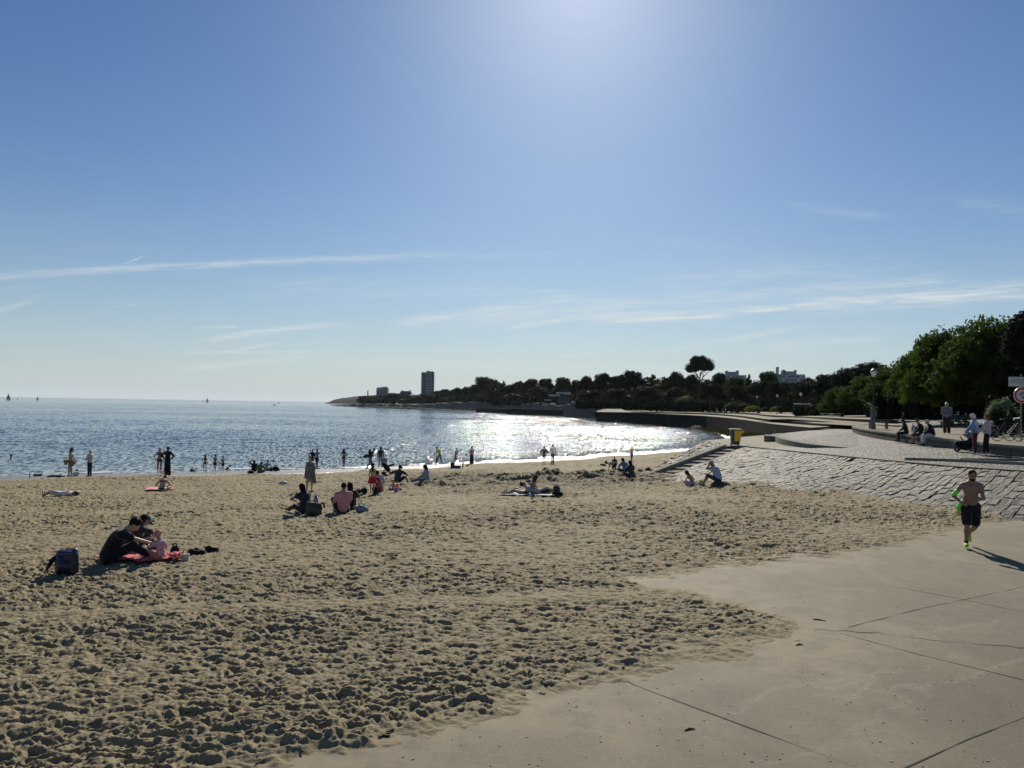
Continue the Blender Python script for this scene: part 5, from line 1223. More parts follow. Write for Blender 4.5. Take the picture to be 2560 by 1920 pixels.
def body_prims(J, fat=1.0, fingers=True):
    H = J['H']; fm = J['fem']; M = np.stack([J['rt'], J['fw'], J['up']]); Mp = np.stack([J['pr'], np.cross(J['up'], J['pr']), J['up']]); Mh = np.stack([J['hr'], J['hf'], J['hu']]); hs = J['hs']
    P = [E(J['pelvis'], (.088*H*(1.05 if fm else 1), .062*H*fat, .062*H), Mp), E(J['waist'], ((.070 if fm else .080)*H*fat, .054*H*fat, .075*H), M), C(lerp(J['pelvis'], J['waist'], .3), lerp(J['waist'], J['chest'], .6), (.056 if fm else .066)*H*fat, (.054 if fm else .066)*H*fat), E(J['chest'], ((.082 if fm else .094)*H, .060*H*fat, .085*H), M),
         C(J['shL'], J['shR'], .029*H, .029*H), C(J['neck']-J['up']*.02*H, J['head'], .038*H*fat**.5, .031*H)]
    P += [C(J['neck']+J['up']*.012*H, J['sh'+n_]+J['up']*.004*H, .026*H, .028*H) for n_ in 'LR']+[E(J['chest']+J['rt']*s_*.045*H+J['up']*.02*H, (.055*H, .055*H*fat**.5, .065*H), M) for s_ in (-1, 1)]
    if fm and not J['child']: P += [E(J['chest']+J['fw']*.045*H+J['rt']*s_*.035*H, (.032*H,)*3, None) for s_ in (-1, 1)]
    h = J['head']; P += [E(h+J['hu']*.008*H, (.043*H*hs, .052*H*hs, .055*H*hs), Mh), E(h+J['hf']*.016*H*hs-J['hu']*.034*H*hs, (.030*H*hs, .033*H*hs, .033*H*hs), Mh)]
    P += [C(h+J['hf']*.050*H*hs+J['hu']*.004*H, h+J['hf']*.058*H*hs-J['hu']*.012*H, .006*H, .009*H, .006)]
    P += [E(h+J['hr']*s_*.044*H*hs-J['hu']*.004*H, (.006*H, .012*H, .018*H), Mh) for s_ in (-1, 1)]
    P += [C(h+J['hf']*.047*H*hs-J['hu']*.034*H-J['hr']*.012*H, h+J['hf']*.047*H*hs-J['hu']*.034*H+J['hr']*.012*H, .005*H, .005*H, .005)]
    for n_ in 'LR':
        hip, kn, an, to, he = [J[q+n_] for q in ('hip', 'kn', 'an', 'toe', 'heel')]; th = 1.0 if not J['child'] else .82
        P += [C(hip, kn, .050*H*fat*th, .032*H*th), C(kn, an, .031*H*th, .019*H*th), E(kn+(an-kn)*.30, (.034*H*th,)*2+(.06*H*th,), None) if abs((an-kn)[2]) > .7*np.linalg.norm(an-kn) else C(kn+(an-kn)*.2, kn+(an-kn)*.42, .033*H*th, .031*H*th), C(he, to, .020*H, .014*H), C(an, he*.4+to*.6, .019*H, .017*H)]
        sh, el, wr, hd = [J[q+n_] for q in ('sh', 'el', 'wr', 'hd')]; am = 1.0 if not J['child'] else .85
        P += [C(sh, el, .027*H*fat**.5*am, .021*H*am), C(el, wr, .0215*H*am, .0135*H*am)]
        pr_ = np.cross(hd, J['fw']); pr_ /= max(np.linalg.norm(pr_), 1e-6); pn = np.cross(pr_, hd)
        pm_ = wr+hd*.028*H; Mh2 = np.stack([pr_, pn, hd]); P += [E(pm_, (.0215*H, .011*H, .030*H), Mh2)]
        if fingers:
            for i, (o_, l_) in enumerate(((-.0155, .036), (-.005, .043), (.006, .041), (.016, .032))):
                b0 = wr+hd*.050*H+pr_*o_*H; b1 = b0+hd*l_*.5*H+pn*.004*H; b2 = b1+hd*l_*.42*H-pn*.012*H*(1+.2*i); P += [C(b0, b1, .0054*H, .0050*H, .004), C(b1, b2, .0050*H, .0042*H, .004)]
            t0 = wr+hd*.016*H-pr_*.016*H; t1 = t0+hd*.020*H-pr_*.014*H; t2 = t1+hd*.020*H-pr_*.002*H; P += [C(t0, t1, .0075*H, .006*H, .006), C(t1, t2, .006*H, .005*H, .005)]
        else: P += [C(wr+hd*.04*H, wr+hd*.085*H-pn*.01*H, .014*H, .008*H), C(wr+hd*.015*H-pr_*.015*H, wr+hd*.05*H-pr_*.028*H, .008*H, .006*H)]
    return P
def lerp(a, b, t): return a+(b-a)*t
def torso(J, o, fat=1.0, lo=True):
    H = J['H']; fm = J['fem']; M = np.stack([J['rt'], J['fw'], J['up']]); Mp = np.stack([J['pr'], np.cross(J['up'], J['pr']), J['up']])
    P = [C(lerp(J['pelvis'], J['waist'], .3), lerp(J['waist'], J['chest'], .6), (.058 if fm else .068)*H*fat+o, (.057 if fm else .068)*H*fat+o), E(J['waist'], ((.072 if fm else .082)*H*fat+o, .056*H*fat+o, .075*H+o), M), E(J['chest'], ((.084 if fm else .096)*H+o, .062*H*fat+o, .085*H+o), M), C(J['shL'], J['shR'], .030*H+o, .030*H+o)]
    P += [C(J['neck']-J['up']*.004*H, J['sh'+n_]+J['up']*.004*H, .024*H+o, .028*H+o) for n_ in 'LR']+[E(J['chest']+J['rt']*s_*.045*H+J['up']*.02*H, (.055*H+o, .055*H*fat**.5+o, .065*H+o), M) for s_ in (-1, 1)]
    if fm and not J['child']: P += [E(J['chest']+J['fw']*.045*H+J['rt']*s_*.035*H, (.032*H+o,)*3, None) for s_ in (-1, 1)]
    if lo: P += [E(J['pelvis']+J['up']*.015*H, (.088*H*(1.05 if fm else 1)+o, .063*H*fat+o, .06*H+o), Mp)]
    return P
def wear(J, kind, o, fat, p):
    H = J['H']; P = []
    if kind in ('shirt', 'dress'):
        P += torso(J, o, fat)
        sl = p.get('sleeve', .3)
        for n_ in 'LR':
            sh, el, wr = J['sh'+n_], J['el'+n_], J['wr'+n_]
            if sl > 0: t = min(1, sl*2); P += [C(sh, lerp(sh, el, t), .028*H+o, .028*H-.007*H*t+o*1.5)]
            if sl > .5: t = sl*2-1; P += [C(el, lerp(el, wr, t), .023*H+o, .0215*H-.008*H*t+o*1.2)]
    if kind in ('shorts', 'trousers'):
        M = np.stack([J['pr'], np.cross(J['up'], J['pr']), J['up']]); P += [E(J['pelvis'], (.088*H*(1.05 if J['fem'] else 1)+o, .062*H*fat+o, .062*H+o), M)]
        ln = p.get('len', .5 if kind == 'shorts' else 1.0)
        for n_ in 'LR':
            hip, kn, an = J['hip'+n_], J['kn'+n_], J['an'+n_]; t = min(1, ln*2); P += [C(hip, lerp(hip, kn, t), .050*H*fat**.5+o, lerp(.050*fat**.5, .033, t)*H+o*(1.7 if ln < .5 else 1.3))]
            if ln > .5: t = ln*2-1; P += [C(kn, lerp(kn, an, t*.96), .034*H+o, .022*H+o*1.6)]
    if kind in ('skirt', 'dress', 'robe'):
        hem = p.get('hem', .25)*H; c0 = J['pelvis']+J['up']*.05*H; ctr = (J['anL']+J['anR'])/2; down = NV_(ctr[0], ctr[1], hem); kc = (J['knL']+J['knR'])/2
        if p.get('sit'): 
            for n_ in 'LR': P += [C(J['hip'+n_], J['kn'+n_], .058*H+o, .045*H+o)]
            P += [C(J['knL'], J['knR'], .042*H+o, .042*H+o), C(J['pelvis'], (J['knL']+J['knR'])/2, .06*H, .05*H)]
        else:
            w_ = p.get('w', .085)*H; P += [C(c0, down, .062*H+o, w_)]
            for s_ in (-1, 1): P += [C(c0+J['pr']*.035*H*s_, down+J['pr']*w_*.45*s_, .05*H+o, w_*.85)]
    if kind == 'band':   # bikini or swimsuit band round the chest
        M = np.stack([J['rt'], J['fw'], J['up']]); return [E(J['chest']+J['up']*.0*H, (.0855*H+o*.6, .066*H*fat+o*.6, .034*H), M)]+[C(J['chest']+J['fw']*.045*H+J['rt']*s_*.035*H, J['chest']+J['fw']*.047*H+J['rt']*s_*.036*H, .034*H, .034*H) for s_ in (-1, 1)]
    if kind == 'briefs':
        M = np.stack([J['pr'], np.cross(J['up'], J['pr']), J['up']]); return [E(J['pelvis'], (.093*H*1.05, .068*H*fat, .05*H), M)]+[C(J['hip'+n_], lerp(J['hip'+n_], J['kn'+n_], .12), .053*H, .053*H) for n_ in 'LR']
    if kind == 'shoes':
        for n_ in 'LR': P += [C(J['heel'+n_], J['toe'+n_], .025*H, .019*H), C(J['an'+n_]-(J['an'+n_]-J['kn'+n_])*.02, lerp(J['heel'+n_], J['toe'+n_], .45), .022*H, .021*H), C(lerp(J['heel'+n_], J['toe'+n_], .5), J['toe'+n_], .024*H, .020*H)]
    if kind == 'socks':
        for n_ in 'LR': P += [C(J['an'+n_], lerp(J['an'+n_], J['kn'+n_], .16), .0225*H, .023*H)]
    if kind == 'apron': P += [C(J['chest']+J['fw']*.05*H, J['pelvis']+J['fw']*.05*H, .06*H, .075*H), C(J['pelvis']+J['fw']*.05*H, (J['knL']+J['knR'])/2, .07*H, .07*H)]
    return P
def hair_prims(J, style):
    H = J['H']; h = J['head']; hs = J['hs']; hu, hf, hr = J['hu'], J['hf'], J['hr']; Mh = np.stack([hr, hf, hu]); P = []
    c = h+hu*.016*H*hs-hf*.008*H*hs
    big = dict(short=1.0, bun=1.0, curly=1.14, long=1.06, bob=1.12, pony=1.0, fluffy=1.06).get(style, 1)
    P += [E(c, (.047*H*hs*big, .054*H*hs*big, .053*H*hs*big), Mh)]
    rg = np.random.RandomState(int(abs(h[2])*1e4) % 9999); nb = {'short': 10, 'fluffy': 20, 'curly': 26}.get(style, 8); am = {'fluffy': .013, 'curly': .017}.get(style, .007)*H*hs
    for i in range(nb):
        d = rg.normal(size=3); d /= np.linalg.norm(d); d = d+hu*.35; d /= np.linalg.norm(d); q = c+(hr*(d@hr)*.045+hf*(d@hf)*.052+hu*(d@hu)*.050)*H*hs*big; P.append(E(q, (am*rg.uniform(.7,1.2),)*3, None))
    if style in ('long', 'bob'):
        L = .19 if style == 'long' else .075; dn = -J['up'] if style == 'long' else -hu
        P += [C(c-hf*.025*H, h-hf*.045*H*hs+dn*L*H-J['fw']*.01*H, .040*H*hs, .028*H), C(c+hr*.03*H-hf*.012*H, h+hr*.036*H-hf*.032*H+dn*L*.85*H, .024*H, .016*H), C(c-hr*.03*H-hf*.012*H, h-hr*.036*H-hf*.032*H+dn*L*.85*H, .024*H, .016*H)]
    if style == 'bun': P += [E(c-hf*.045*H+hu*.035*H, (.024*H,)*3, None)]
    if style == 'pony': P += [C(c-hf*.05*H+hu*.01*H, c-hf*.07*H-hu*.10*H, .017*H, .010*H)]
    return P
def hair_cuts(J, style):
    H = J['H']; h = J['head']; n_ = J['hf']*.80-J['hu']*.60; c = h@n_+(.012 if style != 'curly' else .022)*H*J['hs']; return [(n_, c)] if style not in ('long',) else [(J['hf'], h@J['hf']+.020*H)]
SK = [pmat('skin_light', (.38,.24,.17), .55, var=.08, vscale=6), pmat('skin_tan', (.27,.155,.10), .55, var=.08, vscale=6), pmat('skin_dark', (.10,.06,.04), .55, var=.08, vscale=6)]
HC = dict(black=(.010,.009,.008), brown=(.035,.02,.012), dbrown=(.02,.013,.009), blond=(.30,.21,.10), grey=(.38,.37,.35), white=(.58,.57,.54), ginger=(.16,.065,.025))
def hairm(c): return pmat('hair_'+c, HC[c], .75, .12, var=.35, vscale=25, bump=.004, bscale=60)
def lerp(a, b, t): return a+(b-a)*t
def person(loc, yaw, H, po, label, skin=0, hair=('short', 'dbrown'), clothes=(), hat=None, fem=False, child=False, res=.02, fat=1.0, sink=0, group=None, eyes=False):
    """loc: ground point; yaw 0 faces away to the sea, 90 left, 180 the camera"""
    e = empty('person', (loc[0], loc[1], loc[2]-sink), R(yaw), label=label, cat='person', group=group)
    J = skeleton(H, po, fem, child); fing = res <= .0125; big = res <= .0125; near = res < .012
    sdf_obj('body', body_prims(J, fat, fing), res, SK[skin], e, k=.018*H/1.7)
    if hair: 
        st, cl = hair; sdf_obj('hair', hair_prims(J, st), min(res, .016), hairm(cl), e, k=.015, cuts=hair_cuts(J, st))
    for (nm, kind, mat, p) in clothes:
        o = p.get('o', .010 if kind not in ('shirt', 'dress') else .014); cuts = []
        P = wear(J, kind, o, fat, p)
        if kind == 'skirt' and not p.get('sit'): cuts = [(J['up'], J['pelvis']@J['up']+.055*H)]
        if kind == 'band': cuts = [(J['up'], J['chest']@J['up']+.028*H), (-J['up'], -(J['chest']@J['up'])+.028*H)] if not p.get('suit') else []
        if kind == 'skirt' or kind == 'dress' or kind == 'robe':
            if not p.get('sit'): cuts = cuts+[((0, 0, -1), -p.get('hem', .25)*H)]
        if P: sdf_obj(nm, P, min(res, .022), mat, e, k=.02*H/1.7, cuts=cuts)
    if hat:
        kind, hm = hat; hs = J['hs']; h = J['head']; Mh = np.stack([J['hr'], J['hf'], J['hu']]); c = h+J['hu']*.022*H*hs
        o = sdf_obj('hat', [E(c, (.052*H*hs, .060*H*hs, .050*H*hs), Mh)], min(res, .014), hm, e, k=.01, cuts=[(-J['hu'], -(c@J['hu'])+.004*H)])
        B = MB(); n = 20; V = []
        for i in range(n):
            a = 2*math.pi*i/n
            if kind == 'cap': r0, r1 = .045*H*hs, .045*H*hs+max(0, math.sin(a))**1.5*.050*H*hs+.004*H
            elif kind == 'brim': r0, r1 = .045*H*hs, .085*H*hs
            else: r0, r1 = .045*H*hs, .066*H*hs
            for r_, dz in ((r0, .004), (r1, -.010 if kind != 'sun' else -.03), (r1, -.016 if kind != 'sun' else -.036), (r0, -.002)):
                q = c+J['hr']*math.cos(a)*r_+J['hf']*math.sin(a)*r_*1.12+J['hu']*dz*H; V.append(tuple(q))
        B.add(V, [(4*i+a_, 4*((i+1) % n)+a_, 4*((i+1) % n)+(a_+1) % 4, 4*i+(a_+1) % 4) for i in range(n) for a_ in range(4)]); B.build('brim', hm, e, True)
    if eyes:
        h = J['head']
        for s_ in (-1, 1):
            c = h+J['hf']*.0465*H+J['hr']*s_*.017*H+J['hu']*.006*H; B = MB(); B.v = [tuple(c+ICV[i]*.0075*H) for i in range(len(ICV))]; B.f = [tuple(f) for f in ICF]; B.build('eye', pmat('eye', (.02,.015,.01), .2), e, True)
    e['_'] = 0; del e['_']
    return e, J
def world_pt(e, p): return Matrix.Translation(e.location) @ Matrix.Rotation(e.rotation_euler.z, 4, 'Z') @ Vector(p)
# poses, in body heights
STAND = dict()
def st(**k): d = dict(STAND); d.update(k); return d
HIPS = dict(handL=(-.085,.03,.585), handR=(.085,.03,.585), ep=(1,-.35,0), hdirL=(1,.4,-.4), hdirR=(-1,.4,-.4))
SITK = dict(pelvis=(0,0,.055), lean=16, bend=14, footL=(-.06,.36,.035), footR=(.06,.36,.035), kp=(.18,.1,1), handL=(-.055,.27,.19), handR=(.055,.27,.19), ep=(1,-.2,.1), toe=(.1,1,-.05))
SITL = dict(pelvis=(0,0,.055), lean=-10, bend=14, footL=(-.06,.47,.03), footR=(.06,.46,.03), kp=(.05,.1,1), handL=(-.15,-.16,.02), handR=(.15,-.16,.02), ep=(1,-.6,.2), toe=(.05,.6,.8))
SITX = dict(pelvis=(0,0,.055), lean=10, bend=22, footL=(.07,.17,.03), footR=(-.07,.20,.03), kpL=(-1,.5,.35), kpR=(1,.5,.35), handL=(-.09,.16,.13), handR=(.09,.16,.13), ep=(1,-.4,0), toe=(.8,.3,0))
WALK = dict(footL=(-.045,.16,.05), footR=(.045,-.17,.075), pelvis=(0,0,.51), lean=3, handL=(-.14,-.06,.45), handR=(.14,.12,.46))
BENCH = dict(pelvis=(0,0,.055), lean=10, bend=14, footL=(-.06,.24,-.215), footR=(.06,.26,-.215), kp=(.1,1,.6), handL=(-.05,.22,.10), handR=(.05,.22,.10), ep=(1,-.4,0))
def up_(d, **k): q = dict(d); q.update(k); return q
def A(px, py): return on_sand2(px, py)
blk = cloth('black', (.010,.010,.012)); navy = cloth('navy', (.018,.024,.055)); whc = cloth('white', (.52,.52,.52)); grc = cloth('grey', (.14,.15,.17)); dgr = cloth('charcoal', (.035,.04,.05)); redc = cloth('red', (.42,.02,.03)); pinkc = cloth('pink', (.58,.24,.24)); blu = cloth('blue', (.10,.17,.30)); ltb = cloth('light_blue', (.28,.36,.50)); yel = cloth('yellow', (.50,.50,.06)); grn = cloth('olive', (.13,.16,.05)); brn = cloth('brown', (.07,.05,.035)); bei = cloth('beige', (.36,.32,.25)); orng = cloth('orange', (.60,.20,.05)); mar = cloth('maroon', (.11,.02,.035)); tealc = cloth('teal', (.035,.13,.15)); lilac = cloth('lilac', (.45,.38,.46)); neon = pmat('neon_green', (.18,.85,.05), .5); neony = cloth('neon_shoe', (.42,.62,.05))
def mat_pattern(name, c1, c2, kind, sc):
    m = bpy.data.materials.new(name); m.use_nodes = True; N = NT(m.node_tree); b = N.n['Principled BSDF']; tc = N.node('ShaderNodeTexCoord')
    if kind == 'stripe':
        sp = N.node('ShaderNodeSeparateXYZ'); N.l.new(tc.outputs['Object'], sp.inputs[0]); f = N.math('GREATER_THAN', N.math('FRACT', N.math('MULTIPLY', sp.outputs[2], sc)), .5)
    elif kind == 'stripe_x':
        sp = N.node('ShaderNodeSeparateXYZ'); N.l.new(tc.outputs['Object'], sp.inputs[0]); f = N.math('GREATER_THAN', N.math('FRACT', N.math('MULTIPLY', N.math('ADD', sp.outputs[0], N.math('MULTIPLY', sp.outputs[2], .45)), sc)), .5)
    else:
        v = N.node('ShaderNodeTexVoronoi'); v.inputs['Scale'].default_value = sc; N.l.new(tc.outputs['Object'], v.inputs['Vector']); f = N.math('LESS_THAN', v.outputs[0], .28)
    N.l.new(N.mix(f, (*c1, 1), (*c2, 1)), b.inputs['Base Color']); b.inputs['Roughness'].default_value = .9; return m
strp = mat_pattern('striped_cloth', (.40,.44,.50), (.10,.16,.28), 'stripe', 16); spot = mat_pattern('spotted_cloth', (.50,.30,.34), (.06,.06,.14), 'dot', 26); dotd = mat_pattern('dotted_dress', (.02,.02,.03), (.32,.30,.32), 'dot', 16); towm = mat_pattern('striped_towel', (.20,.17,.14), (.07,.085,.12), 'stripe_x', 7)
T = lambda nm, kind, mat, **p: (nm, kind, mat, p)
def hh(px, ptop, pbot, P): return (pbot-ptop)*P[1]/FPX
# ---- family at the left
P0 = A(268, 1408); man_e, Jm = person(P0, -62, 1.88, up_(SITK, lean=20, bend=20, footL=(-.05,.34,.035), footR=(.06,.41,.035), handL=(-.09,.36,.20), handR=(.02,.40,.17), ep=(.6,-.3,-.5), nod=12, twist=-8), 'man in black shirt and trousers sitting on the red towel, reaching to the toddler', 0, ('fluffy', 'black'), (T('shirt','shirt',blk,sleeve=.30,o=.022), T('trousers','trousers',blk,len=.86,o=.016), T('shoes','shoes',blk)), res=.0115, fat=1.05)
P1 = A(318, 1388); person(P1, -30, 1.70, up_(SITK, lean=18, bend=18, handL=(-.04,.30,.21), handR=(.06,.30,.21), nod=10, turn=-20), 'person in dark clothes and teal cap sitting behind the man in black', 0, ('long', 'dbrown'), (T('shirt','shirt',dgr,sleeve=.3), T('trousers','trousers',dgr,len=.9), T('shoes','shoes',blk)), ('cap', tealc), True, res=.0125)
P2 = A(402, 1402); person(P2, 62, 1.02, dict(pelvis=(0,0,.075), lean=4, bend=8, footL=(-.07,.36,.05), footR=(.07,.33,.05), kp=(.5,.2,1), handL=(-.08,.24,.30), handR=(.1,.22,.22), ep=(.7,-.5,-.4), nod=10), 'toddler in pink sun hat and spotted top sitting on the red towel', 0, None, (T('top','shirt',spot,sleeve=.35,o=.010), T('shorts','shorts',cloth('salmon', (.55,.16,.14)),len=.3)), ('brim', cloth('hat_pink', (.56,.24,.26))), True, True, res=.0115)
def towel(pts, mat, label, th=.012, cat='towel', wav=.02, seed=1):
    P = [A(a, b) for a, b in pts]; n = 34; rng = np.random.RandomState(seed)
    u, v = np.meshgrid(np.linspace(0, 1, n), np.linspace(0, 1, n), indexing='ij')
    q = [np.array(tuple(p)) for p in P]; G = (q[0]*((1-u)*(1-v))[..., None]+q[1]*(u*(1-v))[..., None]+q[2]*(u*v)[..., None]+q[3]*((1-u)*v)[..., None])
    ph = rng.rand(2)*9; x, y = G[..., 0], G[..., 1]
    G[..., 2] = G[..., 2]+.055+fbm(x*4+ph[0], y*4, 3, seed)*wav*1.6+np.abs(fbm(x*9+ph[1], y*9, 2, seed+5))*wav
    G[..., 0] += fbm(x*2, y*2+ph[0], 2, seed+9)*.08; G[..., 1] += fbm(x*2, y*2+ph[1], 2, seed+8)*.10
    me = grid_mesh('towel', G[..., 0], G[..., 1], G[..., 2]); o = link('towel', me, mat, None, True); md = o.modifiers.new('thick', 'SOLIDIFY'); md.thickness = th; return setp(o, label, cat)
redt = cloth('towel_red', (.55,.10,.11)); towel([(232,1401),(350,1412),(448,1398),(330,1386)], redt, 'bright red beach towel under the man in black', seed=3, wav=.03); towel([(372,1404),(455,1405),(452,1388),(395,1388)], redt, 'crumpled end of red cloth beside the round black bag', seed=5, wav=.06)
def bag_lump(px, py, w, h, mat, label, d=None, name='bag', k=3, seed=1, cat='bag', loc=None, squash=1.0):
    P = loc or A(px, py); W = w*P[1]/FPX; Hh = h*P[1]/FPX; rng = np.random.RandomState(seed); e = empty(name, P, 0, label=label, cat=cat)
    pr = [E((0, 0, Hh*.42), (W*.42, (d or W*.35), Hh*.46), None)]
    for i in range(k): pr.append(E((rng.uniform(-.28,.28)*W, rng.uniform(-.1,.1)*W, Hh*rng.uniform(.25,.62)), (W*rng.uniform(.16,.3), W*.2, Hh*rng.uniform(.2,.36)), None))
    sdf_obj('pouch', pr, max(.01, W/28), mat, e, k=W*.05, cuts=[((0,0,-1), .03)])
    B = MB(); B.tube([(-W*.2,0,Hh*.7),(-W*.16,.01,Hh*1.0),(0,.0,Hh*1.08),(W*.14,0,Hh*1.0),(W*.2,0,Hh*.7)], .010+W*.01, 6); B.build('handle', mat, e, True); return e
bag_lump(437, 1390, 27, 30, blk, 'round black bag standing on the red towel behind the toddler', seed=2)
# small printed carrier bag
P = A(463, 1402); e = empty('carrier_bag', P, R(12), label='small white printed carrier bag right of the red towel', cat='bag'); B = MB(); frust(B, 0, .13, .12, .05, .14, .07); B.build('bag_body', mat_pattern('printed_bag', (.45,.44,.40), (.30,.15,.12), 'dot', 30), e)
B = MB()
for s_ in (-.04, .04): B.tube([(-.04,s_*.6,.13),(-.035,s_*.6,.20),(.0,s_*.6,.215),(.035,s_*.6,.20),(.04,s_*.6,.13)], .006, 5)
B.build('handle', cloth('tan_strap', (.35,.2,.12)), e)
# backpack
P = A(166, 1434); e = empty('backpack', P-Vector((0,0,.02)), R(8), label='big navy backpack standing upright on the sand at the left', cat='backpack'); e.scale = (.88, .88, .76)
nvb = pmat('navy_nylon', (.006,.008,.030), .38, .5, var=.3, vscale=6, bump=.01, bscale=12)
sdf_obj('pack', [C((-.10,0,.10),(-.10,0,.40),.11,.10), C((.11,0,.10),(.11,0,.42),.11,.10), C((-.08,0,.30),(.08,0,.44),.13,.12), E((0,-.07,.22),(.17,.10,.16),None), E((.02,0,.50),(.16,.09,.06),None)], .012, nvb, e, k=.03, cuts=[((0,0,-1),0.0)])
sdf_obj('lid', [E((.0,0,.50),(.20,.13,.075),None), C((-.12,-.02,.52),(.14,.02,.55),.05,.05)], .012, pmat('navy_lid', (.035,.04,.11), .4, var=.4, vscale=9, bump=.01, bscale=16), e, k=.03, cuts=[((0,0,-1),-.455)])
sdf_obj('strap', [C((-.17,0,.46),(-.26,-.02,.34),.028,.045), C((-.26,-.02,.34),(-.31,-.05,.20),.05,.035), C((-.31,-.05,.20),(-.35,-.05,.13),.03,.022)], .011, blk, e, k=.02)
B = MB(); B.tube([(-.33,-.05,.16),(-.32,-.06,.06),(-.24,-.06,.03),(-.18,-.03,.07)], .008, 5); B.tube([(-.36,-.05,.13),(-.39,-.06,.08),(-.35,-.06,.03)], .007, 5); B.tube([(-.03,.02,.56),(0,.02,.61),(.05,.02,.61),(.08,.02,.56)], .01, 6); B.build('webbing', blk, e)
def shoe(px, py, rz, label, mat=blk, L=.27):
    P = A(px, py); e = empty('shoe', P, rz, label=label, cat='shoe', group='shoes and sandals on the sand'); sdf_obj('upper', [C((-L*.35,0,.05),(L*.35,0,.035),.045,.04), C((-L*.35,0,.06),(-L*.2,0,.085),.045,.035)], .012, mat, e, k=.02, cuts=[((0,0,-1),-.02)]); B = MB(); B.box((0,0,.012), (L*1.05,.09,.024)); B.build('sole', mat, e, bevel=.008); return e
shoe(486, 1386, .3, 'left dark shoe lying on the sand right of the family'); shoe(498, 1384, -.2, 'dark shoe farthest right of the family, tipped on its side'); shoe(530, 1378, .1, 'dark flat sandal alone on the sand right of the family pair')
B = MB(); q0 = A(478, 1330); q1 = A(490, 1341); B.tube([q0+Vector((0,0,.02)), (q0+q1)/2+Vector((.02,0,.05)), q1+Vector((0,0,.02))], .009, 5); setp(B.build('stick', pmat('dry_stick', (.4,.33,.22), .8)), 'thin pale dry stick lying on the sand above the family', 'stick')
# ---- left shoreline
P = A(175, 1193); e_, J_ = person(P, -80, hh(0,1120,1193,P), up_(STAND, handL=(-.06,.13,.50), handR=(.10,.15,.52), lean=4, footL=(-.05,.02,.045), footR=(.05,-.03,.045)), 'woman in pale dress carrying a straw basket, facing right by the water at left', 0, ('bob','dbrown'), (T('dress','dress',cloth('cream', (.34,.32,.28)),hem=.27,sleeve=.2,w=.075),), None, True, res=.018)
def basket(loc, rz, label, mat, w=.42, h=.30):
    e = empty('basket', loc, rz, label=label, cat='basket'); B = MB(); B.lathe([(.24*w,0),(.36*w,h*.4),(.52*w,h),(.50*w,h),(.34*w,h*.42),(.2*w,.02)], n=16, sy=.55); B.build('weave', mat, e, True)
    B = MB(); B.tube([(-.3*w,-.05,h*.9),(-.18*w,-.05,h*1.45),(.18*w,-.05,h*1.45),(.3*w,-.05,h*.9)], .012, 6); B.build('handle', mat, e); return e
straw = pmat('straw', (.19,.15,.06), .8, var=.3, vscale=20, bump=.01, bscale=40)
basket(Vector((P[0]+.20, P[1]-.16, P[2]+.74)), .2, 'yellow straw basket held in front by the woman in the pale dress', straw, .46, .32); basket(Vector((P[0]-.22, P[1]-.14, P[2]+.80)), -.3, 'yellow straw basket held behind by the woman in the pale dress', straw, .38, .32)
P = A(224, 1192); person(P, 80, hh(0,1124,1192,P), up_(STAND, handL=(-.05,.14,.66), handR=(.06,.14,.70), ep=(.6,-.3,-1)), 'older woman in white jacket and dark trousers facing left by the water', 0, ('fluffy','white'), (T('jacket','shirt',cloth('offwhite', (.40,.40,.39)),sleeve=1,o=.02,drop=.06), T('trousers','trousers',navy,len=.95), T('shoes','shoes',blk)), None, True, res=.018)
bag_lump(189, 1191, 18, 13, whc, 'white bag lying on the sand between the two women at left', seed=4)
B = MB(); q = A(194, 1184); B.v = [tuple(np.array(tuple(q))+np.array((0, -.1, .26))+v*np.array((.12,.12,.09))) for v in ICV]; B.f = [tuple(f) for f in ICF]; setp(B.build('ball', cloth('tan_ball', (.28,.16,.09)), smooth=True), 'brown hat lying on top of the white bag at left', 'hat').name = 'hat'
P = A(398, 1184); person(P, 8, hh(0,1120,1184,P), up_(STAND, handL=(-.12,-.02,.56), epL=(-1,-.2,0), hdirL=(1,.2,-.6), handR=(.16,.02,.60)), 'blond woman in dark bikini with hand on hip, seen from behind at the water', 1, ('bun','blond'), (T('bikini_top','band',blk), T('bikini_bottom','briefs',blk)), None, True, res=.018)
P = A(418, 1190.5); person(P, -5, hh(0,1117,1190.5,P), up_(STAND, handR=(.13,.0,.585), epR=(1,-.2,0), hdirR=(-1,.2,-.5), handL=(-.12,.02,.6), epL=(-1,-.2,0)), 'tall person in long black robe and cap, hand on hip, at the water', 2, None, (T('robe','dress',blk,hem=.05,sleeve=.9,w=.095,o=.02),), ('cap', blk), False, res=.018)
P = A(405, 1229); person(P, 5, 1.66, up_(SITX, nod=30), 'woman in black swimsuit sitting cross-legged on a pink towel, seen from behind', 0, ('bun','dbrown'), (T('swimsuit','band',blk), T('shorts','briefs',blk)), None, True, res=.017, fat=1.25)
towel([(360,1229),(434,1226),(428,1220),(372,1221)], cloth('towel_pink', (.60,.20,.22)), 'pink towel under the woman in the black swimsuit', seed=7, wav=.03)
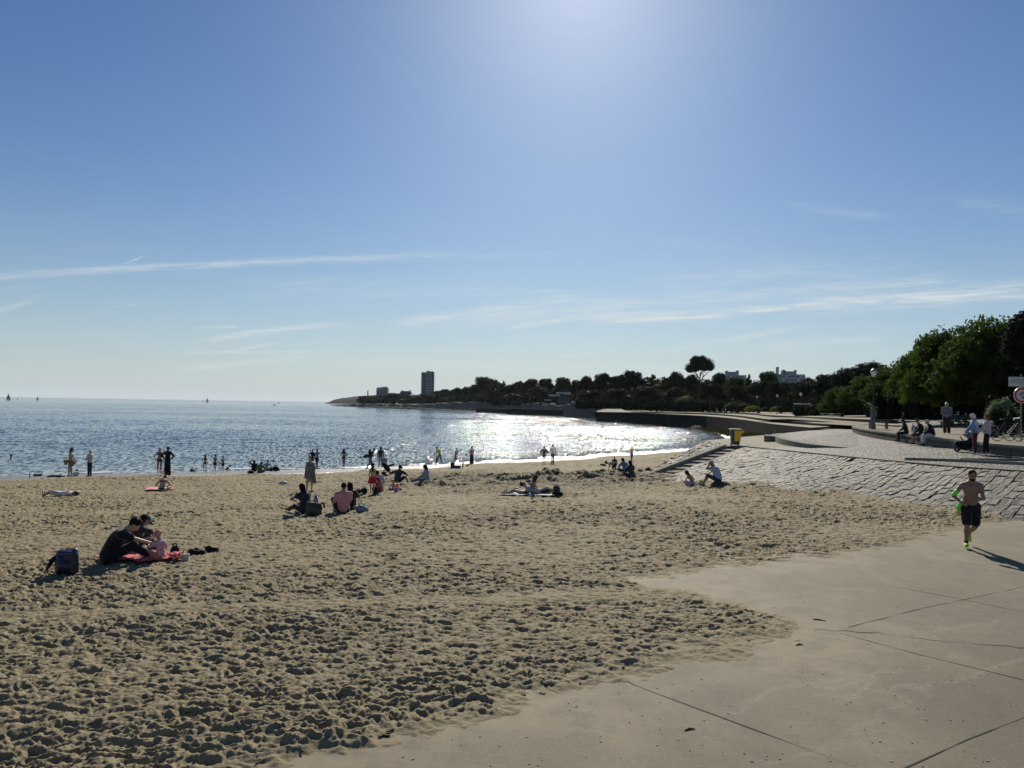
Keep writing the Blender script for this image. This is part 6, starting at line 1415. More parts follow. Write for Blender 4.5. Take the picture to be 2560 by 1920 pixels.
B = MB(); q = A(395, 1228); B.add([(q[0]-.1,q[1]+.3,q[2]+.82),(q[0]+.14,q[1]+.35,q[2]+.78),(q[0]+.18,q[1]+.2,q[2]+.95),(q[0]-.06,q[1]+.15,q[2]+.99),(q[0]-.1,q[1]+.31,q[2]+.82),(q[0]+.14,q[1]+.36,q[2]+.78),(q[0]+.18,q[1]+.21,q[2]+.95),(q[0]-.06,q[1]+.16,q[2]+.99)], [(0,1,2,3),(7,6,5,4),(0,4,5,1),(2,6,7,3),(1,5,6,2),(3,7,4,0)]); setp(B.build('magazine', whc), 'white magazine held up by the woman on the pink towel', 'magazine')
P = A(148, 1241); person(P, 86, 1.66, dict(pelvis=(0,-.05,.06), lean=-86, supine=False, footL=(-.05,.40,.035), footR=(.05,.42,.04), kpL=(-.2,.3,1), kp=(.1,.1,1), handL=(-.12,-.10,.03), handR=(.12,-.22,.03), ep=(1,0,0), toe=(.05,.3,1)), 'person lying on their back wrapped in white cloth, legs to the left', 1, ('short','brown'), (T('wrap','dress',cloth('offwhite2', (.46,.45,.42)),hem=.02,sleeve=.4,sit=True),), None, True, res=.02)
bag_lump(182, 1240, 40, 15, cloth('white_cover', (.44,.43,.40)), 'rumpled white cover lying at the head of the person in white', seed=8, name='blanket', cat='blanket', k=6)
# swimmer
q = on_z(27, 1145, WATER_Z); person((q[0], q[1], WATER_Z-1.40), -40, 1.72, up_(STAND, handL=(-.2,.1,.5), handR=(.2,.1,.5)), 'swimmer with head and shoulders above the water at far left', 2, ('short','black'), res=.02)
for px, py0, py1, lab in ((74, 1182, 1195, 'short dark stake standing in wet sand at far left'), (87, 1183, 1192, 'shorter dark stake beside the driftwood at far left')):
    q = A(px, py1); B = MB(); B.tube([q-Vector((0,0,.1)), q+Vector((.01,0,(py1-py0)*q[1]/FPX))], [.035,.03], 7); setp(B.build('stake', brn), lab, 'stake')
def driftwood(px0, px1, py, r, lab, seed=1):
    a = A(px0, py); b = A(px1, py); rng = np.random.RandomState(seed); B = MB(); B.tube([a.lerp(b, t)+Vector((0, rng.uniform(-.1,.1), r*.6+rng.uniform(-.02,.04))) for t in (0,.2,.4,.6,.8,1)], [r*.5,r,r*1.2,r*.9,r*.7,r*.3], 7); c = a.lerp(b, .6); B.tube([c, c+Vector((.3, -.1, .25))], [r*.5, r*.2], 5); setp(B.build('driftwood', pmat('wet_wood', (.03,.025,.02), .8, bump=.01)), lab, 'driftwood')
driftwood(85, 106, 1190, .10, 'short dark piece of driftwood beside the stakes'); driftwood(118, 162, 1193, .09, 'long dark driftwood at the waterline left of the straw basket woman', 2); driftwood(476, 486, 1179, .14, 'small dark lump of driftwood left of the paddling children', 3)
# ---- children by the water
P = A(512, 1179); person(P, 10, hh(0,1138,1179,P), up_(STAND, footL=(-.08,0,.045), footR=(.08,0,.045), handL=(-.17,.05,.56), handR=(.15,0,.42)), 'long-haired child with bare back standing at the water, leftmost of three', 1, ('long','dbrown'), (T('swim_briefs','briefs',blk),), None, True, True, res=.017)
P = A(537, 1179); person(P, 0, hh(0,1137,1179,P), up_(WALK, footL=(-.06,.05,.045), footR=(.05,-.05,.045), handL=(-.16,.02,.98), epL=(-1,0,-.3), handR=(.22,0,.50)), 'child waving one arm overhead at the water', 1, ('short','dbrown'), (T('swim_shorts','shorts',blk,len=.2),), None, False, True, res=.017)
P = A(557, 1178); person(P, 0, hh(0,1142,1178,P), up_(STAND, handR=(.06,0,.93), epR=(1,0,.3), handL=(-.15,0,.45)), 'child holding one hand on the head at the water', 1, ('short','dbrown'), (T('swim_shorts','shorts',brn,len=.25),), None, False, True, res=.017)
P = A(566, 1178); person(P, -70, .92, dict(pelvis=(0,-.05,.14), lean=38, bend=20, footL=(-.07,.05,.045), footR=(.07,.05,.045), kp=(.4,1,.5), handL=(-.05,.30,.06), handR=(.06,.28,.06), ep=(.6,-.2,.2)), 'small child crouching and digging at the edge of the water', 1, ('short','black'), (T('swim_shorts','shorts',blk,len=.2),), None, False, True, res=.015)
# ---- seated group and bags (620-700)
P = A(636, 1179); person(P, 25, 1.72, up_(SITK, lean=14, handL=(-.10,.10,.50), epL=(-1,.2,.6), handR=(.08,.2,.15)), 'person in black sitting with raised elbow, leftmost of the group by the water', 1, ('long','dbrown'), (T('shirt','shirt',blk,sleeve=.5), T('trousers','trousers',blk)), None, True, res=.018)
P = A(649, 1182); person(P, -5, 1.62, up_(SITX, nod=10), 'person in olive shirt sitting in the middle of the group by the water', 1, ('curly','dbrown'), (T('shirt','shirt',grn,sleeve=.35,o=.03), T('trousers','trousers',brn)), None, False, res=.018, fat=1.2)
P = A(666, 1177); person(P, -8, 1.64, up_(SITX, lean=4), 'person in white shirt sitting apart at the water, right of the olive shirt', 1, ('short','black'), (T('shirt','shirt',ltb,sleeve=.2), T('trousers','trousers',navy)), None, False, res=.018)
bag_lump(627, 1184, 20, 9, blk, 'flat black bag on the sand behind the seated group', seed=11); bag_lump(689, 1178, 20, 15, navy, 'dark blue rucksack lying by the water right of the white shirt', seed=12, k=5); bag_lump(678, 1178, 11, 8, navy, 'small dark blue bag leaning on the dark blue rucksack', seed=13)
# white and blue cap-like swim ring / helmet on the sand
P = A(709, 1211); e = empty('sun_hat', P, .2, label='white and navy hat lying alone on the open sand', cat='hat'); sdf_obj('crown', [E((0,0,.06),(.20,.17,.13),None)], .012, pmat('hat_white', (.42,.44,.55), .7), e, cuts=[((0,0,-1),-.02)]); B = MB(); B.lathe([(.2,0),(.27,.01),(.27,.03),(.19,.05)], n=20, sy=.85); B.build('brim', navy, e, True)
# ---- upper middle walkers
P = A(780, 1166); person(P, -10, 41*P[1]/FPX*1.02, up_(STAND, handL=(-.12,.0,.585), epL=(-1,-.3,0), hdirL=(1,.2,-.5)), 'man in black with cap, hand on hip, behind the woman in the towel', 2, ('short','black'), (T('shirt','shirt',blk,sleeve=.4), T('trousers','trousers',blk)), ('cap', blk), False, res=.02)
P = A(792, 1168); person(P, 5, hh(0,1123,1168,P), up_(STAND, handR=(.30,.0,.56), footL=(-.03,0,.045), footR=(.03,.02,.045)), 'person in white top and dark shorts, arm held out, at the water', 2, ('curly','black'), (T('top','shirt',cloth('grey_white', (.24,.26,.30)),sleeve=.1), T('shorts','shorts',navy,len=.42)), None, True, res=.02)
P = A(859, 1168); person(P, 5, hh(0,1121,1168,P), up_(STAND, handL=(-.22,.02,.50), handR=(.17,0,.45), footL=(-.025,.04,.045), footR=(.025,-.03,.05)), 'long-haired woman in bikini walking alone into the water', 1, ('long','dbrown'), (T('bikini_top','band',blk), T('bikini_bottom','briefs',blk)), None, True, res=.02)
P = A(925, 1174); pe, Jp = person(P, -70, hh(0,1119,1174,P)*1.03, up_(WALK, lean=14, bend=14, nod=10, handL=(-.06,.16,.62), handR=(.08,.18,.62), ep=(.5,-.6,-.8)), 'man in grey walking right with head bowed, wearing a backpack', 1, ('short','black'), (T('shirt','shirt',brn,sleeve=.8), T('trousers','trousers',grc), T('shoes','shoes',blk)), res=.02)
w = world_pt(pe, tuple(Jp['chest']-Jp['fw']*.18)); e = empty('backpack', w, R(-70), label='dark backpack worn by the man walking with bowed head', cat='backpack'); sdf_obj('pack', [E((0,0,0),(.15,.12,.24),None)], .02, blk, e); w = world_pt(pe, tuple(Jp['pelvis']-Jp['fw']*.30)); e = empty('shoulder_bag', w, R(-70), label='dark sagging shoulder bag behind the man with the backpack', cat='bag'); sdf_obj('pouch', [E((0,0,.02),(.12,.22,.15),None), E((0,-.14,-.04),(.10,.14,.12),None)], .02, dgr, e); B = MB(); B.tube([(0,.1,.1),(0,.28,.42)], .012, 5); B.build('strap', dgr, e)
P = A(951, 1170); person(P, 15, hh(0,1117,1170,P), up_(STAND, footL=(-.07,.03,.045), footR=(.06,-.03,.045), handR=(.16,0,.44)), 'woman in grey top and light trousers carrying a striped bag', 1, ('bob','black'), (T('top','shirt',dgr,sleeve=.95), T('trousers','trousers',cloth('pale_trousers', (.38,.38,.36)))), None, True, res=.02)
w = P+Vector((.36, -.05, .42)); e = empty('beach_bag', w, .1, label='large striped beach bag hanging from the hand of the woman in light trousers', cat='bag'); B = MB(); frust(B, 0, .42, .34, .14, .42, .16); B.build('bag_body', mat_pattern('striped_bag', (.4,.42,.45), (.03,.04,.07), 'stripe', 12), e); B = MB(); B.tube([(-.1,0,.42),(-.05,0,.62),(.05,0,.62),(.1,0,.42)], .012, 5); B.build('handle', blk, e)
# ---- red dress girl, kneeling woman, toddler
P = A(930, 1236); person(P, 15, hh(0,1160,1236,P), up_(STAND, footL=(-.04,.0,.045), footR=(.05,.02,.045), handL=(-.10,.06,.5), handR=(.10,.10,.5), nod=8), 'girl in red dress standing beside the kneeling woman', 0, ('long','dbrown'), (T('dress','skirt',redc,hem=.36,w=.125), T('top','band',redc)), None, True, True, res=.0145)
P = A(948, 1232); person(P, 172, 1.66, dict(pelvis=(0,0,.17), lean=16, bend=16, footL=(-.06,-.16,.03), footR=(.06,-.16,.03), kp=(.2,1,-.1), handL=(-.06,.20,.20), handR=(-.12,.22,.26), ep=(.8,-.3,-.5), nod=20), 'woman in white top and red skirt kneeling on the sand facing the toddler', 0, ('curly','brown'), (T('top','shirt',cloth('lilac_white', (.42,.40,.46)),sleeve=.35), T('skirt','apron',cloth('dark_red', (.26,.04,.06)))), None, True, res=.0145)
P = A(984, 1229); person(P, 20, .92, up_(SITX, lean=10, bend=10), 'toddler with bare back sitting beside the sand toys', 0, ('fluffy','blond'), (T('nappy','briefs',whc),), None, False, True, res=.0125, fat=1.15)
def ball(px, py, r, mat, lab, z=0):
    q = A(px, py); B = MB(); B.v = [tuple(np.array(tuple(q))+np.array((0, 0, r+z))+v*r) for v in ICV]; B.f = [tuple(f) for f in ICF]; return setp(B.build('ball', mat, smooth=True), lab, 'ball')
ball(999, 1229.5, .10, mat_pattern('ball_pink', (.65,.10,.25), (.55,.50,.60), 'stripe_x', 6), 'pink and white ball by the toddler'); 
def bucket(px, py, mat, lab, s=.17, z=0):
    q = A(px, py); e = empty('bucket', q+Vector((0,0,z)), .3, label=lab, cat='bucket'); B = MB(); B.lathe([(s*.5,0),(s*.65,s*1.1),(s*.6,s*1.1),(s*.45,.02)], n=14); B.build('pail', mat, e, True); B = MB(); B.tube([(-s*.62,0,s*1.05),(-s*.5,0,s*1.5),(0,0,s*1.7),(s*.5,0,s*1.5),(s*.62,0,s*1.05)], .008, 5); B.build('handle', mat, e)
bucket(991, 1225, pmat('toy_orange', (.85,.28,.02), .4), 'orange toy bucket behind the pink ball', .19, .06); bucket(990, 1230.5, pmat('toy_violet', (.30,.14,.40), .4), 'violet toy bucket between the toddler and the pink ball', .15)
P = A(964, 1186); e = empty('pushchair', P, .4, label='folded black pushchair behind the kneeling woman', cat='pushchair')
B = MB(); B.tube([(-.35,0,.95),(-.1,0,.5),(.25,0,.12)], .03, 6); B.tube([(.55,0,.62),(.25,0,.55),(-.2,0,.15)], .03, 6); B.build('frame', black, e); sdf_obj('seat', [C((-.1,0,.62),(.15,0,.3),.14,.16), C((.1,0,.5),(.5,0,.62),.07,.06)], .03, blk, e)
for x, z in ((-.22,.1),(.28,.1),(-.1,.1)):
    B = MB(); B.tube([(x,-.2,z),(x,-.16,z)], .1, 12); B.build('wheel', black, e)
for a, b, w_, h_, m_, l_, s_ in ((896,1234,20,13,navy,'dark blue bag, leftmost of the heap by the red dress girl',21),(911,1235,18,18,blk,'round dark rucksack beside the red dress girl',22),(937,1234,16,19,blk,'black bag between the girl in red and the kneeling woman',23),(974,1229,22,7,navy,'flat navy cloth bag in front of the toddler',24)): bag_lump(a, b, w_, h_, m_, l_, seed=s_)
# ---- man in black t-shirt, striped woman
P = A(993, 1208); person(P, -20, 1.78, up_(SITK, lean=12, handL=(-.16,.20,.22), handR=(.14,.26,.17), footR=(.12,.40,.035), footL=(-.12,.30,.035), ep=(1,-.2,0)), 'man in black t-shirt and cap sitting on the sand, knees raised', 1, ('short','black'), (T('tshirt','shirt',dgr,sleeve=.3,o=.02), T('shorts','shorts',blk,len=.4)), ('cap', blk), False, res=.0165, fat=1.1)
P = A(1068, 1206); person(P, 75, 1.66, up_(SITL, lean=4, bend=10, handL=(-.05,.24,.14), handR=(.05,.22,.14), ep=(.8,-.3,-.3)), 'long-haired woman in blue and white striped top sitting, legs to the left', 1, ('long','black'), (T('striped_top','shirt',strp,sleeve=.3,o=.02), T('trousers','trousers',grc,len=.9)), None, True, res=.0165)
q = A(1069, 1206); B = MB(); B.v = [tuple(np.array(tuple(q))+np.array((0, 0, .93))+v*np.array((.10,.10,.05))) for v in ICV]; B.f = [tuple(f) for f in ICF]; setp(B.build('headband', cloth('pink_band', (.55,.25,.22)), smooth=True), 'pink knotted scarf on the head of the striped-top woman', 'scarf')
bag_lump(1088, 1204, 16, 8, blk, 'small black bag behind the striped-top woman', seed=25)
def bottle(px, py, h, mat, lab): q = A(px, py); B = MB(); B.lathe([(.035,0),(.037,h*.65),(.015,h*.82),(.016,h)], q, 10); setp(B.build('bottle', mat, smooth=True), lab, 'bottle')
bottle(1030, 1207, .30, brn, 'brown bottle standing in the sand between the seated man and the striped-top woman')
P = A(1099, 1162); person(P, 60, hh(0,1114,1162,P)*1.02, up_(WALK, lean=16, bend=14, nod=14, handL=(-.1,.24,.58), handR=(.08,.2,.6)), 'man in yellow shirt leaning down to a small child at the water', 1, ('short','black'), (T('shirt','shirt',yel,sleeve=.3), T('trousers','shorts',grc,len=.55)), res=.02)
P = A(1091, 1162.5); person(P, 60, hh(0,1141,1162.5,P), up_(STAND, handL=(-.2,.1,.6), handR=(.18,.05,.6)), 'small child in front of the man in the yellow shirt', 1, ('short','black'), (T('shorts','shorts',brn,len=.4), T('vest','shirt',brn,sleeve=0)), None, False, True, res=.015)
P = A(1139, 1160); person(P, 70, hh(0,1132,1160,P), up_(WALK, pelvis=(0,0,.52)), 'small child in dark red top standing before the person in white', 1, ('short','black'), (T('top','shirt',redc,sleeve=.3), T('shorts','shorts',blk,len=.4)), None, False, True, res=.017)
P = A(1141, 1150); person(P, 5, hh(0,1119,1150,P)*1.0, up_(STAND), 'person in white shirt standing in shallow water behind the small child', 2, ('short','black'), (T('shirt','shirt',whc,sleeve=.4), T('shorts','shorts',navy,len=.4)), res=.025)
P = A(1179, 1161); person(P, -10, hh(0,1116,1161,P), up_(STAND, handL=(-.10,.04,.5), handR=(.10,.04,.5)), 'person in white top and long dark skirt standing at the bright water', 2, ('short','black'), (T('top','shirt',grc,sleeve=.5), T('long_skirt','skirt',blk,hem=.03,w=.10)), None, True, res=.02)
q = A(1143, 1171); e = empty('crate', q, .05, label='dark crate of beach things on a white sheet below the small red child', cat='crate'); B = MB(); B.box((0,0,.02), (1.1,.6,.04)); B.build('sheet', whc, e); B = MB(); B.box((-.35,0,.26), (.30,.35,.44)); B.build('basket_side', dgr, e, bevel=.03); B = MB(); B.box((.02,0,.14), (.5,.34,.2)); B.build('tray', black, e, bevel=.03); B = MB(); B.tube([(.40,0,.04),(.44,0,.5)], .05, 8); B.build('umbrella_roll', black, e)
bag_lump(1168, 1166, 10, 4, redc, 'small red cloth on the sand right of the crate', name='cloth', cat='cloth', seed=26, k=2)
P = A(1360, 1160); person(P, 5, hh(0,1116,1160,P), up_(STAND, handL=(-.10,.04,.58), handR=(.12,.08,.62), ep=(.8,-.3,-.4)), 'person in navy jacket and shorts, left of the pair before the glitter', 2, ('fluffy','black'), (T('jacket','shirt',navy,sleeve=.8,o=.03), T('shorts','shorts',navy,len=.6)), res=.02)
P = A(1382, 1159); person(P, 30, hh(0,1111,1159,P), up_(STAND, handL=(-.02,.17,.74), epL=(-.6,-.2,-1), handR=(.16,.02,.52)), 'person in white shirt and black trousers, right of the pair before the glitter', 2, ('short','black'), (T('shirt','shirt',lilac,sleeve=.7,o=.025), T('trousers','trousers',blk), T('shoes','shoes',blk)), res=.02)
# ---- woman wrapped in towel, seated women
P = A(774, 1228); pe, Jp = person(P, 176, hh(0,1141,1228,P), up_(STAND, footL=(-.06,0,.045), footR=(.07,.03,.045), handL=(-.05,.09,.68), handR=(.05,.09,.66), ep=(.25,-.1,-1)), 'woman walking towards the camera wrapped in a striped towel', 0, ('bob','brown'), (T('swimsuit','band',blk), T('shorts','briefs',blk)), None, True, res=.0135)
H_ = Jp['H']; e = empty('beach_towel', P, R(176), label='striped grey and blue towel wrapped round the standing woman', cat='towel')
n, m = 40, 26; A_, B_ = np.meshgrid(np.linspace(0, 2*np.pi, n), np.linspace(0, 1, m), indexing='ij')
hem = .34-.14*np.clip(np.cos(A_-3.6), -.2, 1); zt2 = .80; Zt = (zt2+(hem-zt2)*B_)*H_; rr_ = (.118+.03*B_+.012*np.sin(A_*7)*B_)*H_; Xt = rr_*np.cos(A_)*(1.05-.35*np.exp(-(B_/.12)**2)*.3)*(1+.25*B_*np.clip(np.cos(A_-3.3),0,1)); Yt = rr_*np.sin(A_)*.72
link('towel_cloth', grid_mesh('towel_cloth', Xt, Yt, Zt), towm, e, True)
bag_lump(774, 1208, 26, 9, blk, 'flat black bag on the sand behind the towel-wrapped woman', seed=27)
P = A(764, 1284); person(P, 52, 1.70, up_(SITK, lean=10, bend=10, footL=(-.02,.46,.035), footR=(.08,.30,.035), handL=(-.03,.27,.21), handR=(.06,.20,.16), epL=(-1,-.3,.1), turn=0), 'long-haired woman in dark top sitting with legs to the left, beside the handbag', 1, ('long','black'), (T('top','shirt',navy,sleeve=.12,o=.022), T('trousers','trousers',blk,len=.92), T('shoes','shoes',cloth('dark_green_shoe', (.04,.07,.06)))), None, True, res=.0125, fat=1.1)
q = A(784, 1288); e = empty('handbag', q, R(-6), label='olive brown open handbag on the sand right of the woman in dark', cat='bag'); sdf_obj('bag_body', [C((-.16,0,.07),(.16,0,.08),.085,.08), C((-.18,0,.22),(.18,.01,.21),.07,.075), C((-.19,0,.33),(.17,.02,.30),.045,.05), E((0,-.03,.16),(.2,.09,.15),None)], .012, pmat('olive_leather', (.055,.045,.03), .6, var=.25, vscale=6, bump=.01, bscale=12), e, k=.03)
B = MB(); B.tube([(-.12,-.05,.34),(-.1,-.06,.40),(-.03,-.06,.42),(.06,-.06,.40),(.08,-.05,.34)], .012, 6); B.tube([(.2,.05,.34),(.28,.02,.36),(.33,-.02,.22)], .03, 6); B.build('handle', blk, e)
bag_lump(789, 1270, 14, 34, mat_pattern('violet_stripe', (.35,.33,.48), (.10,.08,.22), 'stripe_x', 10), 'striped cloth bag standing behind the handbag', seed=28, d=.12, k=2)
P = A(858, 1283); person(P, 12, 1.70, up_(SITK, lean=8, bend=8, footL=(-.13,.26,.035), footR=(-.02,.30,.035), kpL=(-.5,.1,1), kpR=(.3,.1,1), handL=(-.15,.17,.20), handR=(.04,.26,.16), epL=(-.35,-.3,-1), epR=(.4,-.3,-1)), 'person with dark hair in pale pink polo shirt sitting with knees up', 1, ('short','black'), (T('polo_shirt','shirt',pinkc,sleeve=.32,o=.024,drop=.05), T('trousers','trousers',blk), ), None, False, res=.0125, fat=1.12)
P = A(876, 1276); person(P, 20, 1.66, up_(SITK, lean=10, bend=10, nod=4), 'long-haired person in black sitting hidden behind the pink polo shirt', 1, ('long','black'), (T('shirt','shirt',blk,sleeve=.9), T('trousers','trousers',blk)), None, True, res=.0145)
bag_lump(904, 1281, 40, 20, mat_pattern('grey_print', (.20,.22,.26), (.07,.08,.11), 'dot', 14), 'patterned grey cloth bag lying right of the pink polo shirt', seed=29, k=5); bag_lump(884, 1272, 9, 18, black, 'small black bag strap end beside the pink polo shirt', seed=30, k=2)
# ---- sunbathers
P = A(1315, 1241); person(P, 78, 1.68, dict(pelvis=(0,0,.07), lean=-38, bend=6, footL=(-.05,.46,.045), footR=(.05,.44,.05), kpL=(-.1,0,1), kpR=(.1,0,1), handL=(-.16,-.16,.02), handR=(.15,-.20,.02), ep=(1,-.5,.5), toe=(0,.3,1), nod=20), 'long-haired woman in bikini leaning back on her arms, legs to the left', 1, ('long','brown'), (T('bikini_top','band',mar), T('bikini_bottom','briefs',mar)), None, True, res=.0145)
P = A(1347, 1239); person(P, -84, 1.70, dict(pelvis=(0,0,.06), lean=-70, bend=10, footL=(-.05,.43,.035), footR=(.05,.44,.035), kp=(.1,0,1), handL=(-.12,.06,.05), handR=(.12,.06,.05), ep=(1,0,.2), toe=(0,.3,1)), 'person in grey shirt lying stretched to the right beside the bikini woman', 1, ('short','dbrown'), (T('shirt','shirt',cloth('pale_grey', (.25,.27,.27)),sleeve=.4,o=.02), T('shorts','shorts',dgr,len=.4)), None, False, res=.0165)
bag_lump(1394, 1240, 34, 15, blk, 'black bag at the feet of the person lying in grey', seed=31); ball(1391, 1239, .135, cloth('dark_brown_hat', (.05,.035,.03)), 'round dark hat resting on the black bag of the sunbathers', .12).name = 'hat_on_bag'
bpy.data.objects['hat_on_bag']['category'] = 'hat'; bpy.data.objects['hat_on_bag'].name = 'hat'
towel([(1250,1241),(1385,1243),(1385,1237),(1262,1236)], whc, 'white towel under the two sunbathers', seed=9, wav=.015)
bag_lump(1372, 1239, 14, 12, grn, 'yellow-green cloth bag on the towel between the sunbathers and the black bag', seed=32)
bag_lump(1258, 1239, 16, 9, navy, 'blue and white shoes heaped at the left end of the white towel', seed=33, name='shoes', cat='shoes')
# ---- group by the foot of the steps
P = A(1536, 1181); person(P, 0, hh(0,1141,1181,P)*1.0, up_(STAND, pelvis=(0,0,.50)), 'child in navy shirt standing on the beach beside the bending child', 2, ('short','black'), (T('shirt','shirt',navy,sleeve=.5), T('trousers','trousers',navy)), None, False, res=.018)
P = A(1533, 1181.5); person((P[0], P[1]-.3, P[2]), 88, 1.25, dict(pelvis=(0,-.08,.42), lean=86, footL=(-.06,-.02,.045), footR=(.06,.0,.045), handL=(-.05,.28,.07), handR=(.06,.25,.07), ep=(.3,-1,0), nod=-10), 'child in pale yellow shirt bending down with hands on the sand', 1, ('short','dbrown'), (T('shirt','shirt',cloth('sand_yellow', (.40,.30,.13)),sleeve=.3,drop=.05), T('shorts','shorts',navy,len=.4)), None, False, True, res=.016)
bag_lump(1508, 1164, 16, 5, blk, 'dark object lying on the wet sand left of the bending child', seed=34)
P = A(1562, 1181); person(P, 25, 1.5, up_(SITX, lean=6), 'dark-haired person in light blue top sitting left of the dotted dress', 1, ('bob','black'), (T('top','shirt',blu,sleeve=.4), T('trousers','trousers',navy)), None, True, res=.0165)
P = A(1580, 1195); person(P, 40, 1.62, up_(SITK, lean=6, bend=8, footL=(-.04,.46,.03), footR=(.06,.44,.03), handL=(-.05,.2,.14)), 'long-haired woman in dark dotted dress sitting near the foot of the steps', 1, ('long','dbrown'), (T('dress','dress',dotd,hem=.02,sit=True,sleeve=.4,o=.03),), None, True, res=.0165)
P = A(1579, 1153.5); person(P, -20, hh(0,1115,1153.5,P), up_(STAND, bend=10, nod=30, footL=(-.02,.05,.045), footR=(.02,-.05,.045)), 'thin teenager with bowed head standing alone at the far waterline', 2, ('short','black'), (T('shorts','shorts',grc,len=.45),), None, False, res=.018)
bag_lump(1600, 1181, 20, 9, cloth('pinkish', (.35,.12,.13)), 'dark and pink beach bag at the foot of the bank', seed=35)
def on_rev(px, py):
    """point on the stone bank seen at a photo pixel"""
    d = ray(px, py); best = None; i = np.argmin((Xr/Yr-d[0]/d[1])**2*40+((Zr-CAM_H)/Yr-d[2]/d[1])**2*400); i, j = np.unravel_index(i, Xr.shape); return Vector((Xr[i, j], Yr[i, j], Zr[i, j]))
q = on_rev(1620, 1180); bag_lump(0, 0, 17, 11, cloth('dark_plum', (.07,.02,.03)), 'dark plum holdall lying on the stone bank left of the steps', seed=36, loc=q+Vector((0,0,.03)))
# ---- girl and capped man against the bank
P = A(1731, 1213); person(P, 35, 1.25, up_(SITX, lean=20, bend=20, nod=12), 'girl with bare shoulders and orange top sitting at the foot of the bank', 1, ('long','dbrown'), (T('top','band',orng), T('skirt','skirt',cloth('pale_violet', (.40,.38,.48)),sit=True)), None, True, True, res=.0145)
P = A(1796, 1216); rl = P+Vector((0,0,.16)); person(rl, 66, 1.76, up_(SITK, pelvis=(0,0,.055), lean=12, bend=12, footL=(-.05,.33,-.055), footR=(.06,.37,-.055), handL=(-.06,.18,.42), epL=(-.5,-.2,-1), handR=(.07,.26,.17), nod=8), 'man in blue shirt and cap sitting against the foot of the stone bank', 1, ('short','grey'), (T('shirt','shirt',ltb,sleeve=.3,o=.022), T('shorts','shorts',dgr,len=.5), T('shoes','shoes',grc)), ('cap', bei), False, res=.0145, fat=1.12)
B = MB(); B.v = [tuple(np.array((P[0]+.10, P[1]+.05, P[2]+.02))+v*np.array((.42,.34,.20))) for v in ICV]; B.f = [tuple(f) for f in ICF]; setp(B.build('rock', rock), 'low dark mass standing in for the shadow under the man in the blue shirt', 'rock')  # dark mound stands in for the shadow under the seated man
bag_lump(1752, 1212, 14, 12, cloth('straw_bag', (.38,.28,.12)), 'yellowish straw bag between the girl and the capped man', seed=37)
# ---- the runner
Pr = on_z(2430, 1371, 0.0); RH = 1.76
run = dict(pelvis=(-.01,0,.515), lean=6, bend=2, footR=(.055,.05,.055), kpR=(.1,1,0), footL=(-.050,-.20,.15), kpL=(-.05,1,.1), toeR=(.25,1,-.15), toeL=(-.1,.2,-1), handL=(-.03,.17,.62), epL=(-1,-.8,-.5), handR=(.15,.16,.58), epR=(1,-1,-.3), hdirL=(.8,.5,-.1), hdirR=(-.5,.7,-.3), nod=6, turn=-6, twist=6)
run = {k: ((-v[0],)+tuple(v[1:]) if False else v) for k, v in run.items()}
re_, Jr = person(Pr+Vector((-.02,.05,.004)), 166, RH, up_(run), 'bare-chested man running towards the camera in black shorts and lime shoes', 1, ('short','dbrown'), (T('shorts','shorts',cloth('black_shorts', (.012,.012,.016)),len=.40,o=.022), T('shoes','shoes',neony), T('socks','socks',blk)), None, False, res=.0095, fat=1.16, eyes=True)
h = Jr['head']; H_ = RH; sdf_obj('beard', [E(h+Jr['hf']*.020*H_-Jr['hu']*.040*H_, (.0325*H_, .034*H_, .030*H_), np.stack([Jr['hr'], Jr['hf'], Jr['hu']]))], .009, hairm('dbrown'), re_, cuts=[(Jr['hu'], (h@Jr['hu'])-.030*H_)])
# phone armband on the arm at the left of the picture, bottle pouch at the belt
sd_ = 'R'
sh, el = Jr['sh'+sd_], Jr['el'+sd_]; sdf_obj('armband', [C(lerp(sh, el, .62), lerp(sh, el, .95), .031*H_, .029*H_)], .009, neon, re_)
bp2 = Jr['pelvis']+Jr['pr']*.108*H_+Jr['up']*.03*H_
sdf_obj('bottle_pouch', [C(bp2, bp2+NV_(.06,0,-.10), .050, .042), C(bp2+NV_(.02,0,-.02), bp2+NV_(.08,0,-.10), .035, .03)], .009, neon, re_)
sdf_obj('bottle_base', [C(bp2+NV_(.05,0,-.14), bp2+NV_(.055,0,-.26), .030, .024)], .009, neony, re_)
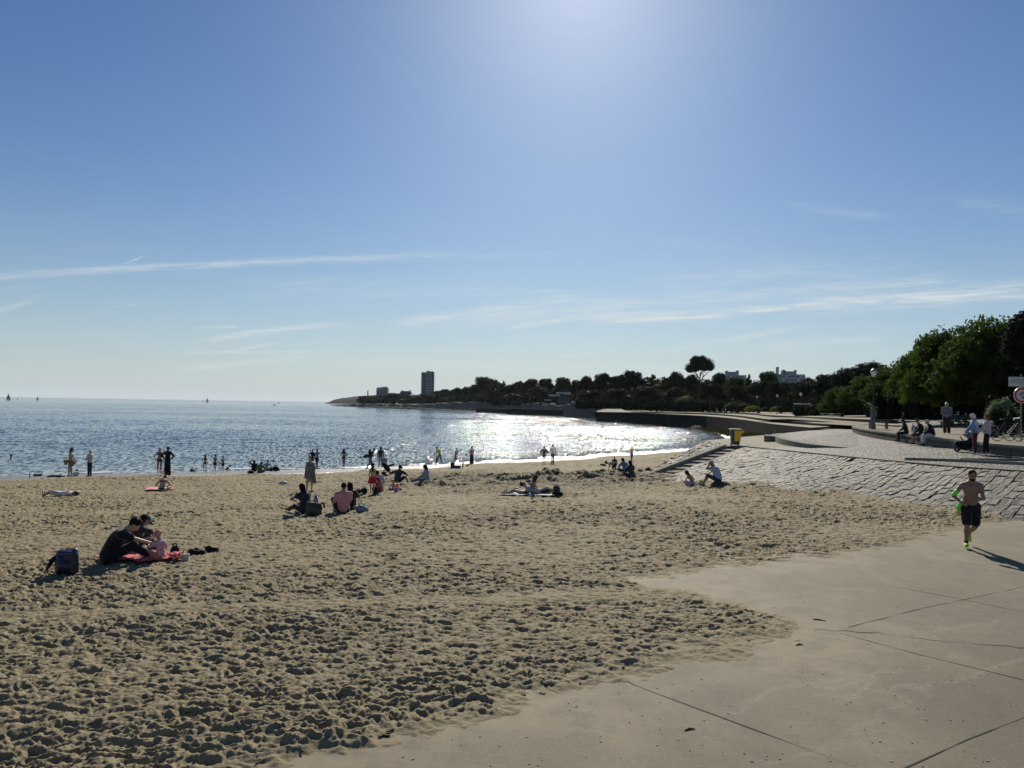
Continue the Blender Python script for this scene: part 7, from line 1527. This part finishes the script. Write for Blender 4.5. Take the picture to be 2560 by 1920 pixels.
# ---- promenade people
def Tt(px, py): q = on_z(px, py, TZ); return q
def seat_at(px, pyfoot):   # point on the terrace wall edge above a foot pixel
    f = on_prom(px, pyfoot); best = min(tin, key=lambda t: abs(t[0][0]/t[0][1]-f[0]/f[1])); return best[0]+best[1]*.20, math.degrees(math.atan2(best[1].y, best[1].x))
for (px, rz, H1, po, lab, skin, hair, cl, hat, fem) in (
 (2252, 40, 1.66, up_(BENCH, handR=(.12,.08,.62), epR=(1,.2,.3), nod=0), 'person in black with white cap, leftmost on the wall, hand raised to the face', 0, ('bob','brown'), (T('shirt','shirt',blk,sleeve=.9,o=.02), T('trousers','trousers',blk), T('shoes','shoes',blk)), ('cap', whc), True),
 (2300, 45, 1.72, up_(BENCH), 'person in black jacket and shorts sitting second on the wall', 0, ('short','black'), (T('jacket','shirt',blk,sleeve=.9,o=.03), T('shorts','shorts',dgr,len=.5), T('shoes','shoes',blk)), None, False),
 (2322, 45, 1.66, up_(BENCH), 'person in dark jacket and white trousers sitting third on the wall', 0, ('fluffy','grey'), (T('jacket','shirt',blk,sleeve=.9,o=.04), T('trousers','trousers',cloth('white_trousers', (.55,.55,.62)),len=.85,o=.02), T('shoes','shoes',blk)), None, True)):
    sp_, ang_ = seat_at(px, 1110); person((sp_[0], sp_[1], TZ), 45+rz*.2+20, H1, po, lab, skin, hair, cl, hat, fem, res=.0165)
sp_, _ = seat_at(2256, 1110); bag_lump(0, 0, 12, 26, ltb, 'light blue bag on the wall behind the person with the white cap', seed=40, loc=Vector((sp_[0]+.42, sp_[1]+.1, TZ)))
q = Tt(2367, 1084); person(q, 150, hh(0,1006,1084,q), up_(STAND, handL=(-.05,.14,.60), handR=(.05,.14,.60)), 'man in grey shirt and dark trousers with bright green cap standing on the terrace', 0, ('short','dbrown'), (T('shirt','shirt',grc,sleeve=.5,o=.03), T('trousers','trousers',cloth('dark_brown_trousers', (.035,.022,.02)),o=.03), T('shoes','shoes',dgr)), ('cap', pmat('cap_green', (.20,.62,.08), .6)), False, res=.018, fat=1.1)
benchm = pmat('bench_dark', (.05,.045,.04), .6)
for px, py, yaw, col_, hr_, lab in ((2380,1068,200,ltb,'white','white-haired person in light blue trousers on the far left of the shaded bench'),(2390,1069,190,grc,'grey','grey-haired person in grey sitting in the middle of the shaded bench'),(2412,1071,170,dgr,'black','person in dark clothes sitting at the right of the shaded bench')):
    q = Tt(px, py); person((q[0], q[1], TZ+.43), yaw-100 if px == 2380 else yaw, 1.66, up_(BENCH, footL=(-.06,.24,-.22), footR=(.06,.26,-.22)), lab, 0, ('fluffy', hr_), (T('shirt','shirt',cloth('shade_'+hr_, (.10,.09,.10)),sleeve=.8,o=.02), T('trousers','trousers',col_), T('shoes','shoes',grc)), None, False, res=.02)
q = Tt(2395, 1069.5); bench((q[0], q[1]+.25, TZ), 0, 'long dark bench in the shade under the chestnuts with people on it', 2.6, benchm)
q = on_prom(2438, 1136); pe, Jp = person(q, 55, hh(0,1036,1136.5,q)*1.0, up_(STAND, handL=(-.06,.20,.55), handR=(.02,.20,.56), ep=(.4,-1,-.3), lean=4, nod=8), 'older woman with white curly hair in light blue jacket pushing a pushchair', 0, ('curly','white'), (T('jacket','shirt',cloth('sky_jacket', (.20,.32,.48)),sleeve=.95,o=.03,drop=.07), T('trousers','trousers',mar), T('shoes','shoes',whc)), None, True, res=.0145, fat=1.12)
q2 = on_prom(2468, 1137); person(q2, 50, hh(0,1036,1137,q2), up_(STAND, handL=(-.03,.18,.58), handR=(.04,.18,.60), ep=(.6,-.6,-.6), footL=(-.06,.06,.045)), 'woman with auburn hair in pale pink jacket and black trousers beside the white-haired woman', 0, ('bob','ginger'), (T('jacket','shirt',cloth('pale_pink', (.48,.40,.44)),sleeve=.95,o=.03,drop=.06), T('trousers','trousers',blk), T('shoes','shoes',whc)), None, True, res=.0145)
q = on_prom(2412, 1130); e = empty('pushchair', q, R(145), label='black pushchair with grey covers in front of the white-haired woman', cat='pushchair')
B = MB(); B.tube([(-.62,.0,1.0),(-.35,0,.75),(.25,0,.12)], .022, 6); B.tube([(-.35,.25,.12),(.0,.25,.5),(.2,.25,.75)], .018, 6); B.tube([(-.35,-.25,.12),(.0,-.25,.5),(.2,-.25,.75)], .018, 6); B.tube([(-.62,-.22,1.02),(-.62,.22,1.02)], .022, 6); B.build('frame', black, e)
sdf_obj('seat', [C((-.15,0,.42),(.30,0,.40),.20,.16), C((-.22,0,.45),(-.30,0,.75),.17,.14), E((0,0,.24),(.28,.2,.14),None)], .025, blk, e, k=.05); sdf_obj('hood', [E((-.12,0,.78),(.26,.22,.18),None), C((-.3,0,.85),(-.15,0,.95),.1,.08)], .02, mat_pattern('hood', (.32,.30,.32), (.03,.03,.04), 'stripe_x', 8), e, cuts=[((.6,0,-.8),-.64)])
for x, y in ((-.35,.27),(-.35,-.27),(.32,.24),(.32,-.24)):
    B = MB(); B.tube([(x,y-.03,.13),(x,y+.03,.13)], .13, 16); w_ = B.build('wheel', black, e); B = MB(); B.tube([(x,y-.034,.13),(x,y+.034,.13)], .05, 12); B.build('hub', whc, w_)
e.scale = (.85,)*3
q = Tt(2488, 1093); person(q, 120, 1.7, up_(SITK), 'person in dark clothes sitting on the ground above the wall behind the two women', 1, ('short','black'), (T('shirt','shirt',navy,sleeve=.9), T('trousers','trousers',blk)), ('cap', bei), False, res=.02)
# distant walkers on the quay and park strollers
def far_person(px, ptop, pbot, Yd, lab, yaw=0, top=whc, bot=dgr, skin=1, hat=None, grp='walkers on the quay'):
    q = on_y(px, pbot, Yd); person(q, yaw, (pbot-ptop)*Yd/FPX, WALK, lab, skin, ('short','dbrown'), (T('shirt','shirt',top,sleeve=.4), T('trousers','trousers',bot)), hat, False, res=.035)
far_person(1791.5, 1019, 1036.5, 176, 'walker in pale top on the quay, leftmost of three', 60, cloth('walker_pale', (.35,.33,.34)), navy)
far_person(1807, 1020, 1035, 190, 'walker in dark on the quay, middle of three', 80, dgr, dgr); far_person(1814, 1019, 1036, 184, 'walker in white top on the quay, rightmost of three', 80, whc, blk)
far_person(1847, 1020, 1034, 200, 'person in dark clothes standing by the wall under the farthest lamps', 0, blk, blk); far_person(1715, 1021, 1032, 235, 'lone dark figure far along the quay', 60, blk, blk); far_person(1507, 1013, 1020, 275, 'lone figure standing on the sunlit ramp', 0, blk, blk)
for i, (px, py, lab, c_) in enumerate(((1480,1047,'person in pink on the rocks at the foot of the bastion',pinkc),(1486,1048,'person in white on the rocks at the foot of the bastion',whc),(1491,1050,'person in dark on the rocks at the foot of the bastion',blk))): far_person(px, py-8, py, 268, lab, i*60, c_, c_, grp=None)
for px, Yd, c_, lab in ((2296,77,whc,'blurred figure in white under the trees behind the wall sitters'),(2334,76,dgr,'dim figure in the shade left of the man in the green cap'),(2202,92,grc,'dim seated visitor in the shade near the street lamp')):
    q = on_y(px, 1056, Yd); far_person(px, 1056-1.6*FPX/Yd+4, 1056, Yd, lab, 90, c_, dgr)
for a_, b_, lab in (((1712,1826),(1738,1822),'small dark twig lying on the concrete below the long joint'),((2032,1548),(2064,1552),'thin dark twig on the concrete just right of the sand tip'),((1990,1613),(2008,1611),'small brown seed pod on the concrete at the edge of the sand')):
    q0 = on_z(*a_, .004); q1 = on_z(*b_, .004); B = MB(); B.tube([q0, (q0+q1)/2+Vector((0,.02,.004)), q1], [.006,.009,.004], 5); setp(B.build('twig', brn), lab, 'twig')
rr = random.Random(9)
B = MB()
for i in range(260):
    px = rr.uniform(900, 2560); py = rr.uniform(1420, 1915); q = on_z(px, py, .002)
    if sdf_poly(np.array([q[0]]), np.array([q[1]]), slab_poly)[0] < .1: continue
    r = rr.uniform(.005, .013); B.box((q[0], q[1], .001), (r*rr.uniform(1,2), r, .008), rz=rr.uniform(0, 3))
setp(B.build('grit', pmat('grit', (.30,.26,.19), .9, var=.6, vscale=3)), 'scattered grit and shell bits on the concrete', 'grit', None, 'stuff')
B = MB()
for i in range(900):
    px = rr.uniform(0, 2300); py = 1225+690*rr.random()**1.3; q = on_sand(px, py)
    if sdf_poly(np.array([q[0]]), np.array([q[1]]), slab_poly)[0] > -.2 or q[1] > 60: continue
    r = rr.uniform(.010, .028); z = sand_z(q[0], q[1]); B.box((q[0], q[1], z), (r*rr.uniform(1.5,4), r, .012), rz=rr.uniform(0, 3))
setp(B.build('seaweed', pmat('seaweed_bits', (.03,.026,.014), .9)), 'scattered bits of dry seaweed and bark on the sand', 'seaweed', None, 'stuff')
# even pale sea air: far shore and tower fade a little
HB = MB(); HB.box((0, 6200, 40), (17600, 13200, 94)); hz = HB.build('haze'); hz['kind'] = 'stuff'; hz['label'] = 'thin pale sea haze'
hm_ = bpy.data.materials.new('haze'); hm_.use_nodes = True; HN = NT(hm_.node_tree); HN.n.clear(); ho = HN.node('ShaderNodeOutputMaterial'); pv = HN.node('ShaderNodeVolumePrincipled'); pv.inputs['Color'].default_value = (.80,.88,1,1); pv.inputs['Density'].default_value = .00002; pv.inputs['Anisotropy'].default_value = .3
HN.l.new(pv.outputs[0], ho.inputs['Volume']); hz.data.materials.append(hm_)
